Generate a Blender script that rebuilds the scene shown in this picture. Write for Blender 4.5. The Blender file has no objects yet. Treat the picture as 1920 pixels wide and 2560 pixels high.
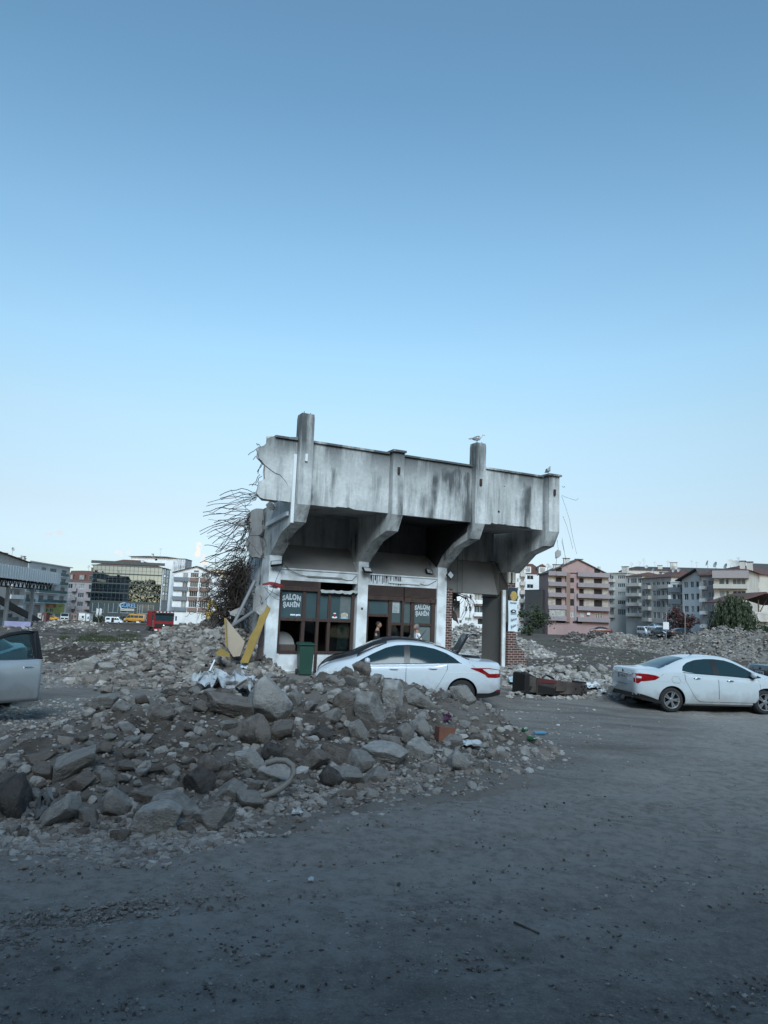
import bpy, bmesh, math, random
from mathutils import Vector as V, Matrix, noise
S = bpy.context.scene
COL = S.collection
rad = math.radians
# ---------------------------------------------------------------- camera
F_PX, HZN, ROLL, EYE = 1800.0, 1535.0, 0.038, 2.08
_p = math.atan((HZN - 1280) / F_PX)
FW = V((0, math.cos(_p), math.sin(_p)))
_r0, _u0 = V((1, 0, 0)), V((0, -math.sin(_p), math.cos(_p)))
RT = _r0 * math.cos(ROLL) + _u0 * math.sin(ROLL)
UP = _u0 * math.cos(ROLL) - _r0 * math.sin(ROLL)
EYEP = V((0, 0, EYE))
cd = bpy.data.cameras.new("camera")
cam = bpy.data.objects.new("camera", cd)
COL.objects.link(cam)
m3 = Matrix((RT, UP, -FW)).transposed()
cam.matrix_world = Matrix.Translation(EYEP) @ m3.to_4x4()
cd.sensor_fit = 'HORIZONTAL'; cd.sensor_width = 36
cd.lens = 36 * F_PX / 1920
cd.clip_start = 0.1; cd.clip_end = 6000
S.camera = cam
# ---------------------------------------------------------------- sky, sun, exposure
SUN_EL, SUN_AZ = rad(14), rad(175)       # the sun has sunk behind the photographer
W = bpy.data.worlds.new("World"); S.world = W
W.use_nodes = True
wn, wl = W.node_tree.nodes, W.node_tree.links
wn.clear()
wo = wn.new('ShaderNodeOutputWorld'); bg = wn.new('ShaderNodeBackground')
sky = wn.new('ShaderNodeTexSky'); sky.sky_type = 'NISHITA'; sky.sun_disc = False
sky.sun_elevation = SUN_EL; sky.sun_rotation = SUN_AZ
sky.air_density = 1.0; sky.dust_density = 0.6; sky.ozone_density = 2.2
tc = wn.new('ShaderNodeTexCoord'); sx = wn.new('ShaderNodeSeparateXYZ')
wl.new(tc.outputs['Generated'], sx.inputs[0])
ramp = wn.new('ShaderNodeValToRGB')
wl.new(sx.outputs['Z'], ramp.inputs[0])
cr = ramp.color_ramp
for e, (z, c) in zip([cr.elements[0], cr.elements[1]] + [cr.elements.new(.5) for _ in range(6)], ((0, (.57, .72, 1.0)), (1, (.75, .94, .86)), (.052, (.54, .57, .75)), (.13, (.75, .65, .64)), (.25, (1.03, .93, .79)), (.34, (1.09, 1.1, .96)), (.464, (1.03, 1.13, 1.02)), (.62, (.86, 1.03, .96)))):
    e.position = z; e.color = (*c, 1)
mul = wn.new('ShaderNodeMixRGB'); mul.blend_type = 'MULTIPLY'; mul.inputs[0].default_value = 1
wl.new(sky.outputs[0], mul.inputs[1]); wl.new(ramp.outputs[0], mul.inputs[2])
SKY_OUT = mul.outputs[0]
def cloud(px, py, sx_, sy_, col, sc, thr, amt, seed):
    global SKY_OUT
    d = ray_dir(px, py)
    # tangent coordinates of the viewing direction around the cloud's own direction in the sky
    e1 = V((d.y, -d.x, 0)).normalized(); e2 = e1.cross(d)
    def dot(v):
        n = wn.new('ShaderNodeVectorMath'); n.operation = 'DOT_PRODUCT'; wl.new(tc.outputs['Generated'], n.inputs[0]); n.inputs[1].default_value = v; return n.outputs['Value']
    def mth(op, a, b):
        n = wn.new('ShaderNodeMath'); n.operation = op
        for i, q in ((0, a), (1, b)):
            if isinstance(q, (int, float)): n.inputs[i].default_value = q
            else: wl.new(q, n.inputs[i])
        return n.outputs[0]
    x, y = mth('DIVIDE', dot(e1), sx_), mth('DIVIDE', dot(e2), sy_)
    r2 = mth('ADD', mth('MULTIPLY', x, x), mth('MULTIPLY', y, y))
    no = wn.new('ShaderNodeTexNoise'); no.inputs['Scale'].default_value = sc; no.inputs['Detail'].default_value = 5; no.inputs['Roughness'].default_value = .55
    mp = wn.new('ShaderNodeMapping'); mp.inputs['Location'].default_value = (seed, seed * .7, 0); wl.new(tc.outputs['Generated'], mp.inputs[0]); wl.new(mp.outputs[0], no.inputs['Vector'])
    v = mth('SUBTRACT', mth('ADD', mth('MULTIPLY', no.outputs[0], 2.6), -.3), r2)
    mr = wn.new('ShaderNodeMapRange'); mr.interpolation_type = 'SMOOTHSTEP'; mr.inputs[1].default_value = thr; mr.inputs[2].default_value = thr + .35; mr.inputs[4].default_value = amt; wl.new(v, mr.inputs[0])
    fr_ = mth('MULTIPLY', mr.outputs[0], mth('GREATER_THAN', dot(d), 0.0))
    mx = wn.new('ShaderNodeMixRGB'); wl.new(fr_, mx.inputs[0]); wl.new(SKY_OUT, mx.inputs[1]); mx.inputs[2].default_value = (*col, 1); SKY_OUT = mx.outputs[0]
def ray_dir(px, py): return (FW + RT * ((px - 960) / F_PX) + UP * ((1280 - py) / F_PX)).normalized()
cloud(496, 1376, .013, .019, (4.7, 4.2, 3.8), 110, .75, .9, 1.3)
cloud(509, 1400, .019, .017, (4.5, 4.0, 3.7), 95, .75, .8, 4.1)
cloud(302, 1381, .022, .010, (4.5, 3.9, 3.6), 90, .75, .6, 2.2)
cloud(150, 1336, .034, .007, (3.6, 3.3, 3.3), 90, .72, .45, 5.2)
wl.new(SKY_OUT, bg.inputs[0]); bg.inputs[1].default_value = 0.15
wl.new(bg.outputs[0], wo.inputs[0])
sl = bpy.data.lights.new("sun", 'SUN'); sl.energy = 2.5; sl.angle = rad(30); sl.color = (0.78, 0.92, 1.0)
so = bpy.data.objects.new("sun", sl); COL.objects.link(so)
so.rotation_euler = V((math.sin(SUN_AZ), math.cos(SUN_AZ), math.tan(rad(38)))).to_track_quat('Z', 'Y').to_euler()
S.view_settings.view_transform = 'Standard'; S.view_settings.look = 'None'
S.view_settings.exposure = 0.6; S.view_settings.gamma = 1
# ---------------------------------------------------------------- helpers
RND = random.Random(11)
def ss(a, b, x):
    t = min(1, max(0, (x - a) / (b - a))); return t * t * (3 - 2 * t)
def ray(px, py): return FW + RT * ((px - 960) / F_PX) + UP * ((1280 - py) / F_PX)
def at(px, py, Y):
    d = ray(px, py); return EYEP + d * (Y / d.y)
def hzn(px): return HZN + (px - 960) * ROLL
def bare(x, y):
    z = -0.22 * math.exp(-(((x - 8.8) / 5.0) ** 2 + ((y - 18.9) / 4.5) ** 2))
    z += 0.18 * math.exp(-(((x + 8.2) / 3.4) ** 2 + ((y - 13.2) / 3.6) ** 2))
    z -= 1.35 * ss(55, 95, y) * ss(-8, -24, x)
    z += ss(60, 220, y) * (-1.6 - 1.4 * ss(15, -60, x))
    return z
MOUNDS = []
def topz(x, y):
    z = bare(x, y)
    return z + max([0] + [m(x, y) for m in MOUNDS if m])
def hit(px, py, f=topz, y0=3.0, y1=140.0):
    d = ray(px, py)
    if f is bare:
        z = 0.0
        for _ in range(8): P = EYEP + d * min(900, (z - EYE) / min(-1e-3, d.z)); z = bare(P.x, P.y)
        return P
    t = y0 / d.y; st = 0.06; last = None
    while t * d.y < y1:
        P = EYEP + d * t
        if P.z <= f(P.x, P.y):
            lo, hi = t - st / d.y, t
            for _ in range(12):
                m = (lo + hi) / 2; Q = EYEP + d * m
                if Q.z <= f(Q.x, Q.y): hi = m
                else: lo = m
            return EYEP + d * hi
        st = 0.06 if P.y < 40 else 0.3
        t += st / d.y
    return EYEP + d * (y1 / d.y)
def link(name, me, parent=None, loc=None, rz=None):
    o = bpy.data.objects.new(name, me); COL.objects.link(o)
    if parent: o.parent = parent
    if loc is not None: o.location = loc
    if rz is not None: o.rotation_euler = (0, 0, rz)
    return o
def tag(o, label=None, cat=None, group=None, kind=None):
    if label: o['label'] = label
    if cat: o['category'] = cat
    if group: o['group'] = group
    if kind: o['kind'] = kind
    return o
def thing(name, label, cat, loc=(0, 0, 0), rz=0.0, group=None):
    return tag(link(name, None, None, loc, rz), label, cat, group)
def kids(o): return [c for c in bpy.data.objects if c.parent == o]
def copy_tree(o, parent=None):
    c = o.copy(); COL.objects.link(c)
    if parent: c.parent = parent
    for ch in list(o.children): copy_tree(ch, c)
    return c
class MB:
    def __init__(s): s.bm = bmesh.new(); s.mi = 0
    def face(s, pts):
        try:
            f = s.bm.faces.new([s.bm.verts.new(p) for p in pts]); f.material_index = s.mi; return f
        except ValueError: return None
    def box(s, x0, x1, y0, y1, z0, z1, M=None, taper=0):
        p = [V((x, y, z)) for z in (z0, z1) for y in (y0, y1) for x in (x0, x1)]
        if taper:
            cx, cy = (x0 + x1) / 2, (y0 + y1) / 2
            for q in p[4:]: q.x = cx + (q.x - cx) * taper; q.y = cy + (q.y - cy) * taper
        if M: p = [M @ q for q in p]
        v = [s.bm.verts.new(q) for q in p]
        for i in ((0, 2, 3, 1), (4, 5, 7, 6), (0, 1, 5, 4), (2, 6, 7, 3), (0, 4, 6, 2), (1, 3, 7, 5)):
            f = s.bm.faces.new([v[k] for k in i]); f.material_index = s.mi
        return s
    def prism(s, a, b):
        """closed solid between two matching 3-D outlines"""
        va = [s.bm.verts.new(p) for p in a]; vb = [s.bm.verts.new(p) for p in b]; n = len(a)
        fs = [s.bm.faces.new(va[::-1]), s.bm.faces.new(vb)]
        for i in range(n): fs.append(s.bm.faces.new((va[i], va[(i + 1) % n], vb[(i + 1) % n], vb[i])))
        for f in fs: f.material_index = s.mi
        return s
    def tube(s, pts, r, n=5, cap=True):
        pts = [V(p) for p in pts]; rings = []
        rr = r if isinstance(r, (list, tuple)) else [r] * len(pts)
        for i, p in enumerate(pts):
            t = (pts[min(i + 1, len(pts) - 1)] - pts[max(i - 1, 0)])
            if t.length < 1e-6: t = V((0, 0, 1))
            t.normalize()
            a = t.cross(V((0.31, 0.2, 0.93))); a = a.normalized() if a.length > .01 else V((1, 0, 0))
            b = t.cross(a)
            rings.append([s.bm.verts.new(p + (a * math.cos(k * math.tau / n) + b * math.sin(k * math.tau / n)) * rr[i]) for k in range(n)])
        for A, B in zip(rings, rings[1:]):
            for k in range(n):
                f = s.bm.faces.new((A[k], A[(k + 1) % n], B[(k + 1) % n], B[k])); f.material_index = s.mi
        if cap:
            s.bm.faces.new(rings[0][::-1]).material_index = s.mi; s.bm.faces.new(rings[-1]).material_index = s.mi
        return s
    def lathe(s, prof, M=None, n=24, closed=False):
        """prof: (r, h) turned about local z"""
        R_ = []
        for r, h in prof:
            ring = []
            for k in range(n):
                p = V((r * math.cos(k * math.tau / n), r * math.sin(k * math.tau / n), h))
                ring.append(s.bm.verts.new(M @ p if M else p))
            R_.append(ring)
        pr = list(zip(R_, R_[1:])) + ([(R_[-1], R_[0])] if closed else [])
        for A, B in pr:
            for k in range(n):
                f = s.bm.faces.new((A[k], A[(k + 1) % n], B[(k + 1) % n], B[k])); f.material_index = s.mi
        if not closed:
            for ring, fl in ((R_[0], 1), (R_[-1], 0)):
                f = s.bm.faces.new(ring[::-1] if fl else ring); f.material_index = s.mi
        return s
    def grid(s, rows):
        vr = [[s.bm.verts.new(p) for p in r] for r in rows]
        for A, B in zip(vr, vr[1:]):
            for k in range(len(A) - 1):
                f = s.bm.faces.new((A[k], A[k + 1], B[k + 1], B[k])); f.material_index = s.mi
        return s
    def ball(s, c, r, sub=2, sc=(1, 1, 1), M=None):
        mm = Matrix.Translation(V(c)) @ (M or Matrix.Identity(4)) @ Matrix.Diagonal((r * sc[0], r * sc[1], r * sc[2], 1))
        n0 = len(s.bm.faces)
        bmesh.ops.create_icosphere(s.bm, subdivisions=sub, radius=1, matrix=mm)
        s.bm.faces.ensure_lookup_table()
        for f in s.bm.faces[n0:]: f.material_index = s.mi
        return s
    def mesh(s, name, mats, smooth=None, merge=False, bevel=0):
        if merge: bmesh.ops.remove_doubles(s.bm, verts=s.bm.verts, dist=1e-4)
        if bevel:
            bmesh.ops.bevel(s.bm, geom=list(s.bm.edges), offset=bevel, segments=1, affect='EDGES', clamp_overlap=True)
        bmesh.ops.recalc_face_normals(s.bm, faces=s.bm.faces)
        me = bpy.data.meshes.new(name); s.bm.to_mesh(me); s.bm.free()
        for m in (mats if isinstance(mats, (list, tuple)) else [mats]): me.materials.append(m)
        if smooth is not None:
            for p in me.polygons: p.use_smooth = True
            me.set_sharp_from_angle(angle=rad(smooth))
        return me
    def build(s, name, mats, parent=None, loc=None, rz=None, **k):
        return link(name, s.mesh(name, mats, **k), parent, loc, rz)
def bx(name, mat, parent, *a, **k): return MB().box(*a).build(name, mat, parent, **k)
def fbm(p, o=4, h=.55):
    a, t, f = 1, 0, 1
    for _ in range(o):
        t += a * noise.noise(V(p) * f); a *= h; f *= 2.03
    return t
def interp(tab, x):
    """smooth monotone curve through (x, value) keys"""
    if x <= tab[0][0]: return tab[0][1]
    if x >= tab[-1][0]: return tab[-1][1]
    n = len(tab)
    for i in range(n - 1):
        if tab[i][0] <= x <= tab[i + 1][0]: break
    def sl(k): return (tab[k + 1][1] - tab[k][1]) / (tab[k + 1][0] - tab[k][0])
    def tan(k):
        if k == 0: return sl(0)
        if k == n - 1: return sl(n - 2)
        a, b = sl(k - 1), sl(k)
        return 0 if a * b <= 0 else 2 * a * b / (a + b)
    h = tab[i + 1][0] - tab[i][0]; t = (x - tab[i][0]) / h
    y0, y1, m0, m1 = tab[i][1], tab[i + 1][1], tan(i) * h, tan(i + 1) * h
    return (2*t**3 - 3*t**2 + 1)*y0 + (t**3 - 2*t**2 + t)*m0 + (-2*t**3 + 3*t**2)*y1 + (t**3 - t**2)*m1
def lerp1(tab, x):
    if x <= tab[0][0]: return tab[0][1]
    for (a, p), (b, q) in zip(tab, tab[1:]):
        if x <= b: return p + (q - p) * (x - a) / max(b - a, 1e-9)
    return tab[-1][1]
def text(name, s, size, mat, parent, M, extrude=.002, offset=0, bend=None, space=1.0, align='CENTER', fit=None):
    cu = bpy.data.curves.new(name, 'FONT'); cu.body = s; cu.size = size; cu.extrude = extrude; cu.offset = offset
    cu.align_x = align; cu.space_character = space; cu.resolution_u = 3
    o = bpy.data.objects.new(name, cu); COL.objects.link(o)
    dg = bpy.context.evaluated_depsgraph_get(); dg.update()
    me = bpy.data.meshes.new_from_object(o.evaluated_get(dg)); bpy.data.objects.remove(o); bpy.data.curves.remove(cu)
    k = fit / (max(v.co.x for v in me.vertices) - min(v.co.x for v in me.vertices)) if fit else 1
    for v in me.vertices:
        p = v.co.copy(); p.x *= k
        if bend: p.x, p.y = bend(p.x, p.y)
        v.co = M @ p
    me.materials.clear(); me.materials.append(mat)
    return link(name, me, parent)
# ---------------------------------------------------------------- materials
MATS = {}
def nodes(name):
    m = bpy.data.materials.new(name); m.use_nodes = True
    t = m.node_tree; b = t.nodes['Principled BSDF']
    return m, t, b
def mat(name, c, rough=.8, c2=None, sc=3.0, bump=.0, bsc=None, metal=0, spec=.5, dist=.02, contrast=(.35, .65), det=6, coat=0, stretch=None, c3=None, sc3=.6, coords='Object'):
    """two colours mixed by noise, an optional third in large blots, noise bump"""
    if name in MATS: return MATS[name]
    m, t, b = nodes(name); N, L = t.nodes, t.links
    b.inputs['Roughness'].default_value = rough; b.inputs['Metallic'].default_value = metal
    b.inputs['Specular IOR Level'].default_value = spec; b.inputs['Coat Weight'].default_value = coat
    b.inputs['Coat Roughness'].default_value = .06
    b.inputs['Base Color'].default_value = (*c, 1)
    if c2 or bump or c3:
        tcn = N.new('ShaderNodeTexCoord'); src = tcn.outputs[coords]
        if stretch:
            mp = N.new('ShaderNodeMapping'); mp.inputs['Scale'].default_value = stretch; L.new(src, mp.inputs[0]); src2 = mp.outputs[0]
        else: src2 = src
    out = None
    if c2:
        n = N.new('ShaderNodeTexNoise'); n.inputs['Scale'].default_value = sc; n.inputs['Detail'].default_value = det; n.inputs['Roughness'].default_value = .62
        L.new(src2, n.inputs['Vector'])
        r = N.new('ShaderNodeValToRGB'); r.color_ramp.elements[0].position, r.color_ramp.elements[1].position = contrast
        r.color_ramp.elements[0].color = (*c, 1); r.color_ramp.elements[1].color = (*c2, 1)
        L.new(n.outputs[0], r.inputs[0]); out = r.outputs[0]
    if c3:
        n = N.new('ShaderNodeTexNoise'); n.inputs['Scale'].default_value = sc3; n.inputs['Detail'].default_value = 5
        L.new(src2, n.inputs['Vector'])
        r = N.new('ShaderNodeMapRange'); r.inputs[1].default_value = .48; r.inputs[2].default_value = .62
        L.new(n.outputs[0], r.inputs[0])
        mx = N.new('ShaderNodeMixRGB'); mx.inputs[2].default_value = (*c3, 1); L.new(r.outputs[0], mx.inputs[0])
        if out: L.new(out, mx.inputs[1])
        else: mx.inputs[1].default_value = (*c, 1)
        out = mx.outputs[0]
    if out: L.new(out, b.inputs['Base Color'])
    if bump:
        n = N.new('ShaderNodeTexNoise'); n.inputs['Scale'].default_value = bsc or sc * 4; n.inputs['Detail'].default_value = 8
        n.inputs['Roughness'].default_value = .65
        L.new(src, n.inputs['Vector'])
        bp = N.new('ShaderNodeBump'); bp.inputs['Strength'].default_value = bump; bp.inputs['Distance'].default_value = dist
        L.new(n.outputs[0], bp.inputs['Height']); L.new(bp.outputs[0], b.inputs['Normal'])
    MATS[name] = m
    return m
def glass_dark(name, c=(.012, .02, .024), rough=.04, spec=.8):
    return mat(name, c, rough, spec=spec)
def clear_glass(name, tint=(.35, .42, .42)):
    m, t, b = nodes(name); N, L = t.nodes, t.links
    tr = N.new('ShaderNodeBsdfTransparent'); tr.inputs[0].default_value = (*tint, 1)
    gl = N.new('ShaderNodeBsdfGlossy'); gl.inputs['Roughness'].default_value = .03
    fr = N.new('ShaderNodeFresnel'); fr.inputs[0].default_value = 1.5
    mx = N.new('ShaderNodeMixShader'); L.new(fr.outputs[0], mx.inputs[0]); L.new(tr.outputs[0], mx.inputs[1]); L.new(gl.outputs[0], mx.inputs[2])
    L.new(mx.outputs[0], N['Material Output'].inputs[0]); N.remove(b)
    return m
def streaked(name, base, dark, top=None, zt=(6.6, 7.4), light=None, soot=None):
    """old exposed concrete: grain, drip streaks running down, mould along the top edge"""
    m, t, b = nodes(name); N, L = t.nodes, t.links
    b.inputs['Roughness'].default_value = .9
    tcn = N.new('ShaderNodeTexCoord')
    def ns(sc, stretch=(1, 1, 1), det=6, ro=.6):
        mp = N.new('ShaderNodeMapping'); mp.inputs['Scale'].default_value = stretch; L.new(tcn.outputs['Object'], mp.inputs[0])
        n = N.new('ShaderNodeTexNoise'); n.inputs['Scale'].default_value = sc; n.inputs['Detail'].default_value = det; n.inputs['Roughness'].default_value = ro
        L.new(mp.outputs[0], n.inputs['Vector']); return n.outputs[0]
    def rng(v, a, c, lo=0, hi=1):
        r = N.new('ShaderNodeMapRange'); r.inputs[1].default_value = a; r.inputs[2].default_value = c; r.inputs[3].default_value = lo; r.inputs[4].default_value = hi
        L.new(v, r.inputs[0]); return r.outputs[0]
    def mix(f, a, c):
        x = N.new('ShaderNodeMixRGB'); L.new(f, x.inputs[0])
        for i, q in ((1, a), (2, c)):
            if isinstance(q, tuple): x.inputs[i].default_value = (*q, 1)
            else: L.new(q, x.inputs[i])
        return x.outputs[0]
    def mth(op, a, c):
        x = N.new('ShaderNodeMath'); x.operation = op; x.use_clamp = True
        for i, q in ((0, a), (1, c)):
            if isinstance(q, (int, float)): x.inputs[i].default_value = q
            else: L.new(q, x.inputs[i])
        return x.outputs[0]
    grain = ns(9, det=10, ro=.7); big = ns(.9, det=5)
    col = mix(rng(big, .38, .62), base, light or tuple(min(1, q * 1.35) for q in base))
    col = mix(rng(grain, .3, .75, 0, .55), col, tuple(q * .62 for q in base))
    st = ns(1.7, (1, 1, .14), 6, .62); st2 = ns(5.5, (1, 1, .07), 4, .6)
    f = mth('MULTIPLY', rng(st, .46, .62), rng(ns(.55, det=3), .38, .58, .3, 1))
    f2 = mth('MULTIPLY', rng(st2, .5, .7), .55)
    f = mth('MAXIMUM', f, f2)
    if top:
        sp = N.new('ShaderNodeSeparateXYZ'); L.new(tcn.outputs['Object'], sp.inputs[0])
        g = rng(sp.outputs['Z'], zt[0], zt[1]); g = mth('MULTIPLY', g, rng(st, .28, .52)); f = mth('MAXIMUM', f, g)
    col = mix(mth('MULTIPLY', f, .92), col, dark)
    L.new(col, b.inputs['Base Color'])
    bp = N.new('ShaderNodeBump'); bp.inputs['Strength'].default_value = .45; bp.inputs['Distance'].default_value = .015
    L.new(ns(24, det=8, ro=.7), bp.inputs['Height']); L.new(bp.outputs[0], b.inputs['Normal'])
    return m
# ---------------------------------------------------------------- ground and heaps
def mat_dirt():
    m, t, b = nodes('packed_dirt'); N, L = t.nodes, t.links
    b.inputs['Roughness'].default_value = .95; b.inputs['Specular IOR Level'].default_value = .25
    g = N.new('ShaderNodeNewGeometry')
    def ns(sc, det=8, ro=.65, st=(1, 1, 1), dist=0):
        mp = N.new('ShaderNodeMapping'); mp.inputs['Scale'].default_value = st; L.new(g.outputs['Position'], mp.inputs[0])
        mp.inputs['Rotation'].default_value = (0, 0, .5)
        n = N.new('ShaderNodeTexNoise'); n.inputs['Scale'].default_value = sc; n.inputs['Detail'].default_value = det; n.inputs['Roughness'].default_value = ro
        n.inputs['Distortion'].default_value = dist
        L.new(mp.outputs[0], n.inputs['Vector']); return n.outputs[0]
    def rng(v, a, c, lo=0, hi=1):
        r = N.new('ShaderNodeMapRange'); r.inputs[1].default_value = a; r.inputs[2].default_value = c; r.inputs[3].default_value = lo; r.inputs[4].default_value = hi
        L.new(v, r.inputs[0]); return r.outputs[0]
    def mix(f, a, c):
        x = N.new('ShaderNodeMixRGB'); L.new(f, x.inputs[0])
        for i, q in ((1, a), (2, c)):
            if isinstance(q, tuple): x.inputs[i].default_value = (*q, 1)
            else: L.new(q, x.inputs[i])
        return x.outputs[0]
    col = mix(rng(ns(.3, 6), .36, .64), (.215, .2, .181), (.112, .1, .088))
    col = mix(rng(ns(1.5, 8, .7, (.28, 1, 1)), .42, .66, 0, .7), col, (.28, .27, .255))
    col = mix(rng(ns(.8, 9, .75, (.4, 1, 1), 1.2), .5, .62, 0, .75), col, (.105, .094, .084))
    col = mix(rng(ns(16, 8, .78), .44, .66, 0, .75), col, (.07, .064, .058))
    col = mix(rng(ns(70, 4, .7), .55, .7, 0, .6), col, (.4, .39, .375))
    vd = N.new('ShaderNodeVectorMath'); vd.operation = 'DISTANCE'; L.new(g.outputs['Position'], vd.inputs[0]); vd.inputs[1].default_value = (-5.5, 20.5, 0)
    nz = N.new('ShaderNodeMath'); nz.operation = 'MULTIPLY_ADD'; L.new(ns(.45, 5), nz.inputs[0]); nz.inputs[1].default_value = 3.0; L.new(vd.outputs['Value'], nz.inputs[2])
    band = N.new('ShaderNodeMath'); band.operation = 'MULTIPLY'; L.new(rng(nz.outputs[0], 14.0, 15.4), band.inputs[0]); L.new(rng(nz.outputs[0], 19.5, 17.6), band.inputs[1])
    tr = N.new('ShaderNodeMath'); tr.operation = 'MULTIPLY'; L.new(band.outputs[0], tr.inputs[0]); L.new(rng(ns(7, 6), .62, .4, .15, .75), tr.inputs[1])
    col = mix(tr.outputs[0], col, (.295, .278, .256))
    # bare brown soil out on the cleared lot, some thin grass
    sp = N.new('ShaderNodeSeparateXYZ'); L.new(g.outputs['Position'], sp.inputs[0])
    far = rng(sp.outputs['Y'], 27, 34)
    soil = mix(rng(ns(.5, 9, .7), .4, .62), (.05, .036, .028), (.105, .088, .075))
    soil = mix(rng(ns(3.0, 8, .75), .52, .7, 0, .7), soil, (.19, .18, .168))
    soil = mix(rng(ns(.09, 6, .6), .52, .6, 0, .8), soil, (.045, .06, .025))
    col = mix(far, col, soil)
    L.new(col, b.inputs['Base Color'])
    b1 = N.new('ShaderNodeBump'); b1.inputs['Strength'].default_value = .7; b1.inputs['Distance'].default_value = .022
    L.new(ns(9, 9, .72), b1.inputs['Height'])
    b2 = N.new('ShaderNodeBump'); b2.inputs['Strength'].default_value = .7; b2.inputs['Distance'].default_value = .012
    L.new(ns(48, 6, .7), b2.inputs['Height']); L.new(b1.outputs[0], b2.inputs['Normal'])
    L.new(b2.outputs[0], b.inputs['Normal'])
    return m
M_DIRT = mat_dirt()
M_EARTH = mat('heap_earth', (.075, .061, .051), .95, (.165, .144, .126), 3.2, 1, 22, dist=.04, spec=.15, c3=(.2, .187, .172), sc3=.9)
def toe(m, low, hi):
    """road dust lies over the thin toe of the heap"""
    t = m.node_tree; N, L = t.nodes, t.links; b = N['Principled BSDF']; src = b.inputs['Base Color'].links[0].from_socket
    g = N.new('ShaderNodeNewGeometry'); sp = N.new('ShaderNodeSeparateXYZ'); L.new(g.outputs['Position'], sp.inputs[0])
    n = N.new('ShaderNodeTexNoise'); n.inputs['Scale'].default_value = 4; n.inputs['Detail'].default_value = 6; L.new(g.outputs['Position'], n.inputs['Vector'])
    ad = N.new('ShaderNodeMath'); ad.operation = 'MULTIPLY_ADD'; L.new(n.outputs[0], ad.inputs[0]); ad.inputs[1].default_value = .34; L.new(sp.outputs['Z'], ad.inputs[2])
    r = N.new('ShaderNodeMapRange'); r.inputs[1].default_value = low + .17; r.inputs[2].default_value = hi + .17; L.new(ad.outputs[0], r.inputs[0])
    mx = N.new('ShaderNodeMixRGB'); L.new(r.outputs[0], mx.inputs[0]); mx.inputs[1].default_value = (.2, .187, .172, 1); L.new(src, mx.inputs[2]); L.new(mx.outputs[0], b.inputs['Base Color'])
toe(M_EARTH, .03, .26)
M_DEBRIS = mat('pale_debris', (.13, .12, .108), .95, (.25, .24, .222), 2.6, 1, 12, dist=.05, spec=.2, c3=(.085, .07, .058), sc3=.35)
M_SOIL = mat('dark_soil', (.035, .028, .024), .95, (.085, .07, .06), 2.0, 1, 9, dist=.06, spec=.2)
ys = [-90, -60, -40, -25, -14, -7, -3, 0, 1.5]; y = 2.2
while y < 2600: ys.append(y); y *= 1.022 if y < 60 else 1.08
ts = [-1 + 2 * k / 260 for k in range(261)]
ts = [abs(t) ** 1.5 * (1 if t > 0 else -1) for t in ts]
rows = []
for y in ys:
    w = max(26, abs(y) * 1.6 + 10); r = []
    for t in ts:
        x = t * w; z = bare(x, y)
        if 1.6 < y < 24:
            for q in (-1.5, -.75, .0, .75, 2.1, 2.85):          # shallow wheel ruts sweeping round the heap to the right
                u = math.hypot(x + 5.5, (y - 20.5) * .98) - (14.6 + q + .25 * noise.noise((x * .2, y * .2, q)))
                if abs(u) < .5: z -= .028 * math.exp(-(u / .13) ** 2) * (.5 + .5 * noise.noise((x * .5, y * .5, q))) - .012 * math.exp(-((abs(u) - .24) / .1) ** 2)
        if 1 < y < 60: z += .05 * fbm((x * .35, y * .35, 0), 3) + .022 * fbm((x * 1.7, y * 1.7, 3), 4)
        elif y >= 60: z += .1 * fbm((x * .06, y * .06, 7), 4)
        r.append(V((x, y, z)))
    rows.append(r)
g = MB().grid(rows).build('ground', M_DIRT, smooth=180); tag(g, kind='structure')
def ridge(pts, lump=.1, ay=1.0):
    P = []
    for px, py, Y, wf, wb in pts:
        q = at(px, py, Y); P.append((q.x, q.y, max(.04, q.z - bare(q.x, q.y)), wf, wb))
    def h(x, y):
        best = 0
        for a, b in zip(P, P[1:]):
            dx, dy = b[0] - a[0], (b[1] - a[1]) * ay; l2 = dx * dx + dy * dy
            t = min(1, max(0, ((x - a[0]) * dx + (y - a[1]) * ay * dy) / l2))
            cx, cy = a[0] + dx * t, a[1] + dy / ay * t
            d = math.hypot(x - cx, (y - cy) * ay)
            s = dx * (y - cy) - dy * (x - cx)          # >0: behind
            if abs(dx) < 1e-6 or dx < 0: s = -s
            w = (a[3] + (b[3] - a[3]) * t) if s < 0 else (a[4] + (b[4] - a[4]) * t)
            if d < w:
                k = d / w; z = (a[2] + (b[2] - a[2]) * t) * (1 - k) ** 1.05 * (1 + .18 * math.sin(math.pi * k))
                best = max(best, z)
        if best > 0:
            n = fbm((x * 1.1, y * 1.1 * ay ** .5, 2.2), 3); best *= 1 + .22 * n
            best += lump * min(1, best * 2.5) * fbm((x * 3.1, y * 3.1, 5), 4)
        return max(0, best)
    xs = [p[0] for p in P]; yy = [p[1] for p in P]; w = max(max(p[3], p[4]) for p in P)
    h.box = (min(xs) - w, max(xs) + w, min(yy) - w / ay, max(yy) + w / ay)
    def hh(x, y):
        bxx = h.box
        return h(x, y) if bxx[0] < x < bxx[1] and bxx[2] < y < bxx[3] else 0
    hh.box = h.box
    return hh
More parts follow.
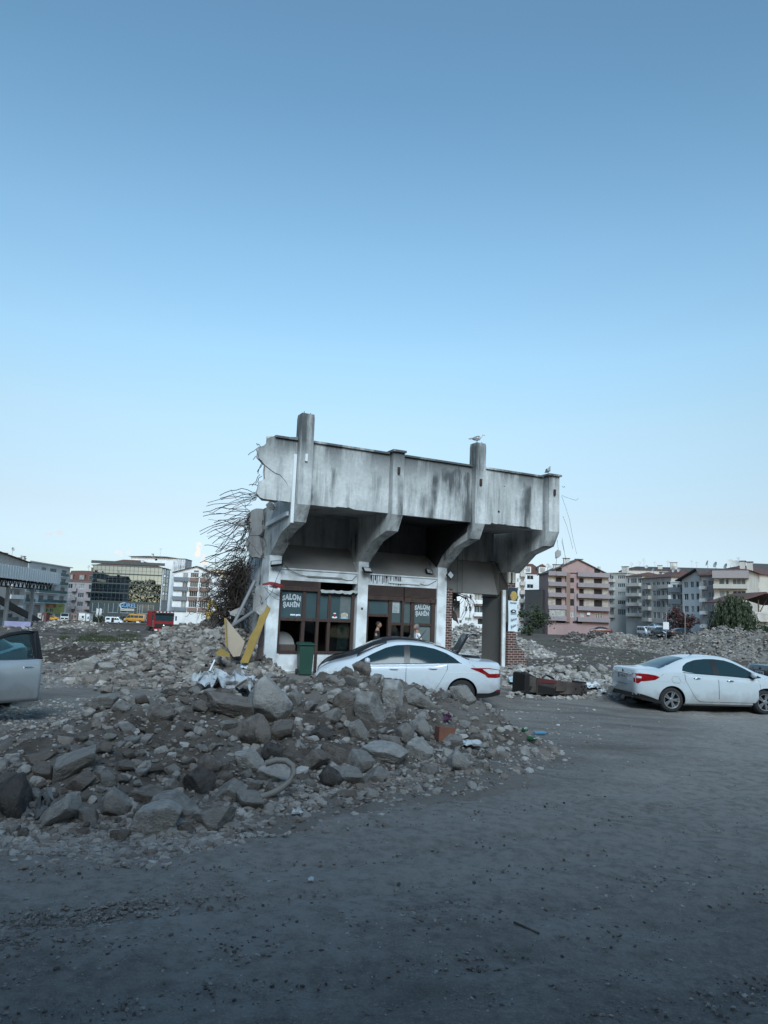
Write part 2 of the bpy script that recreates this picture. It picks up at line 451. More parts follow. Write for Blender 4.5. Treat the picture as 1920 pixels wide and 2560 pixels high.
def mound(name, h, m, step, rough=.03, kind='structure', label=None, cat=None, group=None):
    x0, x1, y0, y1 = h.box; nx, ny = int((x1 - x0) / step) + 1, int((y1 - y0) / step) + 1
    bm = bmesh.new(); vs = {}
    H = {}
    for i in range(nx + 1):
        for j in range(ny + 1):
            x, y = x0 + i * step, y0 + j * step; H[i, j] = h(x, y)
    for (i, j), z in H.items():
        near = any(H.get((i + a, j + b), 0) > 0 for a in (-1, 0, 1) for b in (-1, 0, 1))
        if not near: continue
        x, y = x0 + i * step, y0 + j * step
        zz = bare(x, y) + (z + rough * fbm((x * 7, y * 7, 1), 3) if z > 0 else -.06)
        vs[i, j] = bm.verts.new((x, y, zz))
    for (i, j) in list(vs):
        q = [vs.get(k) for k in ((i, j), (i + 1, j), (i + 1, j + 1), (i, j + 1))]
        if all(q): bm.faces.new(q)
    me = bpy.data.meshes.new(name); bm.to_mesh(me); bm.free(); me.materials.append(m)
    for p in me.polygons: p.use_smooth = True
    o = link(name, me)
    return tag(o, label, cat, group, kind)
# the heap in the foreground
fore = ridge([(-140, 1985, 7.3, 1.5, 1.2), (60, 1890, 8.4, 2.2, 1.3), (200, 1838, 9.0, 2.6, 1.4), (330, 1806, 9.5, 3.1, 1.5), (430, 1748, 10.6, 4.0, 1.6),
              (540, 1708, 11.3, 4.2, 1.7), (680, 1688, 12.0, 4.4, 1.7), (800, 1694, 12.3, 3.8, 1.6), (900, 1678, 12.6, 3.3, 1.6), (1000, 1704, 12.7, 2.7, 1.5),
              (1070, 1722, 12.6, 2.1, 1.3), (1140, 1742, 12.4, 1.7, 1.0), (1195, 1786, 12.1, 1.1, .8), (1240, 1836, 11.5, .55, .4)], .10)
# the slope of debris against the broken end of the ruin
side = ridge([(640, 1650, 23.2, 1.2, .6), (575, 1562, 26.0, 2.4, 1.0), (520, 1552, 27.5, 3.0, 1.0), (450, 1592, 28, 2.7, 1.0), (375, 1634, 26.5, 2.0, .9), (300, 1672, 24, 1.3, .7), (235, 1712, 20.5, .7, .4)], .14, .32)
h_low = ridge([(1275, 1672, 24.5, 1.8, 2), (1330, 1668, 24.5, 2.2, 2), (1410, 1680, 24, 2.0, 2), (1500, 1700, 23, 1.4, 2), (1560, 1722, 22, .8, 1)], .12)
MOUNDS += [fore, side, h_low]
mound('foreground_rubble_mound', fore, M_EARTH, .06, .035)
mound('side_rubble_mound', side, M_EARTH, .12, .05)
mound('low_rubble_mound', h_low, M_EARTH, .1, .04)

HEAPS = []
def heap(name, m, step, rough, pts, lump, ay):
    h = ridge(pts, lump, ay); HEAPS.append(h); mound(name, h, m, step, rough); return h
h_a = heap('far_rubble_mound', M_DEBRIS, .22, .16, [(1515, 1598, 66, 1.5, 2), (1548, 1584, 66, 3.6, 3), (1580, 1594, 66, 3.2, 2.5), (1625, 1606, 64, 2.2, 2)], .25, .5)
h_b = heap('far_rubble_mound', M_DEBRIS, .2, .16, [(1640, 1602, 58, 2.2, 2), (1695, 1596, 57, 3.2, 2.5), (1740, 1592, 55, 3.8, 3), (1795, 1574, 54, 4.4, 3), (1835, 1577, 53, 4.3, 3), (1862, 1577, 52, 4.0, 3), (1905, 1592, 50, 3.4, 3), (1990, 1606, 48, 3, 3)], .28, .5)
h_c = heap('dark_soil_mound', M_SOIL, .22, .22, [(1408, 1602, 74, 1.2, 1.5), (1440, 1583, 74, 2.6, 2), (1462, 1586, 74, 2.4, 2), (1492, 1582, 73, 2.6, 2), (1515, 1600, 73, 1.2, 1.2)], .3, .6)
h_d = heap('pale_rubble_mound', M_DEBRIS, .2, .16, [(1110, 1605, 46, 2.2, 1.5), (1150, 1572, 46, 3.2, 2), (1172, 1564, 46, 3.2, 2), (1205, 1590, 45, 2.6, 2), (1270, 1592, 44, 2.4, 2), (1310, 1604, 44, 1.8, 2)], .3, .5)
h_e = heap('brushwood_mound', mat('dark_brush_soil', (.04, .032, .028), .95, (.1, .085, .075), 2, 1, 8, dist=.08), .3, .2, [(-30, 1572, 54, 2, 2), (60, 1574, 54, 2.0, 2), (170, 1576, 54, 2.2, 2), (250, 1573, 55, 2.2, 2), (320, 1580, 55, 1.6, 1.5), (345, 1590, 54, .8, 1)], .35, .5)
h_f = heap('soil_bank', M_SOIL, .15, .1, [(90, 1625, 27, .8, 1), (150, 1620, 27, 1.0, 1), (225, 1622, 27, 1.0, 1), (300, 1640, 26, .8, 1)], .15, .5)
h_g = heap('pale_rubble_mound', M_DEBRIS, .4, .2, [(90, 1556, 130, 2, 2), (165, 1552, 130, 3, 2), (200, 1552, 130, 3, 2), (240, 1556, 130, 2, 2)], .3, .5)
MOUNDS += HEAPS
# ---------------------------------------------------------------- the ruin (local x along the front, -y towards us)
ANG = rad(27)
RA = hit(672, 1684, bare)
ruin = thing('ruined_stand_building', 'grey concrete remnant of a demolished grandstand with a tea house on its ground floor', 'ruin', RA, ANG)
RM = Matrix.Translation(RA) @ Matrix.Rotation(ANG, 4, 'Z'); RMI = RM.inverted()
def lw(P): return RMI @ V(P)
def onN(px, py, n):                      # pixel -> local point on the plane n metres in front of the shop front
    d = RMI.to_3x3() @ ray(px, py); o = RMI @ EYEP; t = (-n - o.y) / d.y; return o + d * t
def onU(px, py, u):
    d = RMI.to_3x3() @ ray(px, py); o = RMI @ EYEP; t = (u - o.x) / d.x; return o + d * t
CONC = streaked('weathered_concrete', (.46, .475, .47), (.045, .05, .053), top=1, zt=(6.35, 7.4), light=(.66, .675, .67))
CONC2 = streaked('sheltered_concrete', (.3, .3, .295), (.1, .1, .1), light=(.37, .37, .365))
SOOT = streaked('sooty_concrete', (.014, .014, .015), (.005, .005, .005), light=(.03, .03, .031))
WHITE = mat('worn_white_plaster', (.62, .65, .67), .85, (.76, .79, .81), 2.2, .25, 14, c3=(.5, .51, .51), sc3=1.7)
GREYP = mat('grey_brown_paint', (.19, .18, .172), .8, (.23, .22, .21), 1.2, .12, 9)
BROWNP = mat('taupe_paint', (.155, .14, .128), .75, (.175, .16, .147), 1.1, .08, 9)
BROKEN = mat('broken_concrete', (.24, .235, .225), .95, (.42, .41, .395), 6, 1, 18, dist=.03)
WOOD = mat('brown_joinery', (.036, .02, .017), .55, (.066, .037, .03), 3, .2, 20, stretch=(6, 6, 1))
SHUT = mat('brown_shutter', (.06, .039, .034), .6, (.085, .055, .048), 5)
BLACK = mat('black_plastic', (.012, .012, .013), .5)
RUST = mat('rusty_steel', (.022, .017, .015), .8, (.05, .032, .024), 9)
WIREM = mat('dark_wire', (.02, .02, .022), .6)
STEELW = mat('white_enamel', (.62, .66, .68), .5, (.7, .73, .75), 4)
PANE = clear_glass('thin_window_glass', (.42, .5, .5))
FILM = mat('tinted_film_glass', (.045, .075, .085), .1, (.06, .095, .105), 1.1, spec=.6)
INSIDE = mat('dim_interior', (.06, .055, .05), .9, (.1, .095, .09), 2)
def brickmat():
    m, t, b = nodes('red_brick'); N, L = t.nodes, t.links
    tcn = N.new('ShaderNodeTexCoord'); mp = N.new('ShaderNodeMapping'); mp.inputs['Rotation'].default_value = (rad(90), 0, 0)
    L.new(tcn.outputs['Object'], mp.inputs[0])
    br = N.new('ShaderNodeTexBrick'); L.new(mp.outputs[0], br.inputs[0])
    br.inputs['Color1'].default_value = (.1, .035, .027, 1); br.inputs['Color2'].default_value = (.055, .028, .026, 1); br.inputs['Mortar'].default_value = (.34, .27, .24, 1)
    br.inputs['Scale'].default_value = 1; br.inputs['Mortar Size'].default_value = .011; br.inputs['Brick Width'].default_value = .23; br.inputs['Row Height'].default_value = .095
    L.new(br.outputs[0], b.inputs['Base Color']); b.inputs['Roughness'].default_value = .85
    bp = N.new('ShaderNodeBump'); bp.inputs['Strength'].default_value = .6; bp.inputs['Distance'].default_value = .01; bp.invert = True
    L.new(br.outputs['Fac'], bp.inputs['Height']); L.new(bp.outputs[0], b.inputs['Normal'])
    return m
BRICK = brickmat()
def prof(name, m, pts, u0, u1, parent=ruin, **k):        # side profile (n, z) extruded along u
    return MB().prism([(u0, -n, z) for n, z in pts], [(u1, -n, z) for n, z in pts]).build(name, m, parent, **k)
PU = [(-.2, .22, 8.27, -2.5), (3.1, 3.5, 7.46, -.5), (6.4, 6.8, 8.27, -.5), (9.6, 10.02, 7.46, -1.65)]
for i, (u0, u1, zt, nb) in enumerate(PU):
    pw = .22 if i else 0
    # posts lean a touch outwards along the front, as measured
    q0, q1 = u0 + .01 * i + (.1 if i == 3 else 0), u1 + (.17 if i == 3 else .02) + .01 * i
    prof('pillar', WHITE if i < 3 else BROWNP, [(0, -.3), (0, 3.9), (nb, 3.9), (nb, -.3)], u0, u1)
    zr = 5.5 if i == 0 else 5.75
    br = prof('bracket', CONC, [(0, 3.9), (1.02, 4.58), (2.05, 4.84), (2.35, 5.36), (2.35, 5.7), (1.95, 5.75), (-2.4, zr), (-2.4, 3.9)], q0, q1)
    pm = MB(); a, b_ = 2.35, 1.93
    o = [(q0, -a), (q1, -a), (q1, -b_), (q0, -b_)]
    top = [V((x, y, zt + .05 * noise.noise((x * 3, y * 3, i)))) for x, y in o]
    if zt > 8:
        cx, cy = (q0 + q1) / 2, -(a + b_) / 2
        mid = [V((x, y, zt - .13)) for x, y in o]
        pm.prism([V((x, y, 5.7)) for x, y in o], mid)
        pm.prism([m + V((0, 0, .001)) for m in mid], [V((cx + (x - cx) * .93, cy + (y - cy) * .93, zt)) for x, y in o])
    else: pm.prism([V((x, y, 5.7)) for x, y in o], [V((x, y, zt)) for x, y in o])
    pst = pm.build('post', CONC, ruin)
    if zt > 8:
        for a_, b_ in ((q0 + .12, .09), (q1 - .1, .07)): MB().tube([(a_, -2.2, zt - .02), (a_ + .005, -2.2, zt + b_)], .012).build('rebar_stub', RUST, pst)
    # rusty fixing and stain hole in each post
    fx = MB().box((q0 + q1) / 2 - .05, (q0 + q1) / 2 + .03, -2.41, -2.345, 6.72 - .0 * i, 6.95); fx.build('bolt_plate', RUST if i else STEELW, pst)
# parapet
NP = 2.1
for i, (a, b_) in enumerate(((.24, 3.1), (3.53, 6.41), (6.83, 9.62))):
    n = 28; lo = []; up = []
    for k in range(n + 1):
        u = a + (b_ - a) * k / n; z = 5.41
        if i == 2 and .17 < k / n < .8: z += .05 + .045 * noise.noise((u * 7, 1, 0)) + .03 * noise.noise((u * 19, 4, 0))
        if i == 0 and .35 < k / n < .55: z += .035 + .03 * noise.noise((u * 11, 1, 0))
        lo.append((u, z)); up.append((u, 7.4))
    out = lo + up[::-1]
    MB().prism([(u, -NP, z) for u, z in out], [(u, -NP + .16, z) for u, z in out]).build('parapet_panel', CONC, ruin)
brk = [(734, 1091), (681, 1091), (671, 1095), (668, 1107), (660, 1114), (655, 1116), (648, 1116), (646, 1128), (647, 1145), (655, 1152), (659, 1158), (663, 1163), (662, 1180), (663, 1197), (655, 1201), (647, 1204), (645, 1220), (642, 1233), (650, 1243), (659, 1247), (690, 1251), (737, 1256)]
out = [onN(x, y, NP) for x, y in brk]; out[0].x = out[-1].x = -.19
def broken_slab(name, front, th, m, parent, face_m, off=V((0, 1, 0)), jag=.03, seed=0):
    """slab with a jagged edge: outline refined and roughened through its thickness"""
    pts = []
    for i, p in enumerate(front):
        q = front[(i + 1) % len(front)]; k = max(1, int((q - p).length / .12))
        for j in range(k): pts.append(p.lerp(q, j / k))
    c = sum(pts, V()) / len(pts); mb = MB(); rows = []
    for s in (0, .33, .66, 1):
        r = []
        for p in pts:
            d = (p - c).normalized(); j = jag * (0 if s == 0 else 1)
            r.append(p + off * th * s + d * (noise.noise(p * 6 + V((seed, 0, s * 5))) * j * 2.2 - (.04 if s == 1 else 0)))
        rows.append(r + [r[0]])
    mb.mi = 1; mb.grid(rows); mb.mi = 0
    f = mb.bm.faces.new([mb.bm.verts.new(p) for p in rows[0][:-1]]); f.material_index = 0
    mb.bm.faces.new([mb.bm.verts.new(p) for p in rows[3][:-1]]).material_index = 1
    return mb.build(name, [face_m, m], parent, merge=True)
broken_slab('broken_parapet_end', out, .17, BROKEN, ruin, CONC, jag=.06)
# the crack in the broken end
ck = [onN(x, y, NP + .004) for x, y in ((663, 1164), (670, 1170), (678, 1176), (688, 1183), (699, 1187), (707, 1195), (714, 1203), (720, 1214))]
mb = MB()
for i, (p, q) in enumerate(zip(ck, ck[1:])):
    w = .016 - .0012 * i; j = .02 * noise.noise((i * 3.1, 0, 0))
    mb.prism([p + V((0, 0, w)), q + V((0, 0, w * .9 + j)), q - V((0, 0, w * .9 - j)), p - V((0, 0, w))], [x + V((0, .01, 0)) for x in (p + V((0, 0, w)), q + V((0, 0, w * .9 + j)), q - V((0, 0, w * .9 - j)), p - V((0, 0, w)))])
mb.build('crack', WIREM, ruin)
# coping
mb = MB()
for a, b_ in ((-.95, -.21), (.245, 3.06), (3.56, 6.4), (6.85, 9.6)): mb.box(a, b_, -NP - .07, -NP + .24, 7.405, 7.47)
for a, b_ in ((3.06, 3.56), (9.68, 10.28)): mb.box(a, b_, -2.43, -NP + .24, 7.465, 7.535)
mb.build('coping', CONC, ruin)
# drain pipe and the strip below it
mb = MB(); mb.box(-.32, -.22, -NP - .07, -NP - .003, 4.78, 6.95); mb.build('downpipe', STEELW, ruin)
p, q = onU(722, 1283, -.23), onU(669, 1312, -.23); d = V((0, 0, .07))
MB().prism([p - d, p + d, q + d, q - d], [v + V((-.07, 0, 0)) for v in (p - d, p + d, q + d, q - d)]).build('gutter', STEELW, ruin)
# round hole and patches in the parapet
for (px, py, r) in ((1247, 1279, .045), (1262, 1216, .02), (1203, 1202, .03)):
    p = onN(px, py, NP + (.006 if px != 1203 else .26)); MB().lathe([(r, 0), (r * .6, .006)], Matrix.Translation(p) @ Matrix.Rotation(rad(90), 4, 'X'), 10).build('drill_hole', BLACK, ruin)
# soffit, rear wall, sloping panels, lintel
for i, (a, b_) in enumerate(((.22, 3.1), (3.5, 6.4), (6.8, 9.62))):
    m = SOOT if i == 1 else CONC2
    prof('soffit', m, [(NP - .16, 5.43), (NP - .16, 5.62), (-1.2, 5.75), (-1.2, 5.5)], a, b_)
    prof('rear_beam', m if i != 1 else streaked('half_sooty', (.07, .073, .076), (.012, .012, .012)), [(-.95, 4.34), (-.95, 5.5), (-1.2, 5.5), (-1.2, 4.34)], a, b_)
    if i < 2: prof('sloping_panel', GREYP, [(-.12, 3.5), (-.93, 4.38), (-1.0, 4.3), (-.2, 3.44)], a, b_)
    else:
        prof('sloping_panel', GREYP, [(-.6, 3.02), (-.66, 3.2), (-1.05, 4.36), (-1.14, 4.33), (-.7, 3.0)], a, b_)
    if i < 2:
        lt = prof('lintel', WHITE, [(-.08, 3.1), (-.08, 3.46), (-.04, 3.46), (-.04, 3.505), (-.3, 3.505), (-.3, 3.1)], a, b_)
        u0 = (1.2, 4.35)[i]
        tl = MB(); tl.box(u0, u0 + 1.3, .035, .075, 3.24 if i == 0 else 3.2, 3.29 if i == 0 else 3.28); tb = tl.build('tube_light', STEELW if i else mat('grey_enamel', (.2, .2, .19), .5), lt)
        c = [(u0 + 1.3, .05, 3.25), (u0 + 1.5, .06, 3.2), (u0 + 1.7, .06, 3.22), ((3.07, 6.38)[i], .06, 3.4)]
        MB().tube(c, .008, 4).build('cable', WIREM, lt)
        c = [(u0, .04, 3.26), (u0 - .3, .02, 3.3), (u0 - .7, .0, 3.45), (.25 if i == 0 else u0 - .9, -.01, 3.66)]
        if i == 0: MB().tube(c, .01, 4).build('cable', WIREM, lt)
        if i == 1:       # soot runs over the white lintel
            sm = MB(); rr = random.Random(3)
            for k in range(34):
                u = a + .12 + rr.random() ** 1.3 * 1.25; w = rr.uniform(.008, .035); z1 = 3.455; z0 = z1 - rr.uniform(.08, .34)
                sm.prism([(u, .0785, z0), (u + w, .0785, z0 + .02), (u + w, .0785, z1), (u, .0785, z1)], [(u, .0815, z0), (u + w, .0815, z0 + .02), (u + w, .0815, z1), (u, .0815, z1)])
            sm.build('soot_run', SOOT, lt)
# fire soot on the flanks of the middle brackets
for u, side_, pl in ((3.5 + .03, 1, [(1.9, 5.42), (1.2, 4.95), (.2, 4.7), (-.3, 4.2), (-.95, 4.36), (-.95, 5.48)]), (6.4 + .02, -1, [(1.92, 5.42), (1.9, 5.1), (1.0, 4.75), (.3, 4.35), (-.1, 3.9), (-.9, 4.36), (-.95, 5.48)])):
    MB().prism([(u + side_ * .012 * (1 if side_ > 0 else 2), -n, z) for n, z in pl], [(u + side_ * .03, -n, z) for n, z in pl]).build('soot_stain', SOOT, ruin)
# dead interior of the shop
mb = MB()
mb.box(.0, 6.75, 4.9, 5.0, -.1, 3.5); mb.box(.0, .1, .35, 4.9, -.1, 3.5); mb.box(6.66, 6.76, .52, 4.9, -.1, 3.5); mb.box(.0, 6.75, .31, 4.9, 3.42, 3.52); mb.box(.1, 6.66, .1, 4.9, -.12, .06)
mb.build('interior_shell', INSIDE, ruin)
prof('end_wall', WHITE, [(-.5, -.3), (-.5, 3.9), (-.62, 3.9), (-.62, -.3)], -.19, -.1)
# low walls under the windows
YF = .1
for a_, b_ in ((.22, 1.6), (1.7, 3.1), (4.56, 6.4)): MB().box(a_, b_, YF, YF + .2, -.3, .66).build('sill_wall', WHITE, ruin)
# joinery
def fr(name, *bars, m=WOOD, par=ruin):
    mb = MB()
    for b in bars: mb.box(*b)
    return mb.build(name, m, par)
y0, y1 = YF - .02, YF + .1
fr('window_frame', (.23, .32, y0, y1, .66, 2.8), (1.08, 1.2, y0, y1, .74, 2.8), (1.6, 1.7, y0 - .03, y1, -.1, 3.1), (2.03, 2.14, y0, y1, .74, 2.78), (2.92, 3.03, y0, y1, .66, 2.86),
   (.32, 1.6, y0 - .01, y1, 1.74, 1.84), (1.7, 2.92, y0 - .01, y1, 1.74, 1.84), (.32, 1.6, y0 - .03, y1, .66, .74), (1.7, 2.92, y0 - .03, y1, .66, .74), (1.7, 2.92, y0 - .01, y1, 2.68, 2.8))
fr('door_frame', (3.52, 3.6, y0, y1, 0, 2.62), (4.4, 4.54, y0, y1, 0, 2.62), (3.6, 4.4, y0, y1, 1.98, 2.08), (4.93, 5.03, y0 - .02, y1, .66, 2.62), (5.33, 5.48, y0, y1, .74, 2.62), (6.2, 6.37, y0, y1, .66, 2.6),
   (4.54, 6.2, y0 - .01, y1, 1.7, 1.79), (4.54, 6.2, y0 - .02, y1, .66, .74))
def shutter(a, b_, z0, z1, slats):
    mb = MB(); d = (z1 - z0 - .16) / slats
    for k in range(slats):
        z = z0 + .16 + k * d
        mb.prism([(a, YF - .02, z), (a, YF - .055, z + d * .2), (a, YF - .055, z + d * .72), (a, YF - .02, z + d * .97), (a, YF + .05, z + d * .97), (a, YF + .05, z)],
                 [(b_, YF - .02, z), (b_, YF - .055, z + d * .2), (b_, YF - .055, z + d * .72), (b_, YF - .02, z + d * .97), (b_, YF + .05, z + d * .97), (b_, YF + .05, z)])
    s = mb.build('roller_shutter', SHUT, ruin)
    mb = MB().box(a, b_, YF - .07, YF + .05, z0, z0 + .155)
    mb.build('bottom_rail', WOOD, s)
    for u in (.22, .8): MB().box(a + (b_ - a) * u, a + (b_ - a) * u + .05, YF - .075, YF - .068, z0 + .06, z0 + .1).build('latch', BLACK, s)
shutter(.24, 1.6, 2.76, 3.1, 6); shutter(3.52, 4.98, 2.58, 3.1, 9); shutter(5.03, 6.38, 2.55, 3.1, 9)
# torn sheet under the open shutter box
sh = MB().grid([[V((1.7 + 1.4 * i / 14, YF - .05 - .05 * j + .04 * noise.noise((i * .5, j, 0)), 2.83 + .05 * noise.noise((i * .7, j * 2, 3)) - .05 * j + .035 * (i > 11))) for i in range(15)] for j in range(3)])
sh.build('torn_sheet', mat('dusty_sheet', (.25, .26, .26), .8, (.4, .41, .41), 6), ruin, smooth=60)
# panes
def pane(a, b_, z0, z1, m, y=YF + .03): return MB().box(a, b_, y, y + .012, z0, z1).build('window_pane', m, ruin)
p1 = pane(.32, 1.08, 1.84, 2.76, FILM); pane(1.2, 1.6, 1.84, 2.76, FILM); pane(1.7, 2.03, 1.84, 2.68, FILM); p2 = pane(2.14, 2.92, 1.84, 2.68, FILM)
pane(1.2, 1.6, .74, 1.74, PANE); pane(2.14, 2.92, .74, 1.74, PANE)
pane(3.6, 4.4, 2.08, 2.6, FILM); p4 = pane(4.54, 4.93, 1.79, 2.6, FILM); pane(5.03, 5.33, 1.79, 2.6, FILM); p3 = pane(5.48, 6.2, 1.79, 2.55, FILM)
pane(4.54, 4.93, .74, 1.7, PANE); pane(5.03, 5.48, .74, 1.7, PANE); pane(5.48, 6.2, .74, 1.7, mat('pale_film', (.12, .15, .15), .3, (.15, .18, .18), 2))
# lettering, as on the glass
LETW, LETB = mat('white_lettering', (.75, .8, .85), .6), mat('navy_lettering', (.012, .016, .035), .5)
def sign(pn, cx, z, w):
    M = Matrix.Translation(V((cx, YF + .028, z))) @ Matrix.Rotation(rad(90), 4, 'X')
    s = w / .66
    def arc(x, y): return x, y * (1 + .18 * (1 - (x / (.33 * s)) ** 2)) - .42 * x * x / s
    for j, (mt, off, dz) in enumerate(((LETW, .009 * s, 0), (LETB, -.0045 * s, -.004))):
        Mz = M @ Matrix.Translation(V((0, 0, -dz)))
        text('salon_lettering', 'SALON', .225 * s, mt, pn, Mz @ Matrix.Translation(V((0, .19 * s, 0))), .001, off, arc, 1.16, fit=w * (1.03 if j == 0 else 1.0))
        text('sahin_lettering', 'ŞAHİN', .21 * s, mt, pn, Mz @ Matrix.Translation(V((0, -.06 * s, 0))), .001, off, None, 1.16, fit=w * (.93 if j == 0 else .9))
sign(p1, .70, 2.27, .64); sign(p3, 5.84, 2.14, .62)
text('small_lettering', 'emre paşa', .085, LETW, p1, Matrix.Translation(V((.86, YF + .028, 1.92))) @ Matrix.Rotation(rad(90), 4, 'X'), .001, .006)
# tea glass and plate decals
MX = Matrix.Rotation(rad(90), 4, 'X')
def disc(name, m, par, u, z, rx, rz_, y=YF + .027):
    MB().prism([(u + rx * math.cos(k * math.tau / 24), y, z + rz_ * math.sin(k * math.tau / 24)) for k in range(24)], [(u + rx * math.cos(k * math.tau / 24), y - .002, z + rz_ * math.sin(k * math.tau / 24)) for k in range(24)]).build(name, m, par)
def flat(name, m, par, pts, y=YF + .024): MB().prism([(a, y, b) for a, b in pts], [(a, y - .002, b) for a, b in pts]).build(name, m, par)
disc('saucer_decal', LETW, p2, 2.31, 1.905, .1, .035)
flat('tea_decal', mat('tea_red', (.25, .03, .015), .5), p2, [(2.27, 1.91), (2.35, 1.91), (2.335, 1.96), (2.355, 2.02), (2.265, 2.02), (2.285, 1.96)])
flat('glass_rim_decal', LETW, p2, [(2.265, 2.0225), (2.355, 2.0225), (2.355, 2.055), (2.265, 2.055)])
disc('plate_decal', LETW, p2, 2.68, 1.99, .135, .085); disc('food_decal', mat('toast_beige', (.5, .4, .24), .6), p2, 2.68, 1.99, .095, .06, YF + .0245)
flat('caption_decal', mat('pale_blue_paint', (.35, .55, .65), .6), p2, [(2.55, 1.865), (2.81, 1.865), (2.81, 1.915), (2.55, 1.915)])
flat('price_notice', mat('grey_paper', (.3, .34, .34), .8, (.42, .46, .46), 14), p4, [(4.58, 2.14), (4.87, 2.14), (4.87, 2.57), (4.58, 2.57)], YF + .027)
for k in range(5): MB().box(4.61, 4.84 - .04 * (k % 2), YF + .0235, YF + .0245, 2.18 + k * .05, 2.19 + k * .05).build('notice_line', LETB, p4)
# curtains inside
for (a, b_, z0, z1) in ((2.5, 2.9, .76, 1.74),):
    rows = [[V((a + (b_ - a) * i / 40 + (.05 * noise.noise((z * 3, 0, 0)) if i < 6 else 0), YF + .16 + .022 * math.sin(i * 1.25), z)) for i in range(41)] for z in [z0 + (z1 - z0) * k / 8 for k in range(9)]]
    MB().grid(rows).build('curtain', mat('dusty_curtain', (.3, .31, .3), .9, (.42, .43, .42), 8), ruin, smooth=180)
rows = [[V((2.5 + .4 * i / 40, YF + .025 - .004 * math.sin(i * 1.25), z)) for i in range(41)] for z in (1.86, 2.64)]
MB().grid(rows).build('curtain', mat('film_curtain', (.1, .125, .125), .4, (.13, .15, .15), 9), ruin, smooth=180)
# floodlights
def flood(u, n, z, yaw, pitch, roll, w=.34, h=.24):
    M = Matrix.Translation(V((u, -n, z))) @ Matrix.Rotation(yaw, 4, 'Z') @ Matrix.Rotation(pitch, 4, 'X') @ Matrix.Rotation(roll, 4, 'Y')
    f = MB().box(-w / 2, w / 2, -.035, .035, -h / 2, h / 2, M, 0).build('floodlight', BLACK, ruin, bevel=0)
    MB().box(-w / 2 + .03, w / 2 - .03, -.041, -.036, -h / 2 + .03, h / 2 - .03, M).build('lens', mat('lamp_lens', (.4, .42, .43), .3, (.5, .52, .53), 20), f)
    MB().tube([M @ V((0, .03, 0)), V((u, -n + .12, z + .02)), V((u, .0, z + .03))], .014, 5).build('arm', BLACK, f)
flood(-.02, .2, 3.62, rad(-35), rad(-48), rad(-12), .4, .24); flood(3.34, .2, 3.6, rad(14), rad(-38), rad(0), .36, .22)
flood(6.8, .22, 3.62, rad(6), rad(-14), rad(45), .26, .26); flood(6.15, -.25, 3.72, rad(20), rad(-30), rad(10), .3, .2)
MB().box(3.26, 3.33, -.005, .01, 2.2, 2.28).build('alarm_box', BLACK, ruin)
# brick facing, poster and stub wall on the right
fr('brick_facing', (6.815, 7.08, .02, .14, -.2, 3.12), m=BRICK)
mb = MB(); mb.box(9.6, 10.0, -.11, -.004, -.2, 1.55); mb.box(10.02, 10.3, -.06, .14, -.2, .98); mb.box(10.3, 10.46, -.06, .14, -.2, .82); mb.box(10.46, 10.56, -.06, .14, -.2, .6)
mb.box(9.66, 9.72, -.11, -.004, 1.55, 1.66); mb.box(9.78, 9.92, -.11, -.004, 1.55, 1.72); mb.build('brick_facing', BRICK, ruin); MB().box(9.62, 9.98, -.03, -.004, 3.26, 3.5).build('brick_band', BRICK, ruin)
MB().box(9.66, 9.98, -.02, -.004, 3.5, 3.92).build('bare_plaster', mat('cream_plaster', (.45, .42, .36), .9, (.55, .52, .46), 3), ruin)
MB().tube([(9.8, -.05, 3.9), (9.81, -.04, 3.6), (9.78, -.05, 3.45)], .03, 5).build('rusty_pipe', RUST, ruin)
POSTW = mat('poster_white', (.58, .66, .7), .5, (.66, .73, .77), 3)
r0 = [[V((9.58 + .45 * i / 8, -.14 - .015 * math.sin(z * 4 + i), z + (.06 * noise.noise((i, 1, 0)) if z < 1.7 else 0))) for i in range(9)] for z in [1.6 + 1.2 * k / 8 for k in range(9)]]
po = MB().grid(r0).build('poster', POSTW, ruin, smooth=180)
MB().box(9.6, 10.01, -.152, -.14, 2.8, 3.3).build('drink_picture', mat('poster_navy', (.015, .03, .05), .5, (.03, .05, .08), 4), po)
disc('drink_picture', mat('golden_drink', (.5, .4, .12), .5, (.35, .18, .05), 9), po, 9.82, 2.98, .165, .19, -.155)
def wtext(s, size, u, z, m, tilt=0, sh=0): text('poster_lettering', s, size, m, po, Matrix.Translation(V((u, -.164, z))) @ MX @ Matrix.Rotation(tilt, 4, 'Z'), .001, .002, lambda x, y: (x + sh * y, y))
wtext('Nescafe', .1, 9.8, 2.68, mat('poster_grey', (.12, .14, .16), .6), 0)
disc('logo_oval', mat('poster_black', (.02, .02, .025), .6), po, 9.81, 2.38, .13, .07, -.162); disc('logo_oval', POSTW, po, 9.82, 2.38, .06, .028, -.165)
disc('logo_oval', mat('poster_shadow', (.25, .3, .34), .6), po, 9.83, 2.3, .14, .045, -.1605)
wtext('Salon', .14, 9.83, 2.02, MATS['poster_grey'], rad(14), .3); wtext('Şahin', .13, 9.83, 1.77, MATS['poster_grey'], rad(20), .3)
fr('white_strip', (9.42, 9.56, -.0, .08, -.2, 3.2), m=WHITE); fr('rusty_rail', (9.36, 9.41, .06, .12, -.2, 3.15), m=RUST)
fr('pipe_stub', (9.585, 9.62, -.05, .0, 1.6, 1.95), m=BLACK)
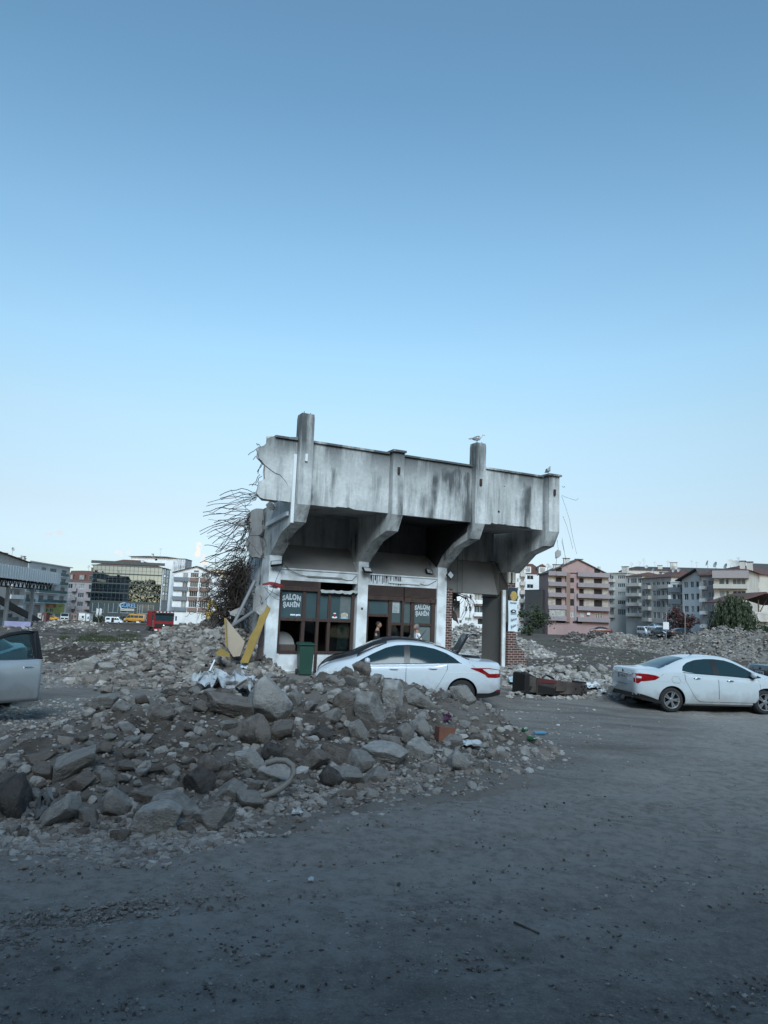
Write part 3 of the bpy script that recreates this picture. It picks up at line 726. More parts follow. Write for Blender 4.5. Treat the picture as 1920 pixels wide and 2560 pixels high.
# grey paint over the upper part of the last pier, dark cable along the edge
fr('painted_panel', (9.585, 9.6, .57, 1.66, 2.93, 4.3), m=GREYP)
MB().tube([(9.57, .45, 3.05), (9.57, .6, 2.93), (9.57, 1.7, 2.93)], .02, 5).build('rusty_bar', RUST, ruin)
MB().tube([onU(1150, 1401, 9.0) + V((-.6, -.05, 0)), onU(1238, 1405, 9.57), onU(1256, 1438, 9.57), onU(1268, 1462, 9.57), onU(1272, 1490, 9.57)], .016, 5).build('cable', WIREM, ruin)
for x in (1144, 1156): MB().tube([onN(x, 1380, -.4), onN(x - 1, 1483, -.42)], .008, 4).build('cable', WIREM, ruin)
# torn awning behind the brick pillar
AW = mat('brown_awning', (.05, .032, .03), .8, (.09, .06, .055), 3)
def patch(name, m, pts, th=.03, n=-1.3): 
    q = [onN(x, y, n) for x, y in pts]
    return MB().prism(q, [p + V((0, th, 0)) for p in q]).build(name, m, ruin)
patch('torn_awning', AW, [(1118, 1474), (1140, 1482), (1165, 1495), (1166, 1499), (1150, 1490), (1142, 1492), (1143, 1505), (1136, 1497), (1134, 1525), (1141, 1535), (1147, 1560), (1140, 1553), (1133, 1550), (1131, 1500), (1126, 1478), (1118, 1490)])
patch('awning_panel', BROWNP, [(1114, 1490), (1131, 1496), (1132, 1546), (1114, 1546)], .03, -1.6); patch('awning_panel', mat('beige_board', (.3, .28, .25), .8), [(1135, 1500), (1150, 1503), (1149, 1545), (1137, 1545)], .03, -1.7)
patch('awning_edge', STEELW, [(1112, 1470), (1118, 1471), (1160, 1487), (1160, 1489), (1118, 1475), (1112, 1474)], .03, -1.25)
for k in range(16):
    a = onN(1160 + RND.uniform(-6, 22), 1488 + RND.uniform(-3, 3), -1.5); b_ = a + V((RND.uniform(-.6, .5), RND.uniform(-.2, .2), -RND.uniform(.4, 1.1)))
    MB().tube([a, a.lerp(b_, .5) + V((RND.uniform(.0, .3), 0, .1)), b_], .008, 4).build('rebar', WIREM, ruin)
# broken lumps on the left end
def lump(name, pts, Y, th, fm=CONC, seed=0):
    q = [lw(at(x, y, Y)) for x, y in pts]
    return broken_slab(name, q, th, BROKEN, ruin, fm, (RMI.to_3x3() @ V((.25, .97, 0))), .05, seed)
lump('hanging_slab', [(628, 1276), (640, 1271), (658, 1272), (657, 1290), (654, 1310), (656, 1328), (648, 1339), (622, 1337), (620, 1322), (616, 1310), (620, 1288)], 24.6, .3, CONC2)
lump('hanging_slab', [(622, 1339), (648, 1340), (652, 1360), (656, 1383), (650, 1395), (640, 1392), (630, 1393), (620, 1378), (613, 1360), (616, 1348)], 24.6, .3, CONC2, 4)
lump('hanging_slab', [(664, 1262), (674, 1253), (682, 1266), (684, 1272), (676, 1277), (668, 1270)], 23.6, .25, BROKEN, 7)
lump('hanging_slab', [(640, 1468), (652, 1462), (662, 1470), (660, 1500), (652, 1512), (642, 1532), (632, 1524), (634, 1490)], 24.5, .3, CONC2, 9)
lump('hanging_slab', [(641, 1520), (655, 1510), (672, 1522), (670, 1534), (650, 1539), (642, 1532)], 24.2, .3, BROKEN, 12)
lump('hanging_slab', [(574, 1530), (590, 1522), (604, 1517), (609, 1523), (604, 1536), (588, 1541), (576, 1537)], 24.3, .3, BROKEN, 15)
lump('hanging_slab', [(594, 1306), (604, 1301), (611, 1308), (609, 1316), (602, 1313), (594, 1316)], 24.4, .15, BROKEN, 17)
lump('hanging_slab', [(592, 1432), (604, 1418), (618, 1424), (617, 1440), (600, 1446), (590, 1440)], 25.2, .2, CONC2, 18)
lump('hanging_slab', [(1388, 1380), (1394, 1374), (1402, 1377), (1403, 1388), (1397, 1394), (1389, 1395)], 27.0, .2, BROKEN, 21)
# reinforcing bars sprung from the broken end
def rod(a, b_, Ya, Yb, r=.011, wob=.25, droop=.25, n=7, par=ruin, name='rebar', m=RUST):
    A, B = at(a[0], a[1], Ya), at(b_[0], b_[1], Yb); pts = []; L = (B - A).length
    ox, oy = RND.uniform(0, 99), RND.uniform(0, 99)
    for k in range(n + 1):
        t = k / n; p = A.lerp(B, t); e = math.sin(math.pi * t)
        p += V((noise.noise((ox, t * 2.3, 0)), noise.noise((oy, t * 2.3, 1)) * .8, noise.noise((ox, oy, t * 2.6)))) * wob * min(1, L * .5) * (e + (.25 if k == n else 0))
        p.z += droop * e * L * .22
        pts.append(lw(p))
    return MB().tube(pts, r, 4).build(name, m, par)
for x, y, sx, sy in ((549, 1240, 643, 1231), (551, 1245, 643, 1233), (519, 1258, 640, 1242), (516, 1265, 642, 1244), (553, 1250, 641, 1240), (508, 1281, 625, 1276), (508, 1291, 625, 1279), (530, 1282, 642, 1246), (536, 1306, 622, 1284), (539, 1312, 622, 1290),
                     (500, 1330, 620, 1290), (500, 1338, 622, 1295), (520, 1334, 624, 1300), (521, 1347, 628, 1305), (530, 1360, 618, 1310), (545, 1345, 626, 1312), (549, 1380, 618, 1325), (528, 1392, 616, 1350), (540, 1380, 618, 1345), (545, 1403, 620, 1365), (525, 1400, 614, 1362),
                     (500, 1408, 612, 1372), (512, 1395, 612, 1376), (560, 1330, 626, 1292), (570, 1300, 626, 1280), (560, 1290, 630, 1262), (572, 1276, 640, 1250), (548, 1272, 641, 1248), (583, 1345, 622, 1318), (515, 1420, 606, 1390), (535, 1430, 604, 1400), (505, 1440, 604, 1405),
                     (500, 1462, 600, 1420), (522, 1450, 600, 1432), (518, 1480, 596, 1440), (505, 1500, 596, 1455), (640, 1110, 655, 1118), (620, 1138, 655, 1117), (632, 1149, 656, 1130), (645, 1185, 656, 1155), (644, 1180, 658, 1152), (630, 1215, 650, 1186), (638, 1210, 655, 1190), (622, 1212, 646, 1216)):
    Y = 22.6 if y < 1260 else 24.4
    rod((sx, sy), (x, y), Y + .2, Y + RND.uniform(-1.2, .6), .011 if sy < 1400 else .012)
for k in range(44):
    sx, sy = RND.uniform(596, 640), RND.uniform(1290, 1420); ex, ey = sx - RND.uniform(10, 80), sy + RND.uniform(30, 130)
    rod((sx, sy), (ex, ey), 24.8, 24.8 + RND.uniform(-.9, .9), .009, .4, .1)
for k in range(46):        # the loose ends: shorter, kinked, every way
    sx, sy = RND.choice(((641, 1240), (625, 1285), (620, 1300), (622, 1320), (618, 1345), (614, 1375), (604, 1400), (600, 1430))); sx += RND.uniform(-4, 4); sy += RND.uniform(-6, 6)
    an = RND.gauss(2.75, .55); l = RND.uniform(25, 110) * (1 if sy > 1250 else .8)
    rod((sx, sy), (sx + l * math.cos(an), sy + l * math.sin(an) * .75), 24.5 if sy > 1250 else 22.8, 24.4 + RND.uniform(-1, 1) if sy > 1250 else 22.6, RND.choice((.006, .008, .011, .014)), RND.uniform(.3, .6), RND.uniform(-.2, .3), 9)
mb = MB()
def rod_into(mb, a, b_, Ya, Yb, r, wob, n=6):
    A, B = at(a[0], a[1], Ya), at(b_[0], b_[1], Yb); ox = RND.uniform(0, 99); pts = []
    for k in range(n + 1):
        t = k / n; p = A.lerp(B, t) + V((noise.noise((ox, t * 3, 0)), noise.noise((ox, t * 3, 9)), noise.noise((ox, 5, t * 3)))) * wob * math.sin(math.pi * t * .85 + .2); pts.append(lw(p))
    mb.tube(pts, r, 3, cap=False)
for k in range(420):
    t = RND.random(); cx = 606 - 32 * t + RND.gauss(0, 12 + 12 * t); cy = 1395 + 140 * t; l = RND.uniform(20, 75); an = RND.gauss(1.9, .6)
    rod_into(mb, (cx, cy), (cx + l * math.cos(an), cy + l * math.sin(an)), 25 + RND.uniform(-.5, .6), 25 + RND.uniform(-.8, .8), .009, .45)
for k in range(120):
    cx, cy = RND.uniform(525, 610), RND.uniform(1450, 1540); an = RND.uniform(0, 6.28); l = RND.uniform(20, 60)
    rod_into(mb, (cx, cy), (cx + l * math.cos(an), cy + l * math.sin(an)), 25.4 + RND.uniform(-.7, .7), 25.4 + RND.uniform(-.7, .7), .008, .5)
tag(mb.build('rebar_tangle', RUST, ruin), kind='stuff')
# loose wires
def wire(pts, Y, r=.006, par=ruin):
    return MB().tube([lw(at(x, y, Y + (k % 2) * .1)) for k, (x, y) in enumerate(pts)], r, 4).build('loose_wire', WIREM, par)
wire([(1405, 1216), (1410, 1219), (1412, 1215)], 26.9, .009); wire([(1405, 1238), (1412, 1242), (1430, 1248), (1440, 1251), (1446, 1246)], 26.9)
wire([(1404, 1240), (1412, 1262), (1424, 1300), (1432, 1345), (1442, 1385)], 26.9); wire([(1407, 1290), (1416, 1312), (1424, 1340), (1432, 1372)], 26.9)
wire([(1405, 1345), (1408, 1362), (1412, 1386), (1414, 1400)], 26.9); wire([(1404, 1352), (1412, 1385), (1418, 1420)], 26.9); wire([(1396, 1374), (1393, 1358), (1394, 1350)], 26.9); wire([(1392, 1394), (1389, 1420), (1391, 1440)], 26.9)
wire([(640, 1398), (636, 1430), (634, 1460), (638, 1490)], 24.2, .01); wire([(650, 1396), (648, 1420), (650, 1450), (648, 1462)], 24.2, .01); wire([(654, 1394), (652, 1425), (650, 1462)], 24.2, .012)
wire([(645, 1338), (658, 1342), (665, 1355), (665, 1366), (660, 1368)], 24.1, .01); wire([(663, 1500), (680, 1480), (690, 1450), (702, 1422)], 23.6, .008)
wire([(664, 1472), (676, 1488), (690, 1497), (699, 1500)], 23.6, .007); wire([(660, 1468), (680, 1480), (699, 1490)], 23.6, .007)
wire([(719, 1290), (718, 1330), (719, 1370), (720, 1400)], 22.8, .006)

# what can be made out inside through the lower panes
tt = thing('round_tabletop', 'pale round tabletop leaning inside behind the left shop window', 'table', RM @ V((.72, .75, .95)), ANG)
MB().lathe([(.42, -.015), (.42, .015)], Matrix.Rotation(rad(72), 4, 'X') @ Matrix.Rotation(rad(12), 4, 'Y'), 28).build('tabletop', mat('pale_laminate', (.3, .3, .29), .6), tt); MB().tube([(0, 0, 0), (0, .3, -.8)], .03, 6).build('table_leg', BLACK, tt)
bn_ = thing('upholstered_bench', 'dark upholstered bench inside under the left shop window', 'bench', RM @ V((.62, .42, .06)), ANG)
MB().box(-.4, .4, 0, .42, .3, .5).build('seat', mat('brown_upholstery', (.07, .05, .045), .8), bn_, bevel=.03); MB().box(-.4, .4, -.08, -.003, .35, .88).build('backrest', MATS['brown_upholstery'], bn_, bevel=.03)
for s_ in (-.35, .35): MB().box(s_ - .03, s_ + .03, .05, .35, 0, .298).build('leg', BLACK, bn_)
# ---------------------------------------------------------------- vehicles (local: x forward from the rear bumper, y left, z up)
def paint(name, c, metal=0, rough=.3):
    m = mat(name, c, rough, metal=metal, coat=.6, spec=.5, c2=tuple(q * .93 for q in c), sc=1.5)
    t = m.node_tree; N, L = t.nodes, t.links; b = N['Principled BSDF']; src = b.inputs['Base Color'].links[0].from_socket     # road dust thrown up along the sills
    g = N.new('ShaderNodeTexCoord'); sp = N.new('ShaderNodeSeparateXYZ'); L.new(g.outputs['Object'], sp.inputs[0]); n = N.new('ShaderNodeTexNoise'); n.inputs['Scale'].default_value = 5; n.inputs['Detail'].default_value = 8; L.new(g.outputs['Object'], n.inputs['Vector'])
    a = N.new('ShaderNodeMath'); a.operation = 'MULTIPLY_ADD'; L.new(n.outputs[0], a.inputs[0]); a.inputs[1].default_value = -.55; L.new(sp.outputs['Z'], a.inputs[2])
    r = N.new('ShaderNodeMapRange'); r.inputs[1].default_value = .32; r.inputs[2].default_value = -.08; r.inputs[4].default_value = .7; L.new(a.outputs[0], r.inputs[0])
    mx = N.new('ShaderNodeMixRGB'); L.new(r.outputs[0], mx.inputs[0]); L.new(src, mx.inputs[1]); mx.inputs[2].default_value = (.23, .21, .19, 1); L.new(mx.outputs[0], b.inputs['Base Color'])
    return m
P_WHITE = paint('white_car_paint', (.6, .66, .71)); P_WHITE2 = paint('pearl_white_car_paint', (.5, .555, .59)); P_SILVER = paint('silver_car_paint', (.5, .54, .57), .4, .3)
P_BLACK = paint('black_car_paint', (.012, .013, .017)); P_NAVY = paint('dark_blue_car_paint', (.008, .014, .022))
P_YELLOW = paint('yellow_car_paint', (.7, .33, .01)); P_ORANGE = paint('orange_van_paint', (.42, .2, .02)); P_RED = paint('red_car_paint', (.2, .012, .016)); P_BLUE = paint('blue_car_paint', (.03, .09, .16))
CGLASS = mat('tinted_car_glass', (.016, .036, .044), .1, spec=.3)
TRIM = mat('black_car_trim', (.012, .012, .013), .35); TYRE = mat('tyre_rubber', (.018, .018, .019), .85, bump=.3, bsc=40)
RIM = mat('alloy_rim', (.4, .42, .44), .3, metal=.8); CHROME = mat('chrome', (.7, .72, .74), .12, metal=1)
LRED = mat('red_lamp', (.28, .008, .012), .12, (.18, .004, .008), 9, spec=.8); LWHITE = mat('clear_lamp', (.5, .54, .56), .15, (.68, .72, .74), 14, spec=.8)
PLATEW = mat('plate_white', (.5, .53, .55), .6); SEAM = mat('panel_gap', (.03, .033, .036), .7); PLATEB = mat('plate_blue', (.02, .05, .2), .6)
class Body:
    def __init__(s, L, top, belt, w, wr, zlo, crown=.07, tum=.93):
        s.L, s.top, s.belt, s.w, s.wr, s.zlo, s.crown, s.tum = L, top, belt, w, wr, zlo, crown, tum
    def section(s, x):
        zt, zb, w, wr, zl = interp(s.top, x), interp(s.belt, x), interp(s.w, x), interp(s.wr, x), interp(s.zlo, x)
        zb = min(zb, zt - .015); h = zt - zb; c = min(s.crown, h * .35); wr = min(wr, w * .97)
        zm = zl + (zb - zl) * .48
        p = [(0, zl), (.55 * w, zl), (.86 * w, zl + .015), (.955 * w, zl + .07), (.985 * w, zl + .16), (1.0 * w, zm), (.998 * w, zm + (zb - zm) * .4), (.985 * w, zm + (zb - zm) * .75), (.965 * w, zb - .012)]
        a = (s.tum * w + (0), zb + .006 * min(1, h * 8)); e = (wr, zt - c)
        for t in (0, .2, .4, .6, .8, 1):
            b = .018 * math.sin(math.pi * t) * min(1, h * 3)
            p.append((a[0] + (e[0] - a[0]) * t + b, a[1] + (e[1] - a[1]) * t))
        p += [(wr * .93, zt - c * .48), (wr * .8, zt - c * .25), (wr * .5, zt - c * .08), (0, zt)]
        return p
    def side(s, x, z):
        p = s.section(x)[3:16]
        for (y0, z0), (y1, z1) in zip(p, p[1:]):
            if z0 <= z <= z1: return y0 + (y1 - y0) * (z - z0) / max(1e-6, z1 - z0)
        return p[0][0] if z < p[0][1] else p[-1][0]
    def topz(s, x, y):
        p = s.section(x)[9:]; y = abs(y)
        for (y0, z0), (y1, z1) in zip(p, p[1:]):
            if y1 <= y <= y0: return z0 + (z1 - z0) * (y0 - y) / max(1e-6, y0 - y1)
        return p[-1][1]
    def mesh(s, name, m, wheels, R=.36, hw=.62, step=.07, extra=None):
        xs = []; x = 0
        while x < s.L:
            xs.append(x); x += min(step, .02 + .35 * min(x, s.L - x) + .004)
        xs.append(s.L); mb = MB(); rings = []
        for x in xs:
            p = s.section(x); r = [V((x, y, z)) for y, z in p] + [V((x, -y, z)) for y, z in p[-2:0:-1]]
            rings.append([mb.bm.verts.new(q) for q in r])
        n = len(rings[0])
        for A, B in zip(rings, rings[1:]):
            for k in range(n): mb.bm.faces.new((A[k], A[(k + 1) % n], B[(k + 1) % n], B[k]))
        mb.bm.faces.new(rings[0][::-1]); mb.bm.faces.new(rings[-1])
        o = mb.build(name, [m, TRIM])
        cuts = []
        for wx, wz in wheels:
            for sg in (1, -1):
                c = MB().lathe([(R, 0), (R, .7)], Matrix.Translation(V((wx, sg * hw, wz))) @ Matrix.Rotation(rad(-90 * sg), 4, 'X'), 36).build('cut', m)
                md = o.modifiers.new('b', 'BOOLEAN'); md.operation = 'DIFFERENCE'; md.object = c; md.solver = 'EXACT'; cuts.append(c)
        bpy.context.view_layer.update(); dg = bpy.context.evaluated_depsgraph_get(); dg.update()
        me = bpy.data.meshes.new_from_object(o.evaluated_get(dg)); om = o.data
        bpy.data.objects.remove(o); bpy.data.meshes.remove(om)
        for c in cuts: cm = c.data; bpy.data.objects.remove(c); bpy.data.meshes.remove(cm)
        me.name = name
        for p in me.polygons:
            p.use_smooth = True; c = p.center; p.material_index = 0
            if extra and extra(c): p.material_index = 1
            for wx, wz in wheels:
                if math.hypot(c.x - wx, c.z - wz) < R * 1.03 and abs(p.normal.y) < .8 or (math.hypot(c.x - wx, c.z - wz) < R and abs(c.y) < hw + .06): p.material_index = 1
        me.set_sharp_from_angle(angle=rad(32))
        return me
    def patch(s, lo, up, sg=1, off=.004, nx=18, nz=4, th=0):
        x0, x1 = max(lo[0][0], up[0][0]), min(lo[-1][0], up[-1][0]); rows = []
        for i in range(nx + 1):
            x = x0 + (x1 - x0) * i / nx; a, b = lerp1(lo, x), lerp1(up, x)
            rows.append([V((x, sg * (s.side(x, a + (b - a) * k / nz) + off), a + (b - a) * k / nz)) for k in range(nz + 1)])
        return rows
    def put(s, name, m, parent, lo, up, sg=1, off=.004, nx=18, nz=4):
        mb = MB().grid(s.patch(lo, up, sg, off, nx, nz)); o = mb.build(name, m, parent, smooth=180)
        for p in o.data.polygons:                  # grid faces must look outwards
            pass
        return o
    def toppatch(s, name, m, parent, xa, xb, wa, wb, off=.005, n=10):
        """glass or lid on the upper surface between x = xa and xb; half widths wa, wb"""
        rows = []
        for i in range(n + 1):
            t = i / n; r = []
            for k in range(13):
                q = -1 + 2 * k / 12; x0 = xa + (xb - xa) * t; hw = wa + (wb - wa) * t
                x = x0 + (0 if callable(off) else 0); y = q * hw
                r.append(V((x, y, s.topz(x, y) + off)))
            rows.append(r)
        return MB().grid(rows).build(name, m, parent, smooth=180)
def wheel(parent, x, y, z, sg, r=.315, w=.2, spokes=5, double=True, rimr=.66, cover=None):
    M = Matrix.Translation(V((x, y, z))) @ Matrix.Rotation(rad(-90 * sg), 4, 'X')
    t = MB().lathe([(r * .62, 0), (r * .68, w * .5), (r * .86, w * .52), (r * .97, w * .42), (r, w * .2), (r, -w * .2), (r * .97, -w * .42), (r * .86, -w * .5), (r * .62, -w * .5)], M, 32, closed=True).build('wheel', TYRE, parent, smooth=50)
    rr = r * rimr; mb = MB()
    mb.lathe([(rr, w * .46), (rr * 1.03, w * .5), (rr * .95, w * .48), (rr * .9, w * .3), (rr * .9, -w * .3), (rr, -w * .3)], M, 32, closed=True)
    mb.lathe([(rr * .26, w * .2), (rr * .26, w * .42), (rr * .14, w * .46)], M, 16)
    for k in range(spokes):
        for d in ((-.16, .16) if double else (0,)):
            a = k * math.tau / spokes + d; ca, sa = math.cos(a), math.sin(a); ww = .075 if double else .13
            def P(rad_, off, h): return M @ V((rad_ * ca - off * sa, rad_ * sa + off * ca, h))
            r0, r1 = rr * .18, rr * .93
            mb.prism([P(r0, -rr * ww, w * .4), P(r1, -rr * ww * 1.1, w * .44), P(r1, rr * ww * 1.1, w * .44), P(r0, rr * ww, w * .4)], [P(r0, -rr * ww, w * .2), P(r1, -rr * ww, w * .3), P(r1, rr * ww, w * .3), P(r0, rr * ww, w * .2)])
    mb.build('rim', cover or RIM, t, smooth=40)
    MB().lathe([(rr * .9, -w * .1), (rr * .9, -w * .14)], M, 20).build('brake_disc', TRIM, t)
    return t
FOCUS = Body(4.53,
    [(0, .92), (.03, 1.02), (.12, 1.06), (.5, 1.075), (.72, 1.09), (1.0, 1.205), (1.35, 1.345), (1.65, 1.42), (2.1, 1.475), (2.4, 1.484), (2.7, 1.455), (2.95, 1.375), (3.3, 1.205), (3.58, 1.055), (3.8, .985), (4.1, .905), (4.3, .815), (4.44, .70), (4.53, .58)],
    [(0, .86), (.05, .97), (.5, 1.0), (1.0, 1.0), (1.6, .975), (2.6, .93), (3.3, .9), (3.6, .915), (4.0, .84), (4.3, .74), (4.45, .64), (4.53, .52)],
    [(0, .64), (.03, .74), (.12, .82), (.35, .88), (.8, .905), (1.5, .91), (3.3, .91), (3.9, .9), (4.2, .85), (4.38, .74), (4.48, .6), (4.53, .46)],
    [(0, .6), (.1, .7), (.5, .72), (.75, .7), (1.1, .63), (1.6, .575), (2.4, .57), (2.8, .585), (3.3, .67), (3.6, .74), (4.0, .7), (4.3, .56), (4.53, .36)],
    [(0, .36), (.1, .3), (.5, .24), (1.2, .17), (3.3, .17), (4.1, .19), (4.45, .21), (4.53, .25)])
EGEA = Body(4.532,
    [(0, .93), (.03, 1.06), (.1, 1.1), (.45, 1.11), (.66, 1.125), (.95, 1.235), (1.3, 1.365), (1.6, 1.44), (2.0, 1.488), (2.35, 1.497), (2.7, 1.465), (3.0, 1.36), (3.35, 1.19), (3.58, 1.075), (3.8, 1.02), (4.1, .95), (4.3, .86), (4.44, .73), (4.532, .58)],
    [(0, .88), (.05, 1.0), (.5, 1.045), (1.0, 1.04), (1.6, 1.01), (2.6, .965), (3.3, .93), (3.6, .955), (4.0, .89), (4.3, .79), (4.45, .66), (4.532, .52)],
    [(0, .66), (.03, .76), (.12, .83), (.35, .875), (.8, .895), (1.5, .9), (3.3, .9), (3.9, .89), (4.2, .84), (4.38, .73), (4.48, .6), (4.532, .46)],
    [(0, .62), (.1, .72), (.45, .73), (.7, .71), (1.0, .65), (1.6, .585), (2.4, .575), (2.8, .59), (3.3, .67), (3.6, .74), (4.0, .7), (4.3, .56), (4.532, .36)],
    [(0, .40), (.1, .32), (.5, .25), (1.2, .17), (3.3, .17), (4.1, .19), (4.45, .21), (4.532, .25)])
def sedan(name, label, B, pm, loc, yaw, cat='car', style='focus', sides=(1, -1), wr=.32, spokes=5, boot_open=False, driver_open=False, detail=True, group=None, cover=None, visor=None):
    c = thing(name, label, cat, loc, yaw, group)
    rx, fx = .96, 3.61; z = wr - .005
    ZB = lambda x: interp(B.belt, x)
    body = link('body', B.mesh('body', pm, ((rx, z), (fx, z)), wr + .045, .60, extra=lambda q: q.z < .3 and (q.x < .8 or q.x > 4.0)), c)
    for x in (rx, fx):
        for sg in (1, -1): wheel(c, x, sg * .76, z, sg, wr, .205, spokes, cover=cover)
    lowb = lambda x0, x1, d=.012: [(x0 + (x1 - x0) * k / 14, ZB(x0 + (x1 - x0) * k / 14) + d) for k in range(15)]
    def up(pts): return pts
    if style == 'focus':
        roofl = [(.98, 1.0), (1.15, 1.13), (1.35, 1.235), (1.6, 1.32), (1.9, 1.375), (2.25, 1.395), (2.55, 1.375), (2.8, 1.31), (3.1, 1.17), (3.36, 1.03), (3.5, .945)]
        d_rear, d_front = (1.33, 2.29), (2.32, 3.42); wp = (1.30, 2.22, 2.36); tail = 1.2
        sw = [(.98, .985), (1.08, .99), (3.5, .93)]
    else:
        roofl = [(1.3, 1.1), (1.36, 1.2), (1.5, 1.29), (1.75, 1.37), (2.05, 1.405), (2.3, 1.41), (2.6, 1.385), (2.85, 1.315), (3.15, 1.18), (3.4, 1.045), (3.52, .975)]
        d_rear, d_front = (1.34, 2.25), (2.28, 3.4); wp = (1.62, 2.17, 2.33); tail = 1.3
        sw = [(1.28, 1.04), (3.52, .95)]
    for sg in sides:
        x0, x1 = roofl[0][0], roofl[-1][0]
        lo = [(x, ZB(x) + .022) for x in [x0 + (x1 - x0) * k / 12 for k in range(13)]]
        if style != 'focus': lo[0] = (x0, 1.085); lo[1] = (x0 + .1, 1.06)
        B.put('side_window', CGLASS, c, lo, roofl, sg, .004, 36, 6)
        # pillars, quarter divider and window surround
        for a, b in ((wp[1], wp[2]),):
            B.put('pillar_trim', TRIM, c, [(a, ZB(a) + .024), (b, ZB(b) + .024)], [(a, lerp1(roofl, a) - .004), (b, lerp1(roofl, b) - .004)], sg, .009, 4, 5)
        a = wp[0]; B.put('pillar_trim', TRIM, c, [(a, ZB(a) + .024), (a + .03, ZB(a) + .024)], [(a, lerp1(roofl, a) - .004), (a + .03, lerp1(roofl, a + .03) - .004)], sg, .009, 2, 4)
        B.put('pillar_trim', TRIM, c, [(3.2, ZB(3.2) + .024), (roofl[-1][0], ZB(roofl[-1][0]) + .02)], [(3.2, lerp1(roofl, 3.2) - .06), (3.36, lerp1(roofl, 3.36) - .01), roofl[-1]], sg, .009, 6, 3)
        MB().tube([V((x, sg * (B.side(x, zz) + .006), zz)) for x, zz in [(q, ZB(q) + .014) for q in [x0 + (x1 - x0) * k / 16 for k in range(17)]]], .008, 4).build('window_trim', CHROME if style == 'chrome' else TRIM, c)
        if style == 'chrome': MB().tube([V((x, sg * (B.side(x, zz) + .006), zz)) for x, zz in roofl], .01, 4).build('window_trim', CHROME, c)
        # doors: thin skins standing proud over a dark gap
        for nm, (a, b), hx in (('rear_door', d_rear, 1.56), ('front_door', d_front, 2.5)):
            bl = lambda q, t=0: .3
            lo = [(a, .62), (a + .2, .34), (b - .05, .3), (b, .3)] if nm == 'rear_door' else [(a, .3), (b - .08, .3), (b, .42)]
            if nm == 'rear_door': lo = [(a, .86), (a + .06, .74), (a + .2, .5), (a + .3, .36), (a + .42, .3), (b, .3)]
            upb = [(a + (b - a) * k / 8, ZB(a + (b - a) * k / 8) + .0) for k in range(9)]
            g = lambda pts, d: [(x, zz + d) for x, zz in pts]
            B.put('door_gap', SEAM, c, [(lo[0][0] - .012, lo[0][1])] + g(lo, -.012)[0:] , [(upb[0][0] - .012, upb[0][1])] + upb, sg, .0025, 24, 6)
            dr = B.put(nm, pm, c, lo, upb, sg, .0055, 24, 8)
            hz = ZB(hx) - .11
            MB().tube([V((hx + t * .21, sg * (B.side(hx + t * .21, hz) + .006 + .03 * math.sin(math.pi * t) ** .5), hz + .008 * math.sin(math.pi * t))) for t in (0, .12, .3, .5, .7, .88, 1)], [.006, .012, .014, .014, .014, .012, .006], 6).build('door_handle', CHROME if style != 'focus' else pm, dr, smooth=60)
        # lamps
        if style == 'focus':
            lo, hi = [(.0, .72), (.14, .70), (.36, .705), (.42, .77), (.56, .83), (.76, .90)], [(.0, .88), (.3, .925), (.76, .915)]
            B.put('tail_lamp', LRED, c, lo, hi, sg, .008, 20, 5); B.put('reversing_lamp', LWHITE, c, [(.02, .8), (.32, .79), (.47, .89)], [(.02, .87), (.3, .905), (.47, .895)], sg, .011, 10, 3)
            B.put('head_lamp', LWHITE, c, [(3.96, .79), (4.2, .64), (4.4, .55), (4.5, .52)], [(3.96, .8), (4.25, .755), (4.4, .67), (4.5, .56)], sg, .006, 14, 4)
            B.put('bumper_insert', TRIM, c, [(.0, .3), (.3, .24), (.62, .2)], [(.0, .42), (.1, .42), (.22, .36), (.3, .335), (.62, .325)], sg, .004, 12, 3)
            B.put('reflector', LRED, c, [(.03, .375), (.19, .36)], [(.03, .41), (.12, .405), (.19, .365)], sg, .008, 6, 1)
        else:
            lo, hi = [(.0, .74), (.07, .72), (.12, .78), (.3, .8), (.5, .83), (.62, .9)], [(.0, .97), (.1, .985), (.3, .975), (.5, .95), (.62, .91)]
            B.put('tail_lamp', LRED, c, lo, hi, sg, .008, 20, 5); B.put('reversing_lamp', LWHITE, c, [(.0, .86), (.14, .86)], [(.0, .92), (.14, .905)], sg, .011, 4, 2)
            B.put('head_lamp', LWHITE, c, [(3.98, .85), (4.2, .7), (4.4, .6), (4.5, .56)], [(3.98, .86), (4.25, .81), (4.4, .73), (4.5, .6)], sg, .006, 14, 4)
            B.put('bumper_insert', TRIM, c, [(.0, .34), (.3, .28), (.7, .2)], [(.0, .47), (.15, .45), (.4, .38), (.7, .27)], sg, .004, 12, 3)
            if sg < 0:
                q = [(.95, .86), (1.0, .93), (1.15, .93), (1.2, .82), (1.16, .76), (1.0, .77), (.95, .86)]
                MB().tube([V((x, sg * (B.side(x, zz) + .001), zz)) for x, zz in q], .004, 3).build('fuel_flap', SEAM, c)
                MB().tube([V((x, sg * (B.side(x, zz) + .002), zz)) for x, zz in ((3.62, .68), (3.72, .685))], .014, 5).build('indicator', TRIM, c)
        # crease along the flank and the sill
        MB().tube([V((x, sg * (B.side(x, zz) - .002), zz)) for x, zz in [(.55 + k * .16, .80 - .002 * k) for k in range(20)]], .007, 4, cap=False).build('flank_crease', pm, c)
        # boot shut line and wing shut line
        MB().tube([V((x, sg * (B.side(x, zz) + .001), zz)) for x, zz in ((.8, 1.04), (.72, .98), (.66, .925))], .004, 3).build('boot_shut_line', SEAM, c)
        MB().tube([V((x, sg * (B.side(x, zz) + .001), zz)) for x, zz in ((3.42, .9), (3.46, .75), (3.44, .55), (3.36, .4))], .004, 3).build('wing_shut_line', SEAM, c)
        # mirror
        zz = ZB(3.25) + .03; y = B.side(3.25, zz)
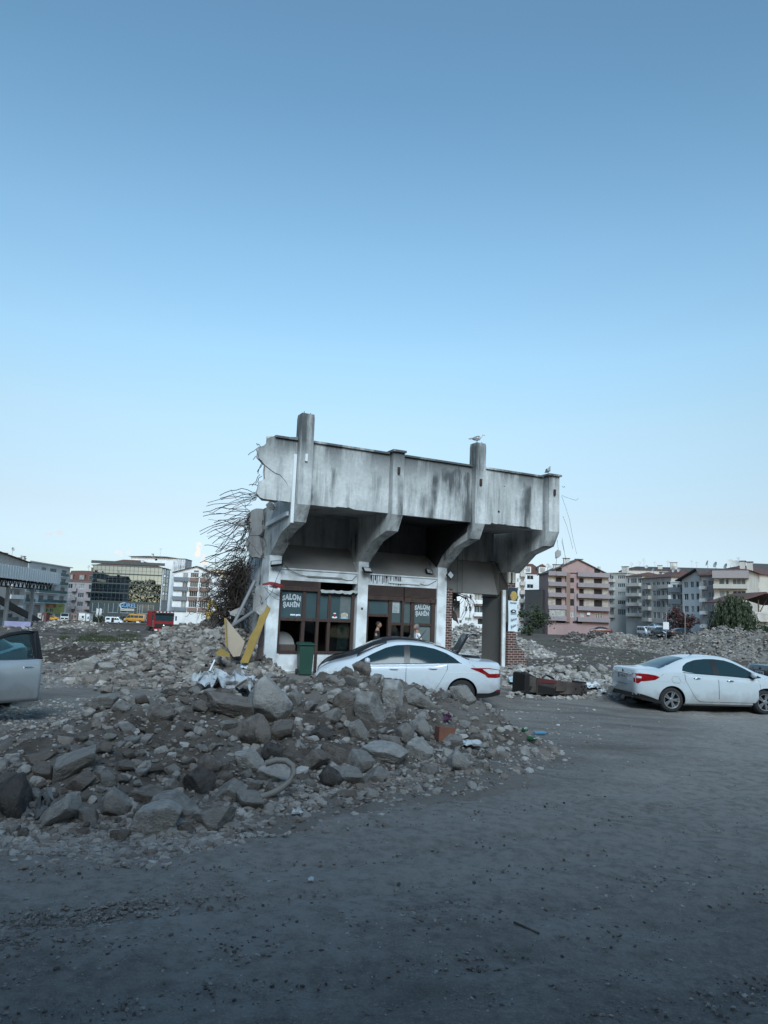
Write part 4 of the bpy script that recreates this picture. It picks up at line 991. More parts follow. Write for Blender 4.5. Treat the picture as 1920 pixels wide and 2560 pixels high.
        mm = MB().ball((3.24, sg * (y + .13), zz + .07), 1, 2, (.07, .115, .075)).build('mirror', pm, c, smooth=180)
        MB().box(3.2, 3.3, min(sg * (y - .02), sg * (y + .1)), max(sg * (y - .02), sg * (y + .1)), zz - .03, zz + .01).build('mirror_foot', TRIM, mm)
    # windscreen and rear window follow the roof surface
    xr0, xr1 = (.76, 1.6) if style == 'focus' else (.7, 1.5)
    B.toppatch('rear_window', CGLASS, c, xr0, xr1, .66 if style == 'focus' else .68, .5)
    B.toppatch('windscreen', CGLASS, c, 3.5, 2.78, .68, .53)
    MB().tube([V((x, y, B.topz(x, y) + .002)) for x, y in ((xr0 - .05, -.7), (xr0 - .06, 0), (xr0 - .05, .7))], .005, 3).build('boot_shut_line', SEAM, c)
    # rear end
    if style != 'focus':
        MB().box(-.012, .02, -.27, .27, .8, .93).build('plate_recess', SEAM, c)
        pl = MB().box(-.02, -.0125, -.26, .26, .805, .92).build('number_plate', PLATEW, c)
        MB().box(-.0235, -.0205, .2, .255, .807, .918).build('country_band', PLATEB, pl)
        text('plate_lettering', '37 ABE 837', .088, P_BLACK, pl, Matrix.Translation(V((-.0225, -.03, .832))) @ Matrix.Rotation(rad(-90), 4, 'Z') @ MX, .001, .001)
        MB().box(-.021, -.003, -.6, .6, .945, .962).build('boot_trim', CHROME, c)
        MB().ball((-.0, 0, 1.0), .042, 2, (.25, 1, 1)).build('badge', TRIM, c, smooth=180)
        MB().box(-.012, .003, -.3, .3, .655, .662).build('boot_shut_line', SEAM, c)
        for y in (.42, -.42): MB().box(-.008, .003, y - .06, y + .06, .985, 1.0).build('model_badge', CHROME, c)
    MB().box(-.015, .08, -.55, .55, .36, .46).build('rear_valance', TRIM, c)
    xa = 2.0; MB().tube([(xa, 0, B.topz(xa, 0) - .01), (xa - .05, 0, B.topz(xa, 0) + .06), (xa - .22, 0, B.topz(xa, 0) + .3)], [.025, .012, .005], 6).build('antenna', TRIM, c)
    MB().box(4.5, 4.545, -.28, .28, .36, .47).build('front_plate', PLATEW, c)
    if boot_open:
        T = Matrix.Translation(V((.72, 0, 1.09))) @ Matrix.Rotation(rad(62), 4, 'Y') @ Matrix.Translation(V((-.72, 0, -1.09)))
        rows = [[T @ V((x, y, B.topz(x, y * .95) + .015)) for y in [(-.66 + .11 * k) for k in range(13)]] for x in [.72 - .72 * k / 8 for k in range(9)]]
        rows.append([T @ V((-.02, y, .82)) for y in [(-.62 + .62 / 6 * k) for k in range(13)]])
        l = MB().grid(rows); a = l.mesh('boot_lid', pm, smooth=40); lid = link('boot_lid', a, c)
        md = lid.modifiers.new('thick', 'SOLIDIFY'); md.thickness = .05; md.offset = -1
        for y in (-.6, .6): MB().tube([(.8, y, 1.08), T @ V((.5, y, 1.04))], .018, 5).build('boot_hinge', TRIM, lid)
    return c
g = lambda px, py: hit(px, py, bare)
# white sedan behind the foreground heap, facing left (forward = -x in the world)
def place(rear_px, rear_py, yaw, B, sg):
    """ground point of the near rear wheel -> location of the local origin"""
    P = g(rear_px, rear_py); o = V((.96, sg * .86, 0)); o.rotate(Matrix.Rotation(yaw, 3, 'Z')); return V((P.x - o.x, P.y - o.y, P.z))
ya = rad(180 + 1)
loc = place(1154, 1767, ya, FOCUS, 1)
sedan('parked_car', 'white four door saloon with red tail lamps half hidden behind the foreground rubble heap', FOCUS, P_WHITE, loc, ya, style='focus', group='parked cars', sides=(1, -1))
dv = V((-.12, 2.35, .02))
sedan('parked_car', 'black saloon with its boot lid open, just behind the white saloon', FOCUS, P_BLACK, loc + dv, ya, style='focus', group='parked cars', boot_open=True)
yb = rad(6)
loc2 = place(1680, 1781, yb, EGEA, -1)
sedan('parked_car', 'pearl white saloon facing right on the dirt at the right edge', EGEA, P_WHITE2, loc2, yb, style='plain', group='parked cars', wr=.325)
loc3 = V((11.75, 22.6, bare(11.75, 22.6) - .05))
sedan('parked_car', 'dark blue saloon with chrome window trim behind the pearl white saloon', EGEA, P_NAVY, loc3, rad(3), style='chrome', group='parked cars')
# ---------------------------------------------------------------- the town around the cleared lot
def wallm(name, c, k=.8): return mat(name, c, .9, tuple(q * k for q in c), .35, .1, 5, c3=tuple(q * .86 for q in c), sc3=.12, stretch=(1, 1, .5))
GL = [mat('window_dark', (.018, .026, .03), .08, spec=.7), mat('window_curtain', (.16, .18, .185), .25, (.3, .32, .32), 1.5), mat('window_teal', (.05, .07, .078), .08, spec=.7), mat('window_shade', (.08, .085, .085), .2, (.14, .15, .15), .8)]
FRW = mat('white_window_frame', (.5, .53, .55), .5); HOLE = mat('empty_opening', (.012, .011, .011), .9)
ROOFT = mat('brown_tiles', (.075, .035, .03), .85, (.11, .055, .045), 6, .3, 30); ROOFD = mat('dark_roof', (.045, .042, .045), .85, (.07, .065, .066), 3)
CW = wallm('white_render', (.66, .69, .71)); CC = wallm('cream_render', (.46, .45, .42)); CG = wallm('grey_render', (.46, .455, .44)); CM = wallm('mauve_render', (.31, .285, .3)); CB = wallm('brown_render', (.2, .14, .12)); CP = wallm('pink_render', (.3, .215, .215), .8); CPD = wallm('dusty_pink_render', (.24, .215, .235))
BAND = wallm('blue_grey_band', (.15, .18, .21)); TEAL = mat('teal_balcony_glass', (.01, .085, .11), .12, (.015, .11, .135), .6, spec=.7); CK = wallm('dark_concrete', (.075, .078, .08)); STN = wallm('stained_render', (.48, .465, .44), .62)
DISH = mat('dish_grey', (.4, .42, .42), .6)
RC = random.Random(5)
class Block:
    def __init__(s, label, pa, pb, Ya, Yb, ytop, wall, depth=11, cat='apartment building', group='apartment blocks around the lot', name='apartment_building', zb=None, side=True):
        A = at(pa, 1500, Ya); B = at(pb, 1500, Yb); s.pa, s.Ya = pa, Ya
        zb = bare((A.x + B.x) / 2, (A.y + B.y) / 2) - .8 if zb is None else zb
        s.W = math.hypot(B.x - A.x, B.y - A.y); yaw = math.atan2(B.y - A.y, B.x - A.x)
        s.o = thing(name, label, cat, (A.x, A.y, zb), yaw, group); s.zb = zb
        s.M = Matrix.Translation(V((A.x, A.y, zb))) @ Matrix.Rotation(yaw, 4, 'Z'); s.MI = s.M.inverted()
        s.D = depth; s.H = s.z(pa if ytop[0] is None else ytop[0], ytop[1]); s.wall = wall; s.holes = []; s.todo = []
    def loc(s, px, py, y=0):
        d = s.MI.to_3x3() @ ray(px, py); o = s.MI @ EYEP; return o + d * ((y - o.y) / d.y)
    def z(s, px, py): return s.loc(px, py).z
    def x(s, px, py=1500): return s.loc(px, py).x
    def hole(s, x0, x1, z0, z1, kind='w', mull=1, trans=False, glass=None, frame=None, name='window'):
        s.holes.append((x0, x1, z0, z1)); s.todo.append((x0, x1, z0, z1, kind, mull, trans, glass, frame, name)); return s
    def row(s, pxs, zs, lo=.95, hi=.55, kind='w', **k):
        for a, b in pxs:
            x0, x1 = s.x(a), s.x(b)
            for z in zs: s.hole(x0, x1, z[0] + lo, z[1] - hi, kind, max(1, round((x1 - x0) / .8)), **k)
        return s
    def balcony(s, px0, px1, zs, m, proj=1.1, h=.95, th=.12, slab=None, rail=False):
        for z in zs:
            x0, x1 = (s.x(px0), s.x(px1)) if px0 > -900 else (0, s.W)
            mb = MB(); mb.box(x0, x1, -proj, -.003, z - .16, z)
            if not rail:
                mb.box(x0, x1, -proj, -proj + th, z, z + h); mb.box(x0, x0 + th, -proj + th, -.003, z, z + h); mb.box(x1 - th, x1, -proj + th, -.003, z, z + h)
                bmesh.ops.remove_doubles(mb.bm, verts=mb.bm.verts, dist=.001)
                mb.build('balcony', m, s.o)
            else:
                b = mb.build('balcony', slab or CW, s.o)
                r = MB(); r.box(x0, x1, -proj - .01, -proj + .03, z + .06, z + h); r.build('balcony_rail', m, b)
        return s
    def finish(s, roof='flat', rm=None, over=.5, rh=2.2, ridge=.5):
        H, W, D = s.H, s.W, s.D; rm = rm or ROOFT
        xs = sorted({0, W} | {min(W, max(0, q)) for h in s.holes for q in h[:2]}); zs = sorted({0, H} | {q for h in s.holes for q in h[2:]})
        mb = MB(); vx = {}
        def v(i, k):
            if (i, k) not in vx: vx[i, k] = mb.bm.verts.new((xs[i], 0, zs[k]))
            return vx[i, k]
        for i in range(len(xs) - 1):
            for k in range(len(zs) - 1):
                cx, cz = (xs[i] + xs[i + 1]) / 2, (zs[k] + zs[k + 1]) / 2
                if any(a < cx < b and c < cz < d for a, b, c, d in s.holes): continue
                mb.bm.faces.new((v(i, k), v(i + 1, k), v(i + 1, k + 1), v(i, k + 1)))
        for a, b, c, d in s.holes:
            t = .22; q = [(a, c), (b, c), (b, d), (a, d)]
            for (x0, z0), (x1, z1) in zip(q, q[1:] + q[:1]): mb.face([(x0, 0, z0), (x1, 0, z1), (x1, t, z1), (x0, t, z0)])
        mb.face([(0, 0, 0), (0, 0, H), (0, D, H), (0, D, 0)]); mb.face([(W, 0, 0), (W, D, 0), (W, D, H), (W, 0, H)]); mb.face([(0, D, 0), (0, D, H), (W, D, H), (W, D, 0)]); mb.face([(0, 0, H), (W, 0, H), (W, D, H), (0, D, H)])
        me = mb.mesh('wall', s.wall); w = link('wall', me, s.o)
        for x0, x1, z0, z1, kind, n, trans, gl, frm, nm in s.todo:
            gm = gl or (HOLE if kind == 'o' else RC.choice(GL))
            if kind == 'o':
                MB().box(x0, x1, .2, .24, z0, z1).build(nm, gm, s.o); continue
            f = MB(); t = .07; y0, y1 = .1, .17
            f.box(x0, x1, y0, y1, z0, z0 + t); f.box(x0, x1, y0, y1, z1 - t, z1)
            for k in range(n + 1):
                x = x0 + (x1 - x0 - t) * k / n; f.box(x, x + t, y0 + .004, y1, z0 + t, z1 - t)
            fo = f.build(nm, frm or FRW, s.o)
            MB().box(x0, x1, .175, .2, z0, z1).build('pane', gm, fo)
        if roof == 'flat':
            m = MB(); m.box(-over, W + over, -over, D + over, H + .003, H + .28); m.build('roof', rm, s.o)
        elif roof == 'hip':
            a = V((-over, -over, H)), V((W + over, -over, H)), V((W + over, D + over, H)), V((-over, D + over, H))
            m = MB(); i = min(W, D) * .42
            r = [V((i, D / 2 - .01, H + rh)), V((W - i, D / 2 - .01, H + rh)), V((W - i, D / 2 + .01, H + rh)), V((i, D / 2 + .01, H + rh))]
            m.prism([q + V((0, 0, .004)) for q in a], r); m.build('roof', rm, s.o)
        elif roof == 'gable':
            x = W * ridge; t = .22
            f = lambda y: [V((-over, y, H - over * .35)), V((x, y, H + rh)), V((W + over, y, H - over * .35)), V((W + over, y, H - over * .35 + t)), V((x, y, H + rh + t)), V((-over, y, H - over * .35 + t))]
            MB().prism(f(-over), f(D + over)).build('roof', rm, s.o)
            g_ = [V((.01, 0, H)), V((W - .01, 0, H)), V((x, 0, H + rh))]
            MB().prism(g_, [q + V((0, D, 0)) for q in g_]).build('gable_wall', s.wall, s.o)
        return s
    def chimney(s, px, w, h, y=3, m=None, cap=True, base=None):
        x = s.x(px); z = s.H if base is None else base; c = MB().box(x - w / 2, x + w / 2, y, y + .8, z, z + h).build('chimney', m or CG, s.o)
        if cap: MB().box(x - w / 2 - .15, x + w / 2 + .15, y - .15, y + .95, z + h + .003, z + h + .16).build('chimney_cap', ROOFD, c)
        return s
    def dish(s, px, h=1.6, y=2, r=.55, base=None):
        x = s.x(px); z = s.H + .1 if base is None else base
        p = MB().tube([(x, y, z), (x, y, z + h)], .035, 5).build('dish_pole', WIREM, s.o)
        M = Matrix.Translation(V((x, y - .05, z + h))) @ Matrix.Rotation(rad(70), 4, 'X') @ Matrix.Rotation(rad(RC.uniform(-25, 25)), 4, 'Y')
        MB().lathe([(.01, -.0), (r * .5, .04), (r, .16), (r, .18), (r * .5, .06), (.01, .03)], M, 18).build('satellite_dish', DISH, p, smooth=60)
        return s
    def aerial(s, px, h=2.4, y=2):
        x = s.x(px); m = MB().tube([(x, y, s.H), (x, y, s.H + h)], .025, 4)
        for k in range(3): m.tube([(x - .7 + .15 * k, y, s.H + h - .1 - .28 * k), (x + .7 - .15 * k, y, s.H + h - .1 - .28 * k)], .02, 3)
        m.build('aerial', WIREM, s.o); return s
def fl(b, px, ys): 
    z = [b.z(px, y) for y in ys]; return list(zip(z[1:], z[:-1]))
# ---- left side
b = Block('white block with long teal glass balconies over a yellow shop hoarding, at the far left', 62, 168, 214, 246, (62, 1402), CW, 14)
F = fl(b, 155, (1419, 1441, 1463, 1485, 1508))
b.row([(148, 160)], F, .1, .7, name='balcony_door'); b.row([(96, 108), (118, 134)], F, .1, .75, name='balcony_door'); b.row([(64, 74)], F[1:], .1, .75, name='balcony_door')
b.balcony(146, 163, [z for z, _ in F], TEAL, .5, rail=True); b.balcony(86, 140, [z for z, _ in F], TEAL, 1.2, rail=True); b.balcony(60, 78, [z for z, _ in F], TEAL, 1.2, rail=True)
z0 = b.z(155, 1508); b.row([(66, 82), (86, 104)], [(0.4, z0 - .2)], .6, .5, name='shop_window'); b.row([(118, 136), (142, 160)], [(.3, z0 - 3.2)], .5, .3, kind='w', name='shop_window')
b.finish('flat', CW, .7)
xa, xb, za, zc = b.x(114), b.x(161), b.z(140, 1533), b.z(140, 1509)
bn = MB().box(xa, xb, -.25, -.01, za, zc).build('shop_hoarding', mat('hoarding_yellow', (.36, .36, .1), .7, (.3, .36, .14), .4), b.o)
MB().box(xa + .3, xa + (xb - xa) * .53, -.27, -.252, zc - 1.3, zc - .3).build('red_band', mat('hoarding_red', (.3, .07, .04), .7), bn)
text('hoarding_lettering', 'ÖZTÜRK', .8, mat('hoarding_text', (.55, .5, .3), .7), bn, Matrix.Translation(V((xa + (xb - xa) * .27, -.275, zc - 1.12))) @ MX, .002, .02)
text('hoarding_lettering', 'MOBİLYA', .62, mat('hoarding_text_dark', (.05, .05, .04), .7), bn, Matrix.Translation(V((xa + (xb - xa) * .76, -.256, zc - 1.1))) @ MX, .002, .02)
for k in range(4): MB().box(xa + .5 + 1.45 * k, xa + 1.6 + 1.45 * k, -.262, -.252, za + .5, za + 1.5).build('furniture_picture', GL[k % 4], bn)
for px in (70, 80): b.chimney(px - 2, .9, 1.0)
b.chimney(76, 1.2, 1.6); b.dish(58, 1.2)
b = Block('pale block with a brown sloping roof behind the grandstand roof', -70, 61, 178, 205, (0, 1395), CG, 12)
F = fl(b, 40, (1445, 1470, 1496, 1522)); b.row([(22, 30), (34, 48)], F, .3, .6); b.balcony(18, 51, [z for z, _ in F], CW, 1.0)
b.finish('gable', ROOFT, .6, 1.5, .35); b.chimney(20, 2.2, 1.7, 2, CP); b.dish(36, 3)
b = Block('mauve and brown apartment block left of the glass office', 161, 233, 262, 262, (None, 1453), CM, 12)
F = fl(b, 200, (1456, 1478, 1500, 1522, 1545)); b.row([(166, 178), (193, 208)], F, .9, .6); b.row([(182, 188), (218, 226)], F, .1, .6, name='balcony_door'); b.balcony(179, 191, [z for z, _ in F[:3]], CM, 1.1); b.balcony(214, 230, [z for z, _ in F[:3]], CM, 1.1)
b.finish('flat', CB, .3)
tx = MB(); z1 = b.z(200, 1427); tx.prism([V((-.2, -.25, b.H + .28)), V((b.W + .2, -.25, b.H + .28)), V((b.W + .2, b.D, b.H + .28)), V((-.2, b.D, b.H + .28))], [V((.8, 1.6, z1)), V((b.W - .8, 1.6, z1)), V((b.W - .8, b.D - 1, z1 + .6)), V((.8, b.D - 1, z1 + .6))]); rf = tx.build('mansard_roof', ROOFT, b.o)
for a, c in ((170, 178), (193, 207), (217, 228)):
    f = MB().box(b.x(a), b.x(c), -.3, .9, b.H + .6, b.H + 2.6).build('dormer', CB, b.o); MB().box(b.x(a) + .25, b.x(c) - .25, -.34, -.303, b.H + .9, b.H + 2.3).build('window', RC.choice(GL), f)
b.chimney(216, 1, 1.3, 3, CB, base=z1); b.chimney(222, 1, 1.1, 3, CB, base=z1); b.dish(209, 1.6, 2, .6, z1)
# glass office
b = Block('dark green glass office block with four glazed storeys', 225, 401, 257, 259.5, (None, 1413), mat('green_cladding', (.022, .038, .04), .5, (.03, .048, .05), 1), 13, 'office building', None, 'office_building')
yy = [1414, 1437, 1461, 1484, 1506]; GZ = mat('mirror_glazing', (.03, .036, .03), .02, metal=0, spec=1.0); 
m, t, bs = nodes('mirror_glass'); bs.inputs['Base Color'].default_value = (.125, .165, .2, 1); bs.inputs['Metallic'].default_value = 1; bs.inputs['Roughness'].default_value = .02; GZ = m
MUL = MATS['green_cladding']
for a, c in zip(yy, yy[1:]):
    z1, z0 = b.z(310, a), b.z(310, c) + .45
    gz = MB().box(.2, b.W - .2, -.06, -.003, z0, z1).build('curtain_glazing', GZ, b.o)
    mm = MB()
    for k in range(1, 17): x = b.W * k / 17; mm.box(x - .05, x + .05, -.1, -.062, z0, z1)
    zz = z0 + (z1 - z0) * .36; mm.box(.2, b.W - .2, -.09, -.065, zz - .04, zz + .04); mm.build('mullion', MUL, gz)
for a, c in ((232, 262), (272, 297), (303, 337), (345, 357), (358, 386)):
    x0, x1 = b.x(a), b.x(c); za = b.z(310, 1536); b.hole(x0, x1, za + .5, b.z(310, 1509), 'w', 2, glass=GL[2]); b.hole(x0, x1, .8, za - .6, 'w', 2, glass=GL[0] if a != 345 else CW, name='shop_window')
ns_ = MB(); x0 = b.x(401)
b.finish('flat', MUL, .5)
MB().box(-.6, b.W + .6, -.7, 0.02, b.z(310, 1413) + .3, b.z(310, 1404)).build('cornice', MUL, b.o)
zr = b.z(310, 1404)
MB().prism([V((0, 1, b.H + .3)), V((b.W, 1, b.H + .3)), V((b.W, b.D, b.H + .3)), V((0, b.D, b.H + .3))], [V((9, 5, zr + 1.0)), V((b.W - 9, 5, zr + 1.0)), V((b.W - 9, 8, zr + 1.0)), V((9, 8, zr + 1.0))]).build('hip_roof', ROOFT, b.o)
b.dish(342, .5, 4, .6, zr)
text('sign_lettering', 'GÜREL', 2.0, mat('sign_blue', (.12, .3, .5), .4), b.o, Matrix.Translation(V((b.x(321), -.3, b.z(310, 1518)))) @ MX, .05, .03)
MB().tube([V((b.x(311) + 1.2 * math.cos(q / 10 * 3.6 + 1.2), -.32, b.z(310, 1515) + 1.1 * math.sin(q / 10 * 3.6 + 1.2))) for q in range(11)], .14, 5).build('sign_arc', FRW, b.o)
MB().box(b.x(303), b.x(338), -.22, -.02, b.z(310, 1527), b.z(310, 1521)).build('fascia_sign', mat('pale_sign', (.3, .32, .32), .6), b.o)
wl_ = MB().box(b.W + .003, b.W + .2, .1, b.D, 2.5, b.H - .2).build('side_wall', CW, b.o)
for k, yv in enumerate((1.6, 4.6)):
    for a in (1428, 1450, 1472, 1494):
        z = b.z(402, a); w = MB().box(b.W + .2, b.W + .26, 1 + k * 5.5, 4.6 + k * 5.5, z - 1.0, z + 1.1).build('window', FRW, b.o); MB().box(b.W + .262, b.W + .29, 1.2 + k * 5.5, 4.4 + k * 5.5, z - .8, z + .9).build('pane', GL[(k + a) % 2 * 2], w)
        if a < 1490: MB().box(b.W + .2, b.W + .75, 1.6 + k * 5.5, 3 + k * 5.5, z - 2.0, z - 1.2).build('air_conditioner', CW, b.o)
b = Block('tall plain white block rising behind the glass office', 318, 428, 300, 300, (None, 1397), CW, 12)
b.hole(b.x(379), b.x(385), b.z(380, 1401), b.z(380, 1396.5), 'o'); b.H = b.z(380, 1393); b.finish('hip', ROOFD, 1.0, .9)
b.aerial(388, 4); b.chimney(366, .6, 1.5)
b = Block('white stair tower with black streaks right of the tall white block', 425, 456, 292, 292, (None, 1397), streaked('streaked_render', (.5, .53, .56), (.08, .08, .08)), 10); b.finish('flat', ROOFD, .1)
b = Block('gabled block with grey balconies on the left and brown bands on the right', 431, 523, 262, 262, (None, 1430), CW, 13)
F = fl(b, 470, (1430, 1452, 1476, 1500, 1527)); b.row([(472, 492), (499, 520)], F, 1.3, .15); b.row([(453, 466)], F, .4, .4, name='balcony_door'); b.balcony(431.5, 468, [z for z, _ in F], BAND, .7, 1.2)
b.balcony(470, 494, [z for z, _ in F], CB, .45, 1.2); b.balcony(497, 523, [z for z, _ in F], CB, .45, 1.2)
b.hole(b.x(478), b.x(490), b.H - .001 + 0, b.H - .0005, 'o') if 0 else None
b.finish('gable', ROOFD, .7, 2.3, .6); w = MB().box(b.x(479), b.x(493), -.05, -.003, b.H + .2, b.H + 1.0).build('gable_window', FRW, b.o); MB().box(b.x(480), b.x(492), -.07, -.052, b.H + .3, b.H + .9).build('pane', GL[2], w)
MB().box(b.x(494.3), b.x(496.7), -.5, -.003, .5, b.H).build('drain_strip', CW, b.o); b.dish(497, 2.4, 6, .8); b.chimney(506, 2, 2.6, 7)
b = Block('low white block with a roof terrace, partly behind the rebar', 524, 680, 250, 244, (None, 1444), CW, 12)
F = fl(b, 560, (1446, 1476, 1503, 1530)); b.row([(550, 558), (570, 585), (600, 615)], F, 1, .5); b.finish('flat', CW, .2)
b.H += 1.6; MB().box(-.5, b.W + .5, -.8, 10, b.H, b.H + .3).build('terrace_roof', ROOFD, b.o)
for px in (526, 545, 565, 590): MB().box(b.x(px), b.x(px) + .4, .1, .5, b.H - 1.32, b.H - .003).build('terrace_post', CG, b.o)
b = Block('distant block on the hill with warm sunlight painted into its walls, left of the ruin', 498, 556, 420, 420, (None, 1424), mat('sunlight_tinted_render', (.7, .55, .33), .9, (.6, .46, .28), .3), 12); F = fl(b, 520, (1424, 1433, 1442, 1452)); b.row([(502, 510), (520, 530), (540, 549)], F, .8, .6); b.finish('flat', None, .3)  # warm low sunlight is put into the wall colour of both hill blocks
b = Block('second distant block with warm sunlight painted into its walls, nearer to the ruin', 552, 640, 420, 430, (None, 1436), MATS['sunlight_tinted_render'], 12); F = fl(b, 580, (1437, 1446, 1456)); b.row([(556, 564), (572, 580), (590, 600)], F, .8, .6); b.finish('hip', ROOFT, .5, 2)
# ---- seen through and beside the right end of the ruin
b = Block('white block with brown bands seen through the open bay of the ruin', 1095, 1222, 182, 182, (None, 1420), CW, 10)
F = fl(b, 1200, (1450, 1478, 1508, 1539)); b.row([(1186, 1214)], F, .75, .6, name='balcony_glazing'); b.row([(1163, 1169), (1173, 1179), (1120, 1135)], F, .9, .9); b.balcony(1184, 1216, [z - .05 for z, _ in F], CW, 1.0, .5)
for z, _ in F: MB().box(b.x(1184), b.x(1216), -1.04, -1.003, z - .32, z - .18).build('brown_band', CB, b.o)
b.hole(b.x(1195), b.x(1210), b.z(1200, 1561), b.z(1200, 1546)); b.hole(b.x(1163), b.x(1180), b.z(1170, 1552), b.z(1170, 1544)); b.hole(b.x(1149), b.x(1156), b.z(1150, 1558), b.z(1150, 1550))
b.finish('flat', CW, .2)
b = Block('narrow white block with small balconies beside the poster', 1262, 1313, 205, 205, (None, 1420), CW, 12)
F = fl(b, 1295, (1420, 1440, 1462, 1484, 1505, 1530, 1550)); b.row([(1291, 1296)], F, .8, .7); b.row([(1301, 1310)], F, .2, .5, name='balcony_door'); b.balcony(1299, 1312, [z for z, _ in F], CG, 1.0, .9); b.finish('flat', CW, .3)
b = Block('white block with dormers in a brown roof behind the pink house', 1311, 1362, 226, 226, (None, 1433), CW, 12)
F = fl(b, 1325, (1433, 1455, 1477, 1499)); b.row([(1317, 1333)], F, .8, .7); b.finish('hip', ROOFT, .5, 3.5)
for px in (1318, 1355):
    x = b.x(px); f = MB().box(x - 1.1, x + 1.1, -.2, 3, b.H + .1, b.H + 2.2).build('dormer', CW, b.o); MB().box(x - .8, x + .8, -.26, -.203, b.H + .5, b.H + 1.9).build('window', GL[1], f)
    MB().prism([V((x - 1.4, -.4, b.H + 2.2)), V((x + 1.4, -.4, b.H + 2.2)), V((x, -.4, b.H + 3.1))], [V((x - 1.4, 3, b.H + 2.2)), V((x + 1.4, 3, b.H + 2.2)), V((x, 3, b.H + 3.1))]).build('dormer_roof', ROOFT, f)
b.dish(1373, 2.8, 2, .6); b.dish(1378, 2.2, 2, .6)
b = Block('windowless dark grey concrete annexe left of the pink house', 1312, 1352, 200, 194, (None, 1477), CK, 9, 'annexe', None, 'concrete_annexe'); b.finish('flat', CK, .05)
# pink house: gutted upper floors
b = Block('pink gutted apartment house with empty window openings and a gabled roof', 1370, 1522, 190, 190, (None, 1432), CP, 11, 'apartment building')
F = fl(b, 1444, (1412, 1440, 1466, 1493, 1524, 1552)); zf = [z for z, _ in F]
for (a, c) in ((1389, 1404), (1425, 1435), (1448, 1459), (1485, 1505)):
    for z, zt in F[1:4]: b.hole(b.x(a), b.x(c), z + (.95 if a != 1389 else 1.0), zt - .55, 'o', name='empty_window')
b.hole(b.x(1425), b.x(1435), zf[0] + .8, b.H - .12, 'o', name='empty_window'); b.hole(b.x(1448), b.x(1459), zf[0] + .8, b.H - .12, 'o', name='empty_window')
z, zt = F[4]; b.hole(b.x(1426), b.x(1436), z + .9, zt - .6, 'w', 2); b.hole(b.x(1450), b.x(1460), z + .2, zt - .7, 'w', 2, glass=GL[1]); b.hole(b.x(1488), b.x(1506), z + .6, zt - .7, 'w', 3)
for a, c in ((1390, 1413), (1432, 1455)): b.hole(b.x(a), b.x(c), b.z(1444, 1559), b.z(1444, 1553.5), 'o', name='basement_slot')
b.finish('gable', ROOFD, .5, b.z(1444, 1399) - b.H, .49)
for (a, c) in ((1389, 1404), (1486, 1500)):
    MB().box(b.x(a), b.x(c), -.03, -.002, b.H - .1, b.H + 1.5).build('empty_window', HOLE, b.o)
PL = mat('scarred_plaster', (.36, .35, .31), .9, (.24, .2, .18), 1.4)
for (a, c) in ((1370.5, 1388), (1460, 1485), (1506, 1520)):
    for z, zt in F[1:4]: MB().box(b.x(a), b.x(c), -.02, -.002, z + .05, zt - .2).build('scarred_panel', PL, b.o)
b.balcony(1369, 1414, zf, CPD, 1.1, .95); b.balcony(1442, 1522, zf, CPD, 1.1, .95)
MB().box(b.x(1371), b.x(1412), -.9, -.85, zf[4] + .95, zf[4] + 2.6).build('balcony_glazing', GL[1], b.o)
MB().box(b.x(1414), b.x(1424), -.6, -.003, zf[4] - .4, b.z(1419, 1432)).build('brown_duct', CB, b.o)
MB().box(b.x(1436), b.x(1441), -.15, -.003, zf[4], b.z(1438, 1480)).build('stain_strip', CPD, b.o)
MB().box(b.x(1466), b.x(1474), -.5, -.02, zf[4] + 1.6, zf[4] + 2.2).build('air_conditioner', FRW, b.o)
b.chimney(1402, 2.0, 1.6, 4, CG, True, b.H + .9); b.chimney(1424, 1.6, 2.2, 3, CG, True, b.H + 2.0); b.chimney(1456, 1.9, 1.9, 3, CC, True, b.H + 2.2); b.chimney(1474, 1.0, 1.7, 3, CG, True, b.H + 1.2); b.chimney(1508, .6, 2.0, 3, CG, False, b.H + .4)
b.dish(1377, 2, 4, .5)
MB().box(.3, b.W - .3, 11.003, 15, 0, b.H - 4).build('rear_wing', CP, b.o)
# ---- right hand row
b = Block('grey block with a window strip, first in the row right of the pink house', 1518, 1567, 246, 240, (None, 1434), CG, 13)
F = fl(b, 1550, (1434, 1454, 1475, 1496, 1518, 1544)); b.row([(1544, 1563)], F, .9, .6); b.row([(1524, 1534)], F, .2, .6, name='balcony_door'); b.balcony(1520, 1538, [z for z, _ in F], CG, 1.2, .9); b.finish('flat', STN, .3); b.chimney(1549, 2.2, 2.4)
b = Block('grey block with rounded stained balconies, second in the row', 1565, 1606, 232, 226, (None, 1441), CG, 13)
F = fl(b, 1585, (1441, 1465, 1490, 1514, 1540)); b.row([(1568, 1573), (1577, 1592), (1595, 1603)], F, .7, .6); b.balcony(1571, 1604, [z for z, _ in F], STN, 1.2, .9); b.finish('hip', ROOFT, .5, 1.6); b.dish(1595, 3, 4)
b = Block('shabby stained block with bay windows in the middle of the row', 1604, 1679, 214, 200, (None, 1447), STN, 14)
F = fl(b, 1640, (1450, 1471, 1497, 1525, 1553)); b.row([(1607, 1612), (1632, 1639), (1641, 1650), (1655, 1661), (1666, 1676)], F, .8, .6); b.balcony(1613, 1629, [z for z, _ in F], STN, 1.1, .9); b.balcony(1652, 1679, [z for z, _ in F[:2]], CG, 1.0, .9); b.row([(1615, 1626)], F, .2, .7, name='balcony_door')
